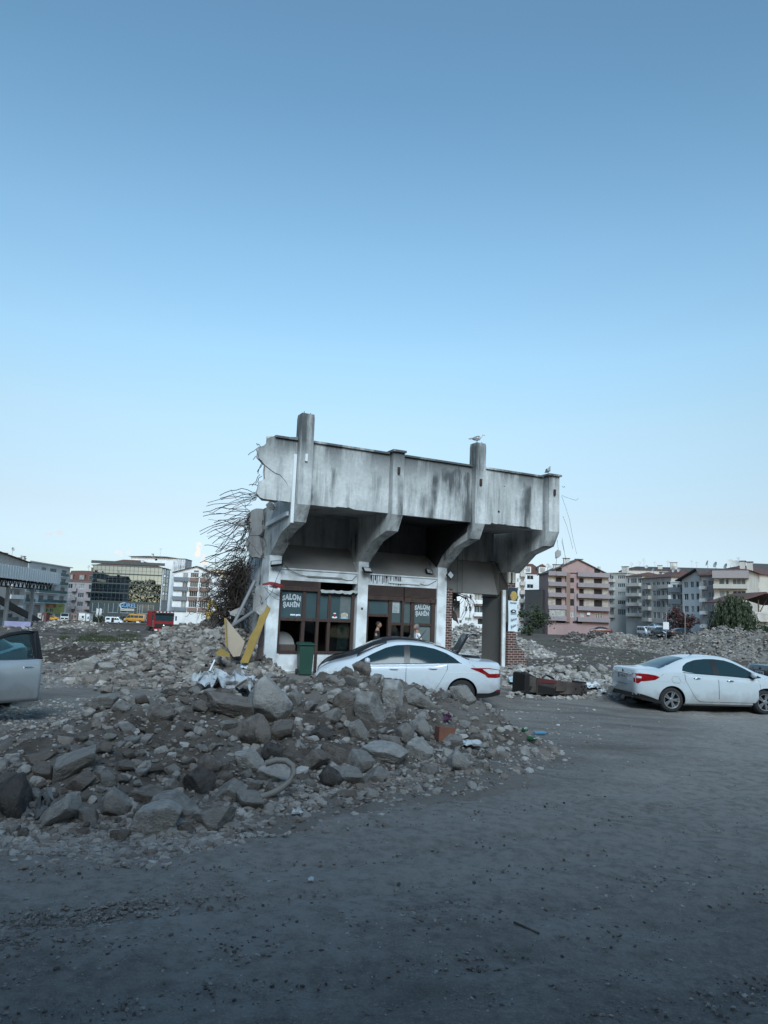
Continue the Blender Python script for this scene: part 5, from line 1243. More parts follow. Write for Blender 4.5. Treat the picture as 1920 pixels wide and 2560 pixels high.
b.row([(1640, 1655), (1660, 1675)], [(.4, b.z(1640, 1556))], .2, .6, kind='o', name='shop_opening'); MB().box(b.x(1632), b.x(1679), -1.3, -.003, b.z(1640, 1563), b.z(1640, 1557)).build('shop_canopy', BAND, b.o); b.finish('hip', ROOFT, .6, 2.6); b.chimney(1630, 1.2, 1.8); b.dish(1620, 2.5); b.dish(1655, 2, 4); b.dish(1668, 2, 4)
b = Block('block with blue grey balcony parapets, left of the white one', 1677, 1708, 182, 179, (None, 1456), CW, 13)
F = fl(b, 1695, (1456, 1480, 1509, 1539, 1568)); b.row([(1681, 1690)], F, .1, .5, name='balcony_door'); b.row([(1693, 1706)], F, .4, .5); b.balcony(1678, 1707, [z for z, _ in F], BAND, 1.2, 1.1); b.finish('flat', CW, .1)
b = Block('plain white block with three columns of windows under a dark roof', 1706, 1757, 178, 170, (None, 1449), CW, 15)
F = fl(b, 1730, (1446, 1476, 1507, 1538, 1568)); b.row([(1710, 1721), (1727, 1735), (1741, 1748)], F, .7, .75); b.finish('gable', ROOFD, 1.2, 2.2, .9); b.dish(1725, 4, 5, .7)
b = Block('mauve strip block with narrow balconies between the white and the cream block', 1755, 1787, 160, 157, (None, 1441), CM, 13)
F = fl(b, 1770, (1443, 1472, 1503, 1535, 1568)); b.row([(1757, 1767)], F, .2, .6, name='balcony_door'); b.row([(1772, 1784)], F, .7, .7); b.balcony(1755, 1769, [z for z, _ in F], CW, .9, .6); b.finish('flat', ROOFT, .3); b.dish(1786, 2.2, 4, .7); b.dish(1768, 2.6, 3, .7)
b = Block('cream corner block with wraparound balconies above the willow', 1786, 1874, 154, 150, (None, 1427), CC, 13)
F = fl(b, 1830, (1440, 1470, 1502, 1536, 1570)); b.row([(1798, 1812), (1815, 1823)], F, .6, .6); b.row([(1832, 1865)], F, .6, .6); b.balcony(1787, 1870, [z for z, _ in F], CC, 1.2, .75)
MB().box(-.1, b.W + .1, -1.0, -.003, b.H - 1.6, b.H - .01).build('eaves_band', CM, b.o); b.finish('hip', ROOFT, .7, 1.2); b.dish(1822, 1.8, 3, .75); b.dish(1836, 1.6, 3, .75); b.chimney(1852, 1, 2.2); b.chimney(1870, 1.1, 2)
b = Block('cream block cut off by the right edge', 1874, 1990, 158, 165, (None, 1434), CC, 13)
F = fl(b, 1890, (1434, 1464, 1496, 1528, 1560)); b.row([(1878, 1901), (1930, 1950)], F, .7, .6); b.finish('hip', ROOFT, .6, 2.4)
b = Block('long dark roofed terrace of houses on the rise behind the row', 1560, 1880, 330, 320, (None, 1424), CG, 16); b.finish('hip', ROOFD, .6, 2.2)
for px in (1580, 1600, 1612, 1640, 1672, 1690, 1745): b.dish(px, RC.uniform(2.4, 4.5), 1, .8)
b.chimney(1690, 3, 4); b.chimney(1655, 2, 2.5); b.aerial(1734, 5)
b = Block('house on the rise with a row of attic windows at the top right', 1872, 1990, 230, 230, (None, 1424), CG, 12); F = [(b.H - 3, b.H)]; b.row([(1877, 1890), (1893, 1905), (1908, 1930)], F, .5, .5); b.finish('hip', ROOFD, .6, 2.6); b.chimney(1863, 1.2, 2.4); b.aerial(1857, 4)
b = Block('unfinished low house with an open timber roof behind the willow', 1862, 1990, 112, 112, (None, 1533), CG, 10, 'house', None, 'open_roof_house')
F = [(b.H - 6.4, b.H - 3.2), (b.H - 3.1, b.H - .2)]; b.row([(1887, 1895), (1898, 1912)], [(b.z(1890, 1572), b.z(1890, 1540))], .7, .4); b.finish('flat', STN, .3)
hz = b.z(1900, 1508); ap = b.z(1905, 1484)
MB().prism([V((-1.6, -1.2, hz)), V((b.x(1905), -1.2, ap)), V((b.W, -1.2, hz)), V((b.W, -1.2, hz + .2)), V((b.x(1905), -1.2, ap + .25)), V((-1.6, -1.2, hz + .15))], [V((-1.6, 10, hz)), V((b.x(1905), 10, ap)), V((b.W, 10, hz)), V((b.W, 10, hz + .2)), V((b.x(1905), 10, ap + .25)), V((-1.6, 10, hz + .15))]).build('roof', ROOFT, b.o)
for x in (.4, 2, 3.6, 5.2): MB().box(x, x + .14, -.1, .05, b.H + .28, hz + .5).build('roof_post', WOOD, b.o)
MB().tube([(2.2, -.2, b.H + .3), (3.4, -.2, hz + .8), (4.6, -.2, b.H + .3)], .09, 4).build('roof_strut', WOOD, b.o)
MB().box(-.2, b.W, -.9, -.003, b.H - 1.2, b.H - .05).build('balcony', STN, b.o)
# ---------------------------------------------------------------- rubble: named chunks, then the countless small stuff
def stonem(name, a, b, c): return mat(name, a, .95, b, 2.2, .9, 9, dist=.05, spec=.2, c3=c, sc3=.9, det=9)
ST = [stonem('pale_rubble', (.3, .29, .275), (.54, .525, .5), (.41, .39, .365)), stonem('grey_rubble', (.235, .223, .208), (.43, .413, .39), (.32, .302, .28)),
      stonem('dusty_brown_rubble', (.16, .138, .121), (.32, .287, .257), (.235, .208, .185)), stonem('dark_rubble', (.07, .064, .061), (.17, .156, .147), (.12, .11, .103))]
def rock_mesh(seed, sub=4, planes=11, flat=1.0, rough=.04):
    r = random.Random(seed); P = []
    for k in range(planes):
        n = V((r.gauss(0, 1), r.gauss(0, 1), r.gauss(0, .8))).normalized(); P.append((n, r.uniform(.55, .95)))
    if seed % 2 == 0:                       # blocky pieces of slab
        a = Matrix.Rotation(r.uniform(0, 3), 3, V((r.random(), r.random(), r.random())).normalized())
        P = [(a @ V(q), d) for q, d in (((1, 0, 0), .85), ((-1, 0, 0), .85), ((0, 1, 0), .7), ((0, -1, 0), .7), ((0, 0, 1), .42), ((0, 0, -1), .42))] + P[:5]
    bm = bmesh.new(); bmesh.ops.create_icosphere(bm, subdivisions=sub, radius=1)
    for v in bm.verts:
        d = v.co.normalized(); ds = sorted(dd / max(.12, d.dot(n)) for n, dd in P if d.dot(n) > .1)
        t = ds[0] if ds else 1
        if len(ds) > 1: k = .032; t = -k * math.log(sum(math.exp(-q / k) for q in ds[:4]))
        t = min(t, 1.15); p = d * t
        p += d * (rough * fbm(p * 2.1 + V((seed, 0, 0)), 3) + rough * .55 * fbm(p * 7 + V((0, seed, 0)), 3))
        v.co = p
    me = bpy.data.meshes.new('rubble_chunk'); bm.to_mesh(me); bm.free()
    for q in me.polygons: q.use_smooth = True
    xs = [v.co.x for v in me.vertices]; zs = [v.co.z for v in me.vertices]; ys_ = [v.co.y for v in me.vertices]
    for v in me.vertices: v.co = V((v.co.x / max(abs(min(xs)), max(xs)), v.co.y / max(abs(min(ys_)), max(ys_)), v.co.z / max(abs(min(zs)), max(zs))))
    me.set_sharp_from_angle(angle=rad(38))
    return me
RM_ = {}
def variant(i, m, sub=4):
    k = (i, m, sub)
    if k not in RM_:
        me = RM_.get((i, 'b', sub)) or rock_mesh(100 + i, sub); RM_[i, 'b', sub] = me
        me = me.copy(); me.materials.clear(); me.materials.append(ST[m]); RM_[k] = me
    return RM_[k]
used = []
def put_rock(px, py, w, h, var, m, label, group, tilt=0, deep=.72, name='rubble_chunk', sub=4, cat='rubble'):
    P = hit(px, py + h * .28); Y = P.y; sx = w * Y / F_PX / 2; sz = h * Y / F_PX / 2
    o = link(name, variant(var, m, sub)); o.location = at(px, py, Y) + V((0, sx * .35, 0)); o.scale = (sx, (sx + sz) * .5 * .95, sz)
    o.rotation_euler = (RND.uniform(-.15, .15), rad(tilt), RND.uniform(-.35, .35)); used.append((px, py, w, h))
    return tag(o, label, cat, group)
FG = 'rubble chunks in the foreground heap'
HERO = [(25, 1997, 84, 132, 1, 3, 'huge dark boulder at the far left end of the foreground heap', 0), (85, 1899, 92, 40, 3, 2, 'flat brown slab lying on top at the left end of the heap', -6), (176, 1919, 128, 62, 6, 1, 'long grey slab tilted up to the right at the left of the heap', -24),
 (197, 1958, 64, 52, 2, 2, 'brown chunk right under the long tilted slab', 0), (105, 1935, 54, 46, 4, 2, 'brown chunk below the flat slab at the left end', 10), (148, 2034, 62, 92, 0, 0, 'pale squared block standing on its edge at the front left of the heap', 38),
 (217, 2043, 54, 44, 5, 1, 'small wedge of stone leaning between the upright block and a round boulder', 20), (275, 2011, 88, 76, 7, 1, 'rounded boulder behind the front left blocks', 0), (389, 2058, 112, 84, 9, 0, 'big squared block at the very front of the heap beside the road', 4),
 (373, 1993, 88, 46, 8, 2, 'broad low stone above the big squared front block', -5), (430, 2022, 104, 78, 10, 1, 'boulder wedged behind the big squared front block', 20), (488, 1956, 78, 76, 11, 3, 'dark many sided boulder in the middle of the front slope', 0),
 (572, 1984, 74, 54, 2, 1, 'grey stone with a flat base near the curved hose', 0), (524, 2048, 100, 64, 3, 1, 'grooved slab lying at the foot of the heap', -12), (623, 2007, 70, 44, 4, 1, 'low grey stone under the end of the curved hose', 6),
 (618, 1905, 86, 60, 5, 0, 'pale lumpy concrete chunk up and left of the curved hose', 5), (513, 1912, 66, 52, 7, 2, 'brown chunk half sunk in the earth of the slope', 0), (636, 1834, 76, 104, 1, 2, 'tall triangular brown stone under the biggest boulder', 0),
 (659, 1752, 124, 122, 7, 0, 'biggest pale boulder on top of the heap', 0), (570, 1774, 116, 60, 4, 2, 'brown boulder jutting out left of the biggest boulder', 8), (703, 1832, 70, 48, 6, 2, 'brown slab right of the triangular stone', -14), (678, 1880, 48, 46, 10, 3, 'small dark round stone below the brown slab', 0),
 (691, 1934, 82, 56, 8, 0, 'pale stone inside the loop of the curved hose', 0), (733, 1746, 38, 44, 11, 1, 'small grey stone right of the biggest boulder', 0), (258, 1757, 62, 38, 9, 1, 'flat grey block behind the heap beside the muddy track', 0), (864, 1750, 56, 54, 10, 2, 'brown round stone near the crest in the middle of the heap', 0),
 (922, 1774, 100, 74, 12, 1, 'smooth grey slab sloping down to the right below the crest', 36), (893, 1828, 54, 58, 5, 1, 'grey chunk below the smooth sloping slab', 0), (800, 1836, 60, 36, 2, 3, 'dark overhanging stone in the hollow of the heap', 8), (834, 1886, 80, 60, 3, 2, 'broad brown slab in the middle of the slope', 25),
 (820, 1944, 66, 56, 7, 3, 'dark rounded stone near the foot of the heap', 0), (873, 1948, 78, 46, 4, 1, 'grey flat topped chunk right of the dark rounded stone', 0), (899, 1912, 54, 58, 6, 1, 'grey stone standing on end beside the cracked slab', 0), (961, 1892, 116, 50, 9, 0, 'pale cracked slab lying flat on the right slope', 8),
 (785, 1906, 66, 54, 0, 2, 'brown angular block above the dark rounded stone', 16), (1049, 1824, 58, 64, 1, 1, 'grey upright stone on the right slope', 0), (1049, 1877, 64, 56, 8, 0, 'pale round stone right of the cracked slab', 0), (1142, 1904, 64, 56, 7, 0, 'pale boulder lying alone on the ground in front of the right slope', 0),
 (971, 1850, 64, 32, 3, 1, 'thin grey flat stone above the cracked slab', 12), (1008, 1834, 46, 56, 11, 1, 'grey wedge left of the upright stone', 18), (985, 1742, 86, 70, 12, 0, 'pale broken plate on the slope below the white car', 40), (1049, 1756, 74, 46, 6, 1, 'long grey stone sliding down below the white car', 32),
 (1218, 1818, 48, 22, 3, 1, 'flat stone far down the right tail of the heap', 6), (938, 1944, 58, 42, 2, 1, 'grey chunk at the foot below the cracked slab', 0), (866, 1680, 28, 28, 10, 2, 'small round stone on the crest in front of the white bonnet', 0), (906, 1672, 48, 42, 1, 2, 'jagged brown stone on the crest in front of the white car door', 20),
 (1156, 1738, 66, 54, 5, 1, 'lumpy grey chunk hiding the rear wheel of the white car', 0), (215, 1668, 56, 44, 9, 1, 'big grey concrete block left of the debris slope', 4), (265, 1672, 44, 26, 4, 1, 'flat grey chunk beside the concrete block on the debris slope', 0)]
for (px, py, w, h, v_, m, lb, tl) in HERO: put_rock(px, py, w * 1.14, h * 1.14, v_, m, lb, FG, tl, sub=5 if w > 70 else 4)
def scatter_rocks(n, region, sizes, mats_, label, group, r):
    k = t = 0
    while k < n and t < n * 40:
        t += 1; px, py = region(r); P = hit(px, py)
        if topz(P.x, P.y) - bare(P.x, P.y) < .02 and r.random() < .75: continue
        w = sizes(r)
        if any(abs(px - a) < (w + c) * .36 and abs(py - b) < (w + d) * .3 for a, b, c, d in used): continue
        h = w * r.uniform(.5, .85); put_rock(px, py, w, h, r.randrange(13), r.choice(mats_), label, group, r.uniform(-30, 30), sub=3); k += 1
def poly(xs, yt, yb):
    def f(r):
        x = r.uniform(xs[0][0], xs[-1][0]) if False else r.uniform(xs[0], xs[1]); return x, r.uniform(lerp1(yt, x), lerp1(yb, x))
    return f
rr = random.Random(42)
TOP = [(0, 1890), (200, 1845), (330, 1815), (430, 1765), (540, 1720), (680, 1690), (900, 1680), (1080, 1745), (1160, 1790), (1230, 1850), (1330, 1890)]
BOT = [(0, 2085), (300, 2100), (480, 2075), (640, 2030), (760, 1990), (900, 1965), (1100, 1925), (1240, 1890), (1330, 1868)]
scatter_rocks(150, poly((0, 1225), TOP, BOT), lambda r: 18 + 52 * r.random() ** 1.6, [1, 1, 2, 2, 0], 'one of the middle sized stones scattered over the foreground heap', FG, rr)
S_T = [(220, 1690), (300, 1650), (370, 1620), (450, 1590), (520, 1560), (560, 1590), (640, 1660)]; S_B = [(220, 1765), (300, 1770), (450, 1760), (520, 1740), (560, 1700), (640, 1690)]
scatter_rocks(105, poly((220, 640), S_T, S_B), lambda r: r.uniform(14, 46), [1, 1, 2, 2], 'grey concrete lump on the debris slope left of the ruin', 'concrete lumps on the debris slope', rr)
scatter_rocks(34, poly((1280, 1560), [(1280, 1668), (1400, 1675), (1560, 1705)], [(1280, 1690), (1400, 1700), (1560, 1730)]), lambda r: r.uniform(12, 34), [0, 1, 1], 'grey lump in the low rubble bank behind the rusty breaker', 'lumps in the low rubble bank', rr)
for px, py, w, h, v_ in ((1478, 1674, 34, 26, 7), (1505, 1670, 30, 26, 8)): put_rock(px, py, w, h, v_, 1, 'one of two rounded grey boulders on the low rubble bank', 'boulder pair on the low rubble bank')
# countless small stones: one mesh each
LOW = [rock_mesh(300 + i, 2 if i < 4 else 1, 8, rough=.09) for i in range(8)]
LV = [([v.co.copy() for v in m.vertices], [tuple(p.vertices) for p in m.polygons]) for m in LOW]
def small_stuff(name, n, pick, size, mats_, low=True):
    vs, fs, mi = [], [], []; r = random.Random(name); k = 0
    while k < n:
        p = pick(r)
        if p is None: continue
        k += 1; s = size(r); co, fa = LV[r.randrange(4, 8) if low else r.randrange(0, 4)]
        M = Matrix.Rotation(r.uniform(0, 6.28), 3, 'Z') @ Matrix.Rotation(r.uniform(-.7, .7), 3, 'X') @ Matrix.Diagonal((s, s * r.uniform(.6, 1), s * r.uniform(.4, .8)))
        b = len(vs); c = V(p); vs += [M @ q + c for q in co]; fs += [tuple(b + i for i in f) for f in fa]; mi += [r.choice(mats_)] * len(fa)
    me = bpy.data.meshes.new(name); me.from_pydata(vs, [], fs)
    for m in ST: me.materials.append(m)
    for p, i in zip(me.polygons, mi): p.material_index = i
    return tag(link(name, me), kind='stuff')
def on_mound(h, dens=1, minz=.03):
    x0, x1, y0, y1 = h.box
    def f(r):
        x, y = r.uniform(x0, x1), r.uniform(y0, y1); z = h(x, y)
        if z < minz and r.random() > .15: return None
        if z <= 0: return None
        return x, y, bare(x, y) + z
    return f
def big(a, b, p=2.2): return lambda r: a + (b - a) * r.random() ** p
small_stuff('small_rubble', 1900, on_mound(fore), big(.02, .11, 2.2), [0, 1, 1, 2, 2], low=False)
small_stuff('fine_rubble', 9000, on_mound(fore), big(.01, .035), [0, 1, 2, 2, 3])
small_stuff('side_rubble', 6500, on_mound(side), big(.03, .17, 2.8), [1, 2, 2, 3])
small_stuff('low_rubble', 2200, on_mound(h_low), big(.03, .16), [0, 1, 1, 2])
for h, n, s, ms in ((h_a, 2600, .15, [1, 2, 2]), (h_b, 6000, .13, [1, 2, 2, 3]), (h_c, 500, .3, [3, 3, 2]), (h_d, 2600, .17, [0, 1, 1, 2]), (h_e, 260, .2, [1, 2, 3]), (h_f, 300, .1, [2, 3, 3]), (h_g, 500, .4, [0, 0, 1])): small_stuff('heap_rubble', n, on_mound(h), big(.06, s), ms)
def ground_pick(xa, xb, ya, yb, f=None):
    def g_(r):
        px = r.uniform(xa, xb); py = r.uniform(ya, yb)
        if f and r.random() > f(px, py): return None
        P = hit(px, py, bare); 
        if any(m.box[0] < P.x < m.box[1] and m.box[2] < P.y < m.box[3] and m(P.x, P.y) > .05 for m in MOUNDS): return None
        return P.x, P.y, P.z + .05 * fbm((P.x * .35, P.y * .35, 0), 3) + .018 * fbm((P.x * 1.7, P.y * 1.7, 3), 3)
    return g_
def verge(px, py):
    e = lerp1(BOT, px); d = py - e
    return (.9 if px < 1250 else .9 * math.exp(-((px - 1250) / 90) ** 2)) * math.exp(-(d / 38) ** 2) if d > -10 else .02
small_stuff('verge_gravel', 6500, ground_pick(-50, 1500, 1760, 2180, verge), big(.008, .05, 2.6), [0, 1, 1, 2])
small_stuff('road_gravel', 6000, ground_pick(-60, 1980, 1790, 2560, lambda x, y: .25 + .75 * max(0, noise.noise((x * .004, y * .012, 0)) + .25)), big(.004, .019, 3.2), [0, 1, 2, 2, 3, 3])
small_stuff('track_gravel', 2500, ground_pick(-40, 700, 1740, 1900), big(.01, .05, 2.6), [1, 2, 2, 0])
small_stuff('field_rubble', 2300, ground_pick(1270, 1960, 1612, 1750, lambda x, y: .3 + .7 * max(0, noise.noise((x * .02, y * .05, 4)) + .3)), big(.03, .16, 3), [1, 1, 2, 2, 3])
small_stuff('field_rubble', 900, ground_pick(90, 420, 1592, 1720, lambda x, y: .15 + .85 * max(0, noise.noise((x * .02, y * .05, 9)))), big(.03, .12, 3), [1, 2, 2, 3])

def windrow(r):
    x = r.gauss(150, 240); y = 2345 - .19 * x - .00004 * x * x + r.gauss(0, 24); P = hit(x, y, bare)
    return P.x, P.y, P.z + .05 * fbm((P.x * .35, P.y * .35, 0), 3) + .022 * fbm((P.x * 1.7, P.y * 1.7, 3), 4) + .004
small_stuff('loose_gravel', 1900, windrow, big(.005, .022, 2.4), [1, 1, 2, 2])
def toe_pick(r):
    x = r.uniform(-40, 1215); y = lerp1(BOT, x) + r.gauss(-6, 26); P = hit(x, y); return P.x, P.y, P.z
small_stuff('toe_rubble', 4200, toe_pick, big(.008, .06, 2.4), [0, 1, 1, 2, 2])
# ---------------------------------------------------------------- people, birds, plants and loose things
SKIN = mat('skin', (.3, .17, .12), .6); HAIR = mat('dark_hair', (.02, .016, .014), .7); HAIRG = mat('grey_hair', (.16, .15, .145), .7); EYE_ = mat('eye_dark', (.02, .015, .012), .3); LIP = mat('lips', (.22, .1, .08), .6)
def person(label, loc, yaw, shirt, trousers, hair, arms, k=1.0, lean=0):
    """one skinned body; arms: elbow and wrist per side (local: y forward is -y, x to the person's left)"""
    p = thing('person', label, 'person', loc, yaw, 'people at the tea house')
    J = {'pelvis': (0, 0, .94, .13), 'waist': (0, -.01, 1.08, .125), 'chest': (0, -.02 - lean, 1.28, .145), 'neck0': (0, -.02 - lean, 1.45, .075), 'neck': (0, -.035 - lean, 1.53, .055), 'skull': (0, -.055 - lean, 1.6, .06)}
    E_ = [('pelvis', 'waist'), ('waist', 'chest'), ('chest', 'neck0'), ('neck0', 'neck'), ('neck', 'skull')]
    for n, s, st in (('l', 1, .06), ('r', -1, -.05)):
        J[n + 'hip'] = (s * .1, 0, .9, .1); J[n + 'knee'] = (s * .11, -st * .6 - .02, .5, .062); J[n + 'ank'] = (s * .11, -st + .03, .09, .045); J[n + 'toe'] = (s * .13, -st - .12, .04, .04)
        E_ += [('pelvis', n + 'hip'), (n + 'hip', n + 'knee'), (n + 'knee', n + 'ank'), (n + 'ank', n + 'toe')]
        e, w = arms[n]; J[n + 'sh'] = (s * .19, -.02 - lean, 1.4, .062); J[n + 'el'] = (*e, .045); J[n + 'wr'] = (*w, .032)
        E_ += [('neck0', n + 'sh'), (n + 'sh', n + 'el'), (n + 'el', n + 'wr')]
        a, b = V(e), V(w); d = (b - a).normalized(); J[n + 'palm'] = (*(b + d * .06), .034); E_ += [(n + 'wr', n + 'palm')]
    me = bpy.data.meshes.new('body'); ks = list(J); me.from_pydata([J[q][:3] for q in ks], [(ks.index(a), ks.index(b)) for a, b in E_], [])
    o = link('body', me); md = o.modifiers.new('s', 'SKIN'); md.use_smooth_shade = True
    for i, q in enumerate(ks): me.skin_vertices[0].data[i].radius = (J[q][3] * (1.25 if q in ('pelvis', 'waist', 'chest') else 1), J[q][3] * (.85 if q in ('pelvis', 'waist', 'chest') else 1)); me.skin_vertices[0].data[i].use_root = q == 'pelvis'
    o.modifiers.new('u', 'SUBSURF').levels = 2
    bpy.context.view_layer.update(); dg = bpy.context.evaluated_depsgraph_get(); dg.update()
    m2 = bpy.data.meshes.new_from_object(o.evaluated_get(dg)); bpy.data.objects.remove(o); bpy.data.meshes.remove(me)
    bm = bmesh.new(); bm.from_mesh(m2)
    hc = V((0, -.075 - lean, 1.665))
    n0 = len(bm.faces); bmesh.ops.create_icosphere(bm, subdivisions=3, radius=1, matrix=Matrix.Translation(hc) @ Matrix.Diagonal((.077, .098, .118, 1)))
    for v in bm.verts:                                   # jaw, brow and nose shaped from the skull
        q = v.co - hc
        if q.length < .13 and abs(q.x) < .09:
            if q.z < -.03: v.co.x -= q.x * .28 * min(1, (-q.z - .03) / .07)
            if q.y < -.05 and abs(q.x) < .018 and -.035 < q.z < .02: v.co.y -= .022 * (1 - abs(q.x) / .018) * (1 - (q.z + .02) / .06)
            if q.y < -.05 and .0 < q.z < .02 and .015 < abs(q.x) < .05: v.co.y += .008
    def add(c, sc, sub=2): bmesh.ops.create_icosphere(bm, subdivisions=sub, radius=1, matrix=Matrix.Translation(V(c)) @ Matrix.Diagonal((*sc, 1)))
    for s in (1, -1): add(hc + V((s * .078, .012, -.005)), (.012, .024, .034))
    for n, s in (('l', 1), ('r', -1)):
        e, w = arms[n]; a, b = V(e), V(w); d = (b - a).normalized(); side_ = d.cross(V((0, 0, 1))).normalized(); up_ = side_.cross(d)
        pb = b + d * .085
        for f, L in enumerate((.066, .076, .07, .054)):
            c = pb + side_ * (.024 - .016 * f); p1 = c + d * L * .5 - up_ * .006; p2 = p1 + d * L * .4 - up_ * .022; mb = MB(); mb.bm = bm
            mb.tube([c - d * .03, c, p1, p2], [.009, .0095, .0085, .006], 6)
        c = b + d * .03 + side_ * .03; mb = MB(); mb.bm = bm; mb.tube([c - side_ * .015, c + side_ * .016 + d * .02, c + side_ * .02 + d * .05 - up_ * .012], [.012, .0105, .007], 6)
    bmesh.ops.recalc_face_normals(bm, faces=bm.faces); bm.to_mesh(m2); bm.free()
    m2.name = 'body'; m2.materials.clear()
    for m in (SKIN, shirt, trousers, TRIM): m2.materials.append(m)
    for q in m2.polygons:
        c = q.center; q.use_smooth = True; out = abs(c.x) > .2 or (c.y < -.2)
        sl = any((V(arms[n][0]) - V(c)).length < .16 and c.z > arms[n][0][2] - .02 for n in 'lr')
        q.material_index = 3 if c.z < .07 else 2 if c.z < .92 and abs(c.x) < .24 and c.y > -.26 else 1 if (c.z < 1.47 and ((abs(c.x) < .245 and c.y > -.2) or sl)) else 0
    link('body', m2, p)
    h = MB().ball(hc + V((0, .018, .028)), 1, 3, (.083, .1, .108)); bmesh.ops.delete(h.bm, geom=[v for v in h.bm.verts if v.co.y < hc.y - .045 and v.co.z < hc.z + .06 or v.co.z < hc.z - .05], context='VERTS'); h.build('hair', hair, p, smooth=180)
    for s in (1, -1): MB().ball(hc + V((s * .03, -.086, .008)), .011, 1).build('eye', EYE_, p)
    MB().ball(hc + V((0, -.088, -.055)), 1, 1, (.022, .008, .007)).build('mouth', LIP, p)
    p.scale = (k, k, k); return p
def rw(u, n, z=0): return RM @ V((u, -n, z))
BT, WT, JE = mat('black_shirt', (.013, .013, .015), .85), mat('white_shirt', (.6, .64, .68), .85), mat('dark_trousers', (.03, .033, .042), .85)
person('person in a black T-shirt standing in the shop doorway with the forearms held forward', rw(3.93, -.05, .02), ANG + rad(55), BT, JE, HAIR, {'l': ((.27, -.04, 1.14), (.16, -.28, 1.1)), 'r': ((-.27, -.04, 1.14), (-.12, -.3, 1.1))})
person('person with grey hair in a white shirt between shop window and black saloon', rw(5.32, .55, 0), ANG + rad(-100), WT, JE, HAIRG, {'l': ((.26, .04, 1.12), (.27, -.06, .88)), 'r': ((-.26, .04, 1.12), (-.27, -.1, .89))}, .99, .03)
# gulls
GW, GG, GK, GB = mat('gull_white', (.6, .62, .62), .8), mat('gull_grey', (.2, .22, .23), .8), mat('gull_black', (.03, .03, .035), .7), mat('gull_bill', (.3, .22, .1), .5)
def gull(label, loc, yaw, k=1):
    g_ = thing('gull', label, 'gull', loc, yaw, 'gulls on the ruin'); g_.scale = (k, k, k)
    me = bpy.data.meshes.new('body'); pts = [(-.17, 0, .16, .02), (-.1, 0, .165, .055), (0, 0, .18, .082), (.09, 0, .2, .075), (.14, 0, .25, .042), (.165, 0, .3, .04), (.19, 0, .305, .03)]
    mb = MB(); rings = []
    for x, y, z, r in pts: rings.append([mb.bm.verts.new((x, r * math.cos(a * math.tau / 14) * .9, z + r * math.sin(a * math.tau / 14))) for a in range(14)])
    for A, B in zip(rings, rings[1:]):
        for q in range(14): mb.bm.faces.new((A[q], A[(q + 1) % 14], B[(q + 1) % 14], B[q]))
    mb.bm.faces.new(rings[0][::-1]); mb.bm.faces.new(rings[-1]); b = mb.build('body', GW, g_, smooth=80)
    mb = MB().tube([(.21, 0, .3), (.235, 0, .298), (.26, 0, .288)], [.013, .009, .003], 6); mb.build('bill', GB, g_, smooth=60)
    for s in (1, -1):
        mb = MB(); f = [V((.1, s * .066, .235)), V((.02, s * .085, .25)), V((-.1, s * .062, .215)), V((-.2, s * .02, .165)), V((-.1, s * .07, .15)), V((.04, s * .088, .16))]
        mb.prism(f, [q + V((0, -s * .02, 0)) for q in f]); mb.build('wing', GG, g_)
        mb = MB().prism([V((-.16, s * .03, .185)), V((-.2, s * .022, .18)), V((-.3, s * .008, .15)), V((-.2, s * .025, .155))], [V((-.16, s * .01, .185)), V((-.2, s * .005, .18)), V((-.3, s * .0, .15)), V((-.2, s * .008, .155))]); mb.build('wing_tip', GK, g_)
        mb = MB().tube([(.01, s * .03, .11), (.0, s * .03, .06), (.005, s * .03, .005)], .008, 5); mb.tube([(.005, s * .03, .008), (.045, s * .04, .006)], .006, 4); mb.tube([(.005, s * .03, .008), (.045, s * .015, .006)], .006, 4); mb.build('leg', GB, g_)
        MB().ball((.178, s * .033, .312), .007, 1).build('eye', GK, g_)
    MB().prism([V((-.16, .035, .165)), V((-.16, -.035, .165)), V((-.25, -.045, .145)), V((-.25, .045, .145))], [V((-.16, .035, .155)), V((-.16, -.035, .155)), V((-.25, -.045, .138)), V((-.25, .045, .138))]).build('tail', GW, g_)
    return g_
gull('grey and white gull seen from the side on the taller right hand post', rw(6.58, 2.14, 8.27), ANG - rad(24), 1.1)
gull('white gull facing us on the right end of the parapet', rw(9.87, 2.1, 7.535), ANG - rad(105), .95)
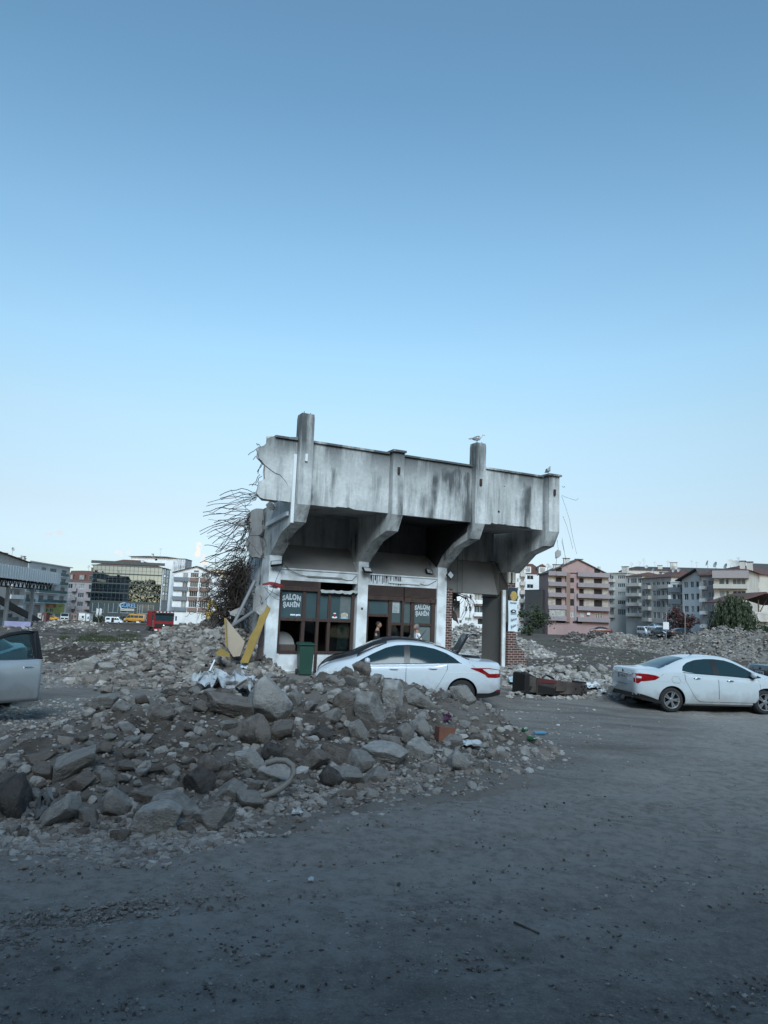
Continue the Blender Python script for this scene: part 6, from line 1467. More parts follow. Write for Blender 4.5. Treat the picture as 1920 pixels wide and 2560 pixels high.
# plants
LEAF = mat('dark_leaf', (.018, .032, .014), .7, (.036, .055, .024), 1.2); WILL = mat('willow_leaf', (.018, .03, .013), .7, (.034, .05, .022), 1); REDL = mat('dark_red_leaf', (.045, .018, .018), .7, (.07, .03, .028), 1); BARK = mat('bark', (.06, .05, .042), .9, (.1, .085, .07), 5)
def tree(name, label, px, py, Y, w, h, m, droop=False, n=90, leaf=.22, group=None, cat='tree'):
    P = at(px, py, Y); z0 = min(bare(P.x, Y), P.z); r = random.Random(label); t = thing(name, label, cat, (P.x, Y, z0), 0, group)
    hh = h; mb = MB(); mb.tube([(0, 0, -.3), (.05, 0, hh * .3), (0, .05, hh * .62)], [w * .05, w * .042, w * .02], 8); 
    for k in range(7):
        a = k * .9; mb.tube([(0, 0, hh * (.25 + .05 * k)), (math.cos(a) * w * .16, math.sin(a) * w * .16, hh * (.42 + .05 * k)), (math.cos(a) * w * .3, math.sin(a) * w * .3, hh * (.5 + .05 * k))], [w * .02, w * .013, w * .006], 5)
    mb.build('trunk', BARK, t)
    c = MB()
    lob = [(r.uniform(0, 6.28), r.uniform(.12, .36) * w, r.uniform(.38, .9) * hh, r.uniform(.1, .2) * w) for _ in range(7)]
    for k in range(n):
        a = r.uniform(0, 6.28); q = r.random() ** .6; zz = r.uniform(.2, 1) if not droop else r.uniform(.45, 1)
        rr_ = w / 2 * q * math.sqrt(max(.05, 1 - (abs(zz - .55) / .5) ** 2)) if not droop else w / 2 * q * math.sqrt(max(.1, 1 - ((zz - .45) / .6) ** 2))
        cx, cy, cz = math.cos(a) * rr_, math.sin(a) * rr_, zz * hh
        if droop:
            L = r.uniform(.3, .75) * cz
            for j in range(26):
                s = r.random(); p = V((cx + r.gauss(0, .12) + math.cos(a) * s * .25, cy + r.gauss(0, .12) + math.sin(a) * s * .25, cz - L * s + .25 * (1 - s)))
                d = V((r.gauss(0, .25), r.gauss(0, .25), -1)).normalized() * leaf * 1.6; e = V((r.gauss(0, 1), r.gauss(0, 1), .1)).normalized() * leaf * .28
                c.face([p, p + d * .5 + e, p + d, p + d * .5 - e])
        else:
            la, lr, lz, lsz = lob[k % 7]; cx, cy, cz = math.cos(la) * lr + r.gauss(0, lsz), math.sin(la) * lr + r.gauss(0, lsz), max(.12 * hh, lz + r.gauss(0, lsz * .8)); cl = w * r.uniform(.05, .13)
            for j in range(34):
                d0 = V((r.gauss(0, 1), r.gauss(0, 1), r.gauss(0, .75))); p = V((cx, cy, cz)) + d0 * cl * .6
                d = V((r.gauss(0, 1), r.gauss(0, 1), r.gauss(-.2, .7))).normalized() * leaf; e = d.cross(V((r.gauss(0, 1), r.gauss(0, 1), r.gauss(0, 1)))).normalized() * leaf * .42
                c.face([p, p + d * .5 + e, p + d, p + d * .5 - e])
    c.build('crown', m, t); return t
tree('willow_tree', 'dark weeping willow behind the rubble bank on the right', 1835, 1590, 92, 5.6, 6.3, WILL, True, 260, .3)
tree('small_tree', 'dark red leaved tree in front of the white block', 1701, 1575, 140, 6.2, 6.2, REDL, False, 70, .42)
tree('leafy_shrub', 'green shrub at the foot of the dark grey annexe', 1327, 1592, 110, 4.6, 3.3, LEAF, False, 60, .3)
tree('leafy_shrub', 'low green shrub beside the willow at the right edge', 1893, 1598, 84, 3.6, 2.0, LEAF, False, 50, .25); tree('leafy_shrub', 'green bush cut off by the right edge behind the rubble bank', 1925, 1600, 76, 3.4, 2.2, LEAF, False, 50, .25)
tree('leafy_shrub', 'small green weed growing in the low rubble bank', 1456, 1682, 25.5, .6, .5, LEAF, False, 16, .07); tree('leafy_shrub', 'dark hedge bush beside the white container', 245, 1556, 225, 5, 2.2, LEAF, False, 30, .4)
gm = MB(); r = random.Random(8)
for k in range(3200):
    px, py = r.uniform(150, 385), r.uniform(1584, 1606)
    if noise.noise((px * .02, py * .12, 2)) < -.05: continue
    P = hit(px, py, bare); hgt = r.uniform(.06, .2); a = r.uniform(0, 3.14); d = V((math.cos(a), math.sin(a), 0)) * .03
    gm.face([P - d, P + d, P + V((r.gauss(0, .05), r.gauss(0, .05), hgt))])
tag(gm.build('field_grass', mat('thin_grass', (.025, .036, .014), .9, (.05, .058, .024), .6)), kind='stuff')
tw = MB()
for k in range(1500):
    x0, x1, y0, y1 = h_e.box; x, y = r.uniform(x0, x1), r.uniform(y0, y1); z = h_e(x, y)
    if z < .1: continue
    p = V((x, y, bare(x, y) + z)); d = V((r.gauss(0, 1), r.gauss(0, .6), abs(r.gauss(0, .3)))).normalized() * r.uniform(.5, 1.6); tw.tube([p, p + d * .5 + V((0, 0, .1)), p + d], [.02, .016, .006], 3, cap=False)
tag(tw.build('brushwood', mat('dead_twigs', (.09, .08, .072), .9, (.2, .185, .175), 2)), kind='stuff')
# wheelie bin
GRN = mat('dark_green_plastic', (.012, .05, .036), .5, (.016, .062, .045), 2)
Pb = rw(.95, .75, 0); bn = thing('wheeled_bin', 'dark green wheeled bin standing under the shop window', 'bin', Pb, ANG - rad(10))
MB().box(-.24, .24, -.28, .28, .06, .98).build('bin_body', GRN, bn)
for v in bn.children[0].data.vertices:
    if v.co.z < .5: v.co.x *= .8; v.co.y *= .78
m = MB().prism([(-.28, -.33, .985), (.28, -.33, .985), (.28, .32, .985), (-.28, .32, .985)], [(-.28, -.33, 1.03), (.28, -.33, 1.03), (.25, .3, 1.07), (-.25, .3, 1.07)]); lid = m.build('lid', GRN, bn, bevel=.012)
MB().tube([(-.2, .33, 1.0), (-.2, .39, .98), (.2, .39, .98), (.2, .33, 1.0)], .016, 6).build('handle', GRN, bn)
for s in (-.22, .22): MB().lathe([(.1, -.025), (.1, .025)], Matrix.Translation(V((s, .22, .1))) @ Matrix.Rotation(rad(90), 4, 'Y'), 18).build('wheel', TYRE, bn)
# hydraulic breaker lying on its side
RB = mat('rusty_brown_steel', (.055, .042, .035), .75, (.1, .08, .068), 4, .3, 18, c3=(.035, .028, .026), sc3=1.6); RD = mat('faded_red_paint', (.12, .018, .022), .6, (.07, .02, .02), 5); DK = mat('greasy_black', (.012, .011, .011), .5)
P0 = hit(1296, 1737, bare); P1 = hit(1460, 1738, bare); L = math.hypot(P1.x - P0.x, P1.y - P0.y)
bk = thing('hydraulic_breaker', 'rusty brown excavator breaker lying on the ground between the two white saloons', 'machine part', P0, math.atan2(P1.y - P0.y, P1.x - P0.x))
def pr(name, m, pts, y0, y1, **k): return MB().prism([(x, y0, z) for x, z in pts], [(x, y1, z) for x, z in pts]).build(name, m, bk, **k)
s_ = L / 1.7
pr('mounting_head', DK, [(0, .03), (.09 * s_, .0), (.13 * s_, .05), (.14 * s_, .6), (.08 * s_, .64), (.02 * s_, .6)], -.3, .35, bevel=.02); pr('mounting_flange', RB, [(.14 * s_, .08), (.36 * s_, .06), (.36 * s_, .5), (.14 * s_, .56)], -.2, .25, bevel=.02)
pr('hose_cover', DK, [(.14 * s_, .56), (.4 * s_, .44), (.4 * s_, .5), (.16 * s_, .64)], -.1, .2)
hs = pr('housing', RB, [(.36 * s_, .03), (1.64 * s_, .0), (1.68 * s_, .05), (1.68 * s_, .3), (1.5 * s_, .33), (.9 * s_, .41), (.38 * s_, .5)], -.2, .2, bevel=.015)
pr('red_plate', RD, [(.4 * s_, .36), (.86 * s_, .33), (.88 * s_, .405), (.4 * s_, .49)], -.215, -.202); pr('end_cap', DK, [(1.46 * s_, .335), (1.66 * s_, .31), (1.66 * s_, .37), (1.48 * s_, .39)], -.18, .18)
pr('dark_slot', DK, [(.38 * s_, .06), (.95 * s_, .04), (.95 * s_, .16), (.38 * s_, .3)], -.206, -.202); pr('bracket', RB, [(.82 * s_, .12), (1.02 * s_, .12), (1.1 * s_, .2), (1.02 * s_, .25), (.82 * s_, .25)], -.25, -.202)
for x, z in ((1.52, .08), (1.6, .08), (1.52, .24), (1.6, .24), (1.56, .16), (1.36, .18), (.98, .1)): MB().lathe([(.028, -.004), (.028, .012)], Matrix.Translation(V((x * s_, -.203, z))) @ Matrix.Rotation(rad(90), 4, 'X'), 10).build('bolt_hole', DK, bk)
MB().tube([(.2 * s_, -.24, .25), (-.02, -.3, .12), (-.24, -.3, .04), (-.3, -.24, .05), (-.1, -.2, .09), (.1, -.22, .13)], .032, 7).build('hose', DK, bk); MB().tube([(.6 * s_, 0, .47), (.7 * s_, .0, .56), (.82 * s_, .02, .5), (.9 * s_, .0, .45)], .03, 7).build('hose', DK, bk)
# loose debris with a shape of its own
def slab_px(name, label, cat, pts, Y, th, m, group=None, tiltY=0, lift=0):
    """a real board: outline on an upright plane at depth Y, leaning back by tiltY, th thick"""
    q = []; y_min = max(p[1] for p in pts)
    for x, y in pts: q.append(at(x, y, Y + (y_min - y) * tiltY))
    c = V((sum(p.x for p in q) / len(q), Y, min(p.z for p in q))); 
    o = MB().prism([p - c for p in q], [p - c + V((.1, 1, .02)).normalized() * th for p in q]).build(name, m, None, c)
    return tag(o, label, cat, group)
YEL = mat('yellow_board', (.29, .19, .04), .65, (.22, .145, .035), 1.2); BEI = mat('beige_board_face', (.28, .22, .16), .7, (.33, .27, .2), 1)
slab_px('board', 'beige board with a yellow edge standing in the debris left of the ruin', 'board', [(564, 1545), (612, 1604), (600, 1640), (583, 1642), (567, 1616)], 21.3, .03, BEI, None, .01)
slab_px('board_edge', 'thin yellow strip along the left edge of the beige board', 'board', [(560.5, 1545), (564, 1545), (567, 1616), (564, 1615)], 21.28, .05, YEL, None, .01)
slab_px('board', 'long yellow panel leaning against the white left pillar', 'board', [(676, 1522), (668, 1512), (660, 1530), (648, 1540), (640, 1566), (624, 1592), (612, 1630), (600, 1656), (620, 1658), (647, 1591), (661, 1557)], 21.2, .04, YEL, None, .013)
slab_px('board', 'dark brown board behind the long yellow panel', 'board', [(661, 1558), (660, 1600), (656, 1645), (640, 1650), (646, 1600)], 22.6, .03, AW, None, .006)
slab_px('board', 'piece of yellow sheet lying at the foot of the debris slope', 'board', [(538, 1632), (552, 1620), (572, 1632), (575, 1642), (545, 1640)], 20.4, .03, YEL, None, .03)
def bar(name, label, a, b_, Ya, Yb, r_, m, cat='pole', mid=None):
    A, B = at(*a, Ya), at(*b_, Yb); c = A.lerp(B, .5); pts = [A - c, B - c] if not mid else [A - c] + [at(*q, (Ya + Yb) / 2) - c for q in mid] + [B - c]
    return tag(MB().tube(pts, r_, 6).build(name, m, None, c, smooth=60), label, cat)
GP = mat('grey_pipe', (.17, .175, .18), .6)
bar('pipe', 'grey pipe leaning up against the white end wall of the ruin', (637, 1452), (574, 1582), 24.0, 23.4, .06, GP); bar('pipe', 'second grey pipe sloping across the white end wall', (634, 1528), (578, 1566), 24.0, 23.3, .055, GP)
bar('plank', 'thin white lath standing out of the debris slope', (537, 1650), (524, 1678), 19.5, 19.3, .025, STEELW, 'lath')
# hose loop
hz_ = [(664, 1909), (690, 1901), (715, 1902), (732, 1915), (734, 1932), (726, 1952), (708, 1968), (686, 1981), (662, 1990), (645, 1994)]
Ph = hit(700, 1985); c = at(690, 1950, Ph.y - .12); pts = [at(x, y, Ph.y - .22 + .2 * (1990 - y) / 90) - c for x, y in hz_]
tag(MB().tube(pts, .033, 8).build('hose', mat('pale_hose', (.21, .195, .175), .6, (.27, .25, .225), 3), None, c, smooth=70), 'thick pale hose looping over the stones in the middle of the foreground heap', 'hose')
# crumpled sheet
def crumple(name, label, px, py, wpx, hpx, m, cat='sheet', amp=.09, seed=1, n=22, lie=.75):
    P = hit(px, py + hpx * .4); Y = P.y - .05; w, h = wpx * Y / F_PX, hpx * Y / F_PX; rows = []
    for j in range(n):
        row = []
        for i in range(n):
            u, v = i / (n - 1) - .5, j / (n - 1) - .5; e = 1 + .25 * noise.noise((seed, math.atan2(v, u) * 2, 0)) 
            q = V((u * w * e, v * h * 2.2 * lie * e, (v + .5) * h * .5)); 
            k = V((noise.noise((u * 5, v * 5, seed)), noise.noise((u * 5, v * 5, seed + 9)), abs(noise.noise((u * 4, v * 4, seed + 5))) * 2 + .5 * noise.noise((u * 9, v * 9, seed)))) * amp
            row.append(q + k)
        rows.append(row)
    o = MB().grid(rows).build(name, m, None, P + V((0, 0, .03)), smooth=50); md = o.modifiers.new('t', 'SOLIDIFY'); md.thickness = .006
    return tag(o, label, cat)
SHW = mat('dirty_white_sheet', (.5, .54, .57), .6, (.62, .66, .69), 3, c3=(.2, .19, .18), sc3=5)
crumple('plastic_sheet', 'crumpled white sheet draped over stones left of the biggest boulder', 565, 1706, 120, 46, SHW, amp=.14, seed=3)
crumple('plastic_sheet', 'small white torn sheet further left on the stones', 518, 1700, 56, 22, SHW, amp=.08, seed=6); crumple('plastic_sheet', 'thin white scrap lying on the right slope of the heap', 1180, 1862, 46, 16, SHW, amp=.03, seed=8, n=10); crumple('paper_scrap', 'white paper scrap on the road at the foot of the heap', 742, 2037, 24, 12, SHW, 'paper', .03, 11, 8)
crumple('paper_scrap', 'small square white paper on the road below the heap', 777, 2208, 13, 9, SHW, 'paper', .01, 12, 6); crumple('plastic_bag', 'grey plastic sheet hanging between blocks at the front left', 100, 2020, 34, 80, mat('grey_plastic', (.16, .17, .175), .5), 'plastic bag', .1, 15, 12, .2)
crumple('plastic_bag', 'pale plastic litter beside the end of the rusty breaker', 1478, 1715, 46, 18, SHW, 'litter', .08, 21, 10); crumple('plastic_bag', 'white plastic bag on the ground left of the pearl white saloon', 1508, 1731, 16, 9, SHW, 'litter', .05, 22, 8); crumple('plastic_bag', 'bluish plastic litter beside the bumper of the white saloon', 1290, 1700, 40, 20, mat('pale_blue_plastic', (.35, .45, .5), .5, (.5, .56, .6), 5), 'litter', .08, 23, 10)
crumple('plastic_bag', 'blue and white plastic litter at the foot of the yellow panel', 612, 1666, 26, 18, MATS['pale_blue_plastic'], 'litter', .08, 24, 8); crumple('rag', 'purple rag stuck between stones above the hollow brick', 1117, 1798, 16, 22, mat('purple_cloth', (.09, .03, .075), .8), 'rag', .04, 31, 8, .3)
def shard(label, px, py, w, h, m, tilt=20, name='plaster_shard', seed=0):
    P = hit(px, py + h * .3); Y = P.y; r_ = random.Random(label); s = Y / F_PX; n = 6; c = at(px, py, Y - .05)
    f = [V((math.cos(k * math.tau / n) * w / 2 * s * r_.uniform(.7, 1.1), -.3 * math.sin(k * math.tau / n) * h * s, math.sin(k * math.tau / n) * h / 2 * s * r_.uniform(.7, 1.1))) for k in range(n)]
    o = MB().prism(f, [q + V((.005, .03, -.012)) for q in f]).build(name, m, None, c); o.rotation_euler = (0, rad(tilt), 0); return tag(o, label, 'shard')
PLS = mat('white_plaster_piece', (.45, .47, .48), .8, (.55, .57, .58), 4)
shard('white triangular plaster piece on the crest in front of the white car', 963, 1706, 17, 18, PLS, 10); shard('larger white plaster plate on the slope below the rear door of the white car', 1086, 1716, 40, 26, PLS, 32); shard('white plaster bit on the upper right slope', 1232, 1776, 16, 12, PLS, -40); shard('white plaster bit near the right tail of the heap', 1245, 1778, 8, 16, PLS, 5); shard('small plaster chip on the right slope above the pale round stone', 1112, 1736, 24, 18, PLS, 5)
shard('grey plaster plate at the crest left of the white bonnet', 880, 1706, 44, 24, mat('grey_plaster_piece', (.25, .25, .25), .9), 28); shard('dark flat sheet lying on the stones left of the crumpled sheet', 452, 1712, 84, 10, AW, 0, 'metal_sheet'); shard('pale board lying at the left behind the heap', 425, 1728, 50, 16, MATS['grey_plaster_piece'], -8, 'board')
# hollow clay brick
P = hit(1110, 1852); s = P.y / F_PX; CLAY = mat('hollow_clay_brick', (.2, .085, .055), .85, (.26, .12, .08), 4, .3, 25)
hb = thing('hollow_brick', 'orange hollow clay brick on the right slope of the foreground heap', 'brick', P + V((0, -.04, .0)), rad(14)); hb.rotation_euler = (rad(-6), rad(5), rad(14))
MB().box(-.12, .12, -.1, .1, 0, .2).build('brick_block', CLAY, hb, bevel=.006)
for k in range(3): MB().box(.1205, .123, -.07, .07, .025 + k * .06, .06 + k * .06).build('brick_hole', HOLE, hb)
# bottles
def bottle(label, px, py, m, L_=.22, yaw=0):
    P = hit(px, py); b_ = thing('plastic_bottle', label, 'bottle', P + V((0, 0, .04)), rad(yaw)); T = Matrix.Rotation(rad(90), 4, 'Y')
    MB().lathe([(.02, -.0), (.036, .012), (.036, L_ * .66), (.026, L_ * .8), (.013, L_ * .9), (.013, L_ * .95)], T, 12).build('bottle_body', m, b_, smooth=50); MB().lathe([(.015, L_ * .95), (.015, L_)], T, 10).build('cap', PLATEB, b_)
BLU = mat('blue_bottle', (.1, .25, .38), .15, spec=.9); GRB = mat('green_bottle', (.02, .1, .03), .1, spec=.9)
bottle('pale blue plastic bottle at the right tail of the foreground heap', 1335, 1838, BLU, .26, 10); bottle('green bottle just left of the blue one at the tail of the heap', 1308, 1832, GRB, .22, 60); bottle('second green bottle below the blue one', 1318, 1852, GRB, .16, -30)
# sticks
def stick(label, pts, r_=.02, m=None, name='stick'):
    q = [hit(x, y) + V((0, 0, .03)) for x, y in pts]; c = sum(q, V()) / len(q); tag(MB().tube([p - c for p in q], r_, 5).build(name, m or BARK, None, c), label, 'stick')
stick('bare wooden stick lying across the top of the heap under the biggest boulder', [(552, 1777), (585, 1776), (622, 1775), (645, 1770)], .016); stick('splintered plank lying in the earth at the middle left of the heap', [(360, 1935), (420, 1928), (475, 1926)], .03); stick('short plank end below the splintered plank', [(420, 1980), (440, 1958), (450, 1940)], .022); stick('thin brown twig lying on the road at the lower right', [(1285, 2317), (1315, 2331), (1347, 2346)], .008)
stick('dark iron rod curving out of the field behind the pearl white saloon', [(1548, 1640), (1572, 1626), (1602, 1640)], .02, WIREM)
# cloth on the left pillar
cl = MB(); q = [(656, 1460, 1463), (675, 1455, 1462), (686, 1456, 1466), (700, 1460, 1470), (711, 1464, 1470)]; rows = [[], [], []]
for i, (x, a, b2) in enumerate(q):
    for j in range(3): rows[j].append(onN(x - j * 1.5 * (i > 2), a + (b2 - a) * j / 2, .35 + .12 * math.sin(i * 1.3) + .05 * j))
for r_ in rows: r_[:] = [RM @ p for p in r_]
c = rows[1][2].copy(); cl.grid([[p - c for p in r_] for r_ in rows]); RCL = mat('red_cloth', (.22, .02, .025), .85, (.17, .015, .02), 6)
fo = cl.build('banner', RCL, None, c, smooth=60); fo.modifiers.new('t', 'SOLIDIFY').thickness = .012; tag(fo, 'torn red and white cloth banner hanging on the left white pillar', 'banner')
w_ = MB().grid([[RM @ onN(x, y, .3 + .05 * k) - c for k, (x, y) in enumerate(r_)] for r_ in (((672, 1461), (684, 1463), (698, 1470)), ((674, 1468), (686, 1470), (700, 1476)))]).build('banner_lining', STEELW, fo); w_.modifiers.new('t', 'SOLIDIFY').thickness = .01
# silver car with its door open
yaw = rad(-80); Rw = V((-6.77, 13.74, 0)); o_ = V((.96, .86, 0)); o_.rotate(Matrix.Rotation(yaw, 3, 'Z')); lo_ = Rw - o_
c = thing('parked_car', 'silver saloon with its front door wide open, cut off by the left edge', 'car', (lo_.x, lo_.y, bare(lo_.x, lo_.y)), yaw, 'parked cars'); B = EGEA
link('body', B.mesh('body', P_SILVER, ((.96, .315), (3.61, .315)), .365, .6), c)
for x in (.96, 3.61):
    for sg in (1, -1): wheel(c, x, sg * .76, .315, sg, .32, .205, 5)
ZB = lambda x: interp(B.belt, x)
roofl = [(1.05, 1.08), (1.2, 1.2), (1.45, 1.3), (1.75, 1.38), (2.1, 1.41)]
for sg in (1, -1): B.put('side_window', CGLASS, c, [(1.05, 1.065), (2.1, ZB(2.1) + .02)], roofl, sg, .004, 20, 5)
B.put('door_opening', INSIDE, c, [(2.25, .3), (3.38, .32)], [(2.25, 1.4), (2.6, 1.37), (2.9, 1.28), (3.38, 1.02)], 1, .003, 16, 8); B.put('rear_door', P_SILVER, c, [(1.34, .86), (1.54, .5), (1.76, .3), (2.22, .3)], [(1.34, ZB(1.34)), (2.22, ZB(2.22))], 1, .006, 20, 6)
B.toppatch('rear_window', CGLASS, c, .7, 1.5, .68, .5); B.toppatch('windscreen', CGLASS, c, 3.5, 2.78, .68, .53)
MB().box(2.5, 2.9, .2, .75, .4, 1.2).build('seat', TRIM, c)
hx, hy = 3.36, .92; TD = Matrix.Translation(V((hx, hy, 0))) @ Matrix.Rotation(rad(-50), 4, 'Z') @ Matrix.Translation(V((-hx, -hy, 0)))
rows = [[TD @ p for p in r_] for r_ in B.patch([(2.26, .3), (3.36, .3)], [(2.26, .965), (3.36, .93)], 1, .006, 20, 10)]
dr = MB().grid(rows).build('front_door', P_SILVER, c, smooth=180); md = dr.modifiers.new('t', 'SOLIDIFY'); md.thickness = .07; md.offset = 0
wp_ = [(2.27, .97), (2.27, 1.39), (2.45, 1.4), (2.7, 1.36), (2.95, 1.27), (3.2, 1.12), (3.34, .97)]
wy = lambda x, z: B.side(x, z) + .0
MB().tube([TD @ V((x, wy(x, z), z)) for x, z in wp_], [.05, .05, .035, .03, .03, .03, .03], 6).build('window_frame', TRIM, dr); MB().box(2.26, 2.36, .0, .0, 0, 0)
f = [TD @ V((x, wy(x, z), z)) for x, z in ((2.26, .965), (2.26, 1.39), (2.37, 1.4), (2.37, .965))]; MB().prism(f, [p + TD.to_3x3() @ V((0, -.04, 0)) for p in f]).build('door_pillar', TRIM, dr)
f = [TD @ V((x, wy(x, z) - .01, z)) for x, z in [(2.3, .96)] + wp_[1:]]; MB().prism(f, [p + TD.to_3x3() @ V((0, -.006, 0)) for p in f]).build('door_window', clear_glass('door_glass', (.45, .6, .62)), dr)
MB().tube([TD @ V((x, wy(x, .96) + .012, .965 - .03 * (x - 2.26))) for x in (2.26, 2.6, 3.0, 3.34)], .012, 5).build('chrome_strip', CHROME, dr)
MB().tube([TD @ V((2.36 + t * .22, B.side(2.36 + t * .22, .84) + .012 + .03 * math.sin(math.pi * t) ** .5, .845)) for t in (0, .12, .3, .5, .7, .88, 1)], [.006, .012, .014, .014, .014, .012, .006], 6).build('door_handle', CHROME, dr, smooth=60)
MB().lathe([(.05, 0), (.045, .003)], TD @ Matrix.Translation(V((2.47, B.side(2.47, .86) + .007, .86))) @ Matrix.Rotation(rad(-90), 4, 'X'), 18).build('handle_recess', TRIM, dr)
mi = MB().ball((0, 0, 0), 1, 3, (.085, .14, .085), TD @ Matrix.Translation(V((3.2, 1.06, 1.0)))).build('mirror', P_SILVER, dr, smooth=180); MB().box(3.16, 3.24, .9, 1.0, .93, .97, TD).build('mirror_foot', TRIM, mi)
rows = [[TD @ (p + V((0, .012, 0))) for p in r_] for r_ in B.patch([(2.27, .36), (3.3, .36)], [(2.27, .42), (3.3, .42)], 1, .006, 10, 2)]
MB().grid(rows).build('door_rubbing_strip', P_SILVER, dr, smooth=180)
# ---------------------------------------------------------------- grandstand, lorries, vans and street things
GSW = mat('stand_fascia', (.6, .65, .68), .6, (.5, .55, .58), .5, stretch=(3, 3, .2)); GST = mat('stand_steel', (.025, .03, .034), .6); CON2 = mat('stand_concrete', (.33, .34, .34), .9, (.24, .24, .24), 1)
A = at(-75, 1500, 98); B_ = at(146, 1500, 136); yaw = math.atan2(B_.y - A.y, B_.x - A.x); Lg = math.hypot(B_.x - A.x, B_.y - A.y)
gs = thing('grandstand', 'open grandstand with a white fascia roof on trusses and stepped seating at the left edge', 'grandstand', (A.x, A.y, -2.2), yaw)
GM = Matrix.Translation(V((A.x, A.y, -2.2))) @ Matrix.Rotation(yaw, 4, 'Z'); GI = GM.inverted()
def gz_(px, py, y=0):
    d = GI.to_3x3() @ ray(px, py); o = GI @ EYEP; return o + d * ((y - o.y) / d.y)
zt, zb_ = gz_(100, 1424.5).z, gz_(100, 1455).z
MB().box(0, Lg, 0, .15, zb_, zt).build('roof_fascia', GSW, gs)
mb = MB(); 
for k in range(1, int(Lg / 1.1)): mb.box(k * 1.1, k * 1.1 + .06, -.04, -.002, zb_, zt)
mb.build('fascia_rib', GSW, gs); MB().box(0, Lg, .152, 14, zb_ + .5, zb_ + .7).build('roof_deck', GST, gs)
tr = MB(); n = int(Lg / 1.8)
for k in range(n): x = k * 1.8; tr.tube([(x, 1.2, zb_ + .4), (x + .9, 1.2, zb_ - 1.2), (x + 1.8, 1.2, zb_ + .4)], .09, 4)
tr.tube([(0, 1.2, zb_ - 1.2), (Lg - 3, 1.2, zb_ - 1.2)], .11, 4); tr.tube([(0, 1.2, zb_ + .4), (Lg, 1.2, zb_ + .4)], .1, 4); tr.tube([(Lg - 3, 1.2, zb_ - 1.2), (Lg, 1.2, zb_ + .2)], .1, 4); tr.build('truss', GST, gs)
for k in range(0, n, 2): MB().tube([(k * 1.8, 1.2, zb_ - .2), (k * 1.8 + .8, 7, zb_ + .4), (k * 1.8, 13, zb_ - .3)], .08, 4).build('roof_beam', GST, gs)
for px in (18, 80): x = gz_(px, 1500, 1.2).x; MB().box(x - .25, x + .25, .95, 1.45, -.3, zb_ - 1.0).build('column', mat('column_grey', (.27, .3, .32), .7), gs)
for k in range(9): MB().box(-1, gz_(62 + k * 2, 1550, 3).x - k * .85, 3 + k * .9, 3.9 + k * .9, 0, .7 + k * .62).build('seating_step', CON2, gs)
x0, x1 = gz_(-5, 1495, 2.7), gz_(104, 1556, 2.7)
MB().prism([x0 + V((0, 0, .5)), x1 + V((0, 0, .5)), x1 - V((0, 0, .5)), x0 - V((0, 0, .7))], [p + V((0, .3, 0)) for p in (x0 + V((0, 0, .5)), x1 + V((0, 0, .5)), x1 - V((0, 0, .5)), x0 - V((0, 0, .7)))]).build('stair_stringer', mat('stair_brown', (.05, .038, .036), .8), gs)
c = at(43, 1563, 88); h = tag(MB().box(-1.6, 1.6, 0, .1, -.35, .45).build('hoarding_board', mat('violet_blue_board', (.2, .2, .34), .7, (.26, .26, .4), 2), None, c), 'violet blue board below the grandstand steps', 'board')
# cars, vans and lorries at the far side
VAN = Body(5.6, [(0, 2.2), (.12, 2.3), (3.7, 2.32), (4.2, 2.2), (4.75, 1.5), (4.95, 1.3), (5.4, 1.1), (5.6, .75)], [(0, 1.2), (3.6, 1.2), (4.6, 1.15), (5.0, 1.12), (5.4, .95), (5.6, .6)], [(0, .86), (.15, .94), (4.6, .95), (5.2, .9), (5.5, .78), (5.6, .6)], [(0, .8), (3.8, .82), (4.4, .76), (5.0, .72), (5.4, .6), (5.6, .4)], [(0, .4), (5.6, .35)], .12, .98)
def van(label, pm, loc, yaw, L=1.0, open_door=False, group='vans and minibuses', cat='van', sides=(1, -1)):
    c = thing('minibus', label, cat, loc, yaw, group); link('body', VAN.mesh('body', pm, ((1.0, .34), (4.5, .34)), .38, .6, step=.2), c)
    for x in (1.0, 4.5):
        for sg in (1, -1): wheel(c, x, sg * .8, .34, sg, .34, .22, 5, False)
    for sg in sides:
        for a, b in ((.3, 1.5), (1.6, 2.7), (2.8, 3.7)):
            if open_door and sg < 0 and a == 1.6: VAN.put('door_opening', HOLE, c, [(2.0, .5), (2.9, .5)], [(2.0, 2.0), (2.9, 2.0)], sg, .01, 4, 4); continue
            if open_door and sg < 0 and a == 2.8: a = 3.0
            VAN.put('side_window', CGLASS, c, [(a, 1.3), (b, 1.3)], [(a, 1.95), (b, 1.95)], sg, .006, 4, 3)
        VAN.put('side_window', CGLASS, c, [(3.8, 1.27), (4.75, 1.22)], [(3.8, 1.95), (4.2, 1.92), (4.75, 1.35)], sg, .006, 6, 3); VAN.put('head_lamp', LWHITE, c, [(5.05, .85), (5.45, .75)], [(5.05, 1.0), (5.45, .9)], sg, .006, 4, 2)
    VAN.toppatch('windscreen', CGLASS, c, 4.8, 4.2, .74, .7); c.scale = (L, L, L); return c
def vloc(px, py, Y): P = at(px, py, Y); return V((P.x, P.y, P.z))
van('white minibus with its sliding door open in front of the glass office', P_WHITE, vloc(264, 1559, 238), rad(2), 1.0, True); van('orange minibus facing left in front of the glass office', P_ORANGE, vloc(362, 1557.5, 236), rad(180), 1.2)
sedan('taxi', 'yellow taxi parked under the yellow shop hoarding', EGEA, P_YELLOW, vloc(147, 1552.5, 225), rad(205), style='plain', cat='taxi', wr=.32, group='cars on the far street')
sedan('parked_car', 'blue car half hidden between the orange minibus and the red lorry', EGEA, P_BLUE, vloc(362, 1557, 222), rad(10), style='plain', group='cars on the far street')
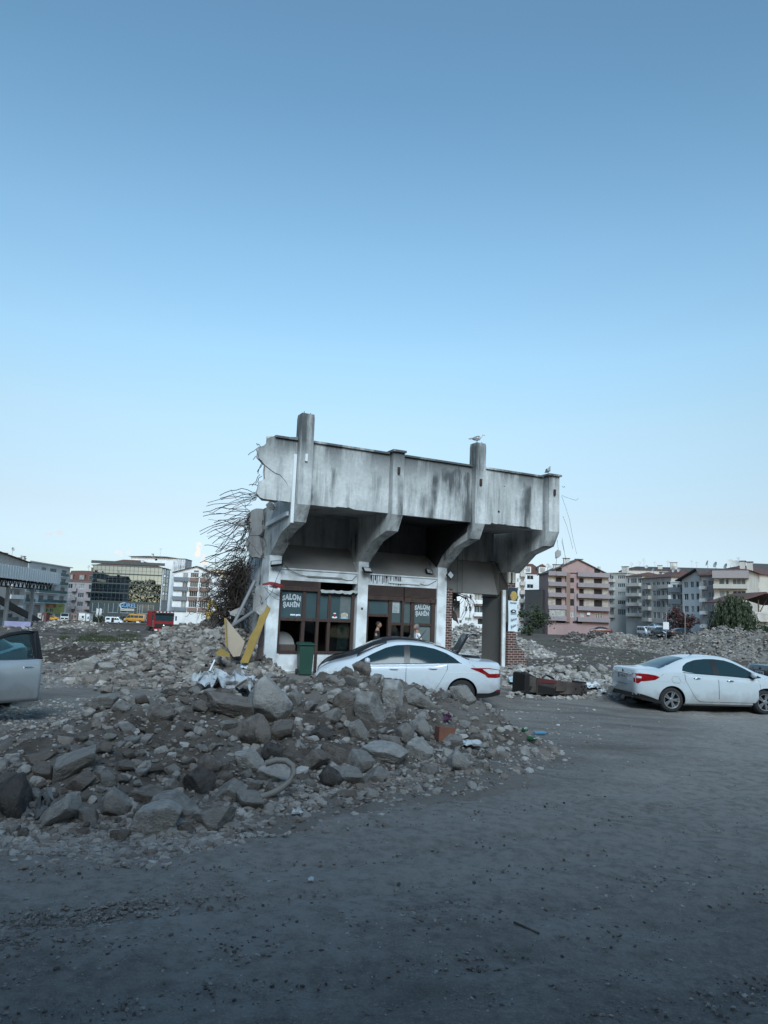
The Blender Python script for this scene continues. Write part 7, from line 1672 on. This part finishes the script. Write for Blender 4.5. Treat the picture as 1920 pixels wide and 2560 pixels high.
def lorry(name, label, loc, yaw, cabm, k=1.0, body=None, cat='lorry', lights=False):
    c = thing(name, label, cat, loc, yaw); T = lambda nm, m, *a, **q: MB().box(*a).build(nm, m, c, **q)
    cab = T('cab', cabm, -1.25, 1.25, 0, 2.0, 1.0, 3.0, bevel=.08); T('windscreen', CGLASS, -1.1, 1.1, -.03, -.003, 1.95, 2.8); T('sun_visor', TRIM, -1.2, 1.2, -.22, -.004, 2.8, 2.95); T('grille', TRIM, -1.1, 1.1, -.04, -.003, 1.05, 1.55)
    T('bumper', cabm, -1.25, 1.25, -.15, .3, .55, .98, bevel=.04)
    for s in (-1, 1):
        T('side_window', CGLASS, s * 1.253 - .01, s * 1.253 + .01, .35, 1.3, 2.0, 2.75); T('mirror', TRIM, s * 1.5 - .08, s * 1.5 + .08, -.1, .1, 2.0, 2.6); T('head_lamp', LWHITE, s * .95 - .17, s * .95 + .17, -.17, -.152, .65, .85)
        for y in (.9, 4.6, 5.9): wheel(c, s * 1.05, y, .5, 1, .5, .3, 6, False).rotation_euler = (0, 0, 0)
    T('chassis', TRIM, -.6, .6, .3, 7.2, .6, .95)
    if body: 
        b = T('tipper_body', body, -1.3, 1.3, 2.2, 7.2, 1.15, 3.15); m = MB()
        for q in range(6): m.box(1.302, 1.36, 2.5 + q * .9, 2.62 + q * .9, 1.15, 3.1); m.box(-1.36, -1.302, 2.5 + q * .9, 2.62 + q * .9, 1.15, 3.1)
        m.build('body_rib', body, b); T('cab_guard', body, -1.3, 1.3, .7, 2.197, 3.05, 3.2)
    if lights:
        for q in range(5): T('roof_lamp', LWHITE, -1.0 + q * .44, -.76 + q * .44, -.05, .1, 3.003, 3.12)
    MB().ball((0, -.05, 1.3), .12, 1, (1, .3, 1)).build('badge', CHROME, c); c.scale = (k, k, k); return c
for w_ in (): pass
lorry('tipper_lorry', 'red tipper lorry facing us behind the debris slope', vloc(407, 1590, 95), rad(24), P_RED, 1.0, P_RED, lights=True)
lorry('box_lorry', 'white lorry cab parked beside the yellow taxi', vloc(160, 1556, 215), rad(18), P_WHITE, .9)
def boxy(name, label, cat, px0, px1, py0, py1, Y, m, depth=2.4, extra=None):
    a, b = at(px0, py1, Y), at(px1, py0, Y); o = thing(name, label, cat, (a.x, Y, a.z)); w, h = b.x - a.x, b.z - a.z
    MB().box(0, w, 0, depth, 0, h).build('shell', m, o, bevel=.06); MB().box(-.08, w + .08, -.08, depth + .08, h + .003, h + .12).build('roof', m, o)
    MB().box(w * .12, w * .3, -.04, -.003, .1, h * .75).build('door', GL[0] if extra else CG, o); MB().box(w * .5, w * .85, -.04, -.003, h * .45, h * .75).build('window', GL[2], o); return o
boxy('site_cabin', 'dented white site cabin in front of the mauve block', 'cabin', 195, 213, 1534, 1555, 190, CW); boxy('site_cabin', 'narrow white cabin standing right of the dented one', 'cabin', 213.5, 224, 1536, 1558, 186, CW); boxy('kiosk', 'brick red kiosk left of the yellow taxi', 'kiosk', 104, 116, 1533, 1556, 205, mat('kiosk_red', (.14, .05, .05), .8)); boxy('kiosk', 'pale grey kiosk beside the brick red one', 'kiosk', 93, 103.5, 1534, 1548, 206, CG)
boxy('brick_hut', 'low brown hut between the white lorry and the site cabins', 'hut', 176, 194, 1534, 1551, 200, CB, extra=1)
# yellow excavator arm behind the debris
e = thing('excavator', 'yellow excavator arm showing behind the debris slope', 'excavator', at(520, 1552, 60)); EY = mat('excavator_yellow', (.4, .27, .05), .6, (.32, .22, .05), 2); k = 60 / F_PX
def eo(pts, name, th=.4): q = [at(x, y, 60) - V(e.location) for x, y in pts]; MB().prism(q, [p + V((0, th, 0)) for p in q]).build(name, EY, e)
eo([(519, 1512), (523, 1497), (530, 1500), (537, 1508), (545, 1522), (541, 1528), (531, 1514), (526, 1512), (522, 1526), (518, 1524)], 'boom'); eo([(541, 1524), (548, 1520), (552, 1532), (545, 1537)], 'bucket', .8); eo([(514, 1528), (532, 1528), (532, 1550), (514, 1550)], 'cab', 1.6)
# vans and cars on the street to the right
PK = [(1597, 1588, 172, 'white pickup truck facing us, left one of two between the pink house and the rubble'), (1622, 1590, 160, 'white pickup truck facing us, right one of two behind the pale mound')]
for px, py, Y, lb in PK: van(lb, P_WHITE, vloc(px - 8, py, Y) + V((1.1, 0, 0)), rad(-86), .95, group='pickups on the right', cat='pickup')
for px, py, Y, pm, yaw, lb in ((1530, 1586, 150, paint('maroon_car_paint', (.07, .008, .012)), 175, 'dark red car right of the pink house'), (1650, 1576, 170, P_SILVER, 100, 'silver car in front of the stained block'), (1672, 1592, 120, P_BLACK, 10, 'black car in front of the blue shop canopy'), (1636, 1588, 130, P_NAVY, -80, 'dark blue car beside the right white pickup')):
    sedan('parked_car', lb, EGEA, pm, vloc(px, py, Y), rad(yaw), style='plain', group='cars on the right street', wr=.32)
def post(label, px, py0, py1, Y, sign=False, m=GP):
    a, b = at(px, py1, Y), at(px + 1, py0, Y); o = thing('street_post', label, 'post', a); MB().tube([(0, 0, -.5), b - a], .07, 6).build('pole', m, o)
    if sign: MB().box(-.45, .45, -.09, -.07, (b - a).z * .3, (b - a).z * .3 + 1.1).build('sign_plate', FRW, o)
    else: MB().tube([b - a, b - a + V((.5, -.2, .12))], .05, 5).build('arm', m, o)
post('thin street post with a white sign in front of the shop openings', 1665, 1530, 1592, 112, True); post('thin bare street post right of the dark red tree', 1712, 1532, 1592, 112)
for px, lb in ((239, 'left one of two white flag poles at the glass office'), (247, 'right one of two white flag poles at the glass office')):
    a, b = at(px, 1548, 246), at(px + 3, 1520, 246); o = thing('flagpole', lb, 'flagpole', a, 0, 'flag poles'); MB().tube([(0, 0, -2), b - a], .06, 5).build('pole', FRW, o); MB().prism([b - a + V((0, 0, -.1)), b - a + V((.75, 0, -.3)), b - a + V((.5, 0, -3.4)), b - a + V((-.2, 0, -3.3))], [p + V((0, .03, 0)) for p in (b - a + V((0, 0, -.1)), b - a + V((.75, 0, -.3)), b - a + V((.5, 0, -3.4)), b - a + V((-.2, 0, -3.3)))]).build('flag', FRW, o)
# trees added out of view behind the camera to shade the near ground (seen in the glass of the office and the cars)
wd = MB(); r = random.Random(77)
def leafface(p, k):
    d = V((r.gauss(0, 1), r.gauss(0, 1), r.gauss(0, .8))).normalized() * k; e_ = d.cross(V((r.gauss(0, 1), r.gauss(0, 1), r.gauss(0, 1)))).normalized() * k * .55
    wd.face([p, p + d * .5 + e_, p + d, p + d * .5 - e_])
for k in range(46000):
    x = r.uniform(-80, 60); t = r.random(); top = 16.5 + 3 * noise.noise((x * .09, 3, 0)) + 2 * noise.noise((x * .3, 8, 0)); y = -9 - r.uniform(0, 5) - .1 * abs(x)
    leafface(V((x, y, top * t ** .8)), .85)
for k in range(9000):
    x = r.uniform(-190, -60); top = 20 - 8 * ss(-118, -84, x) + 3 * noise.noise((x * .12, 5, 0)) + 2 * noise.noise((x * .4, 1, 0)); leafface(V((x, -40 - r.uniform(0, 4), top * r.random() ** .8)), 1.3)
tag(wd.build('added_shade_trees', LEAF), kind='stuff')
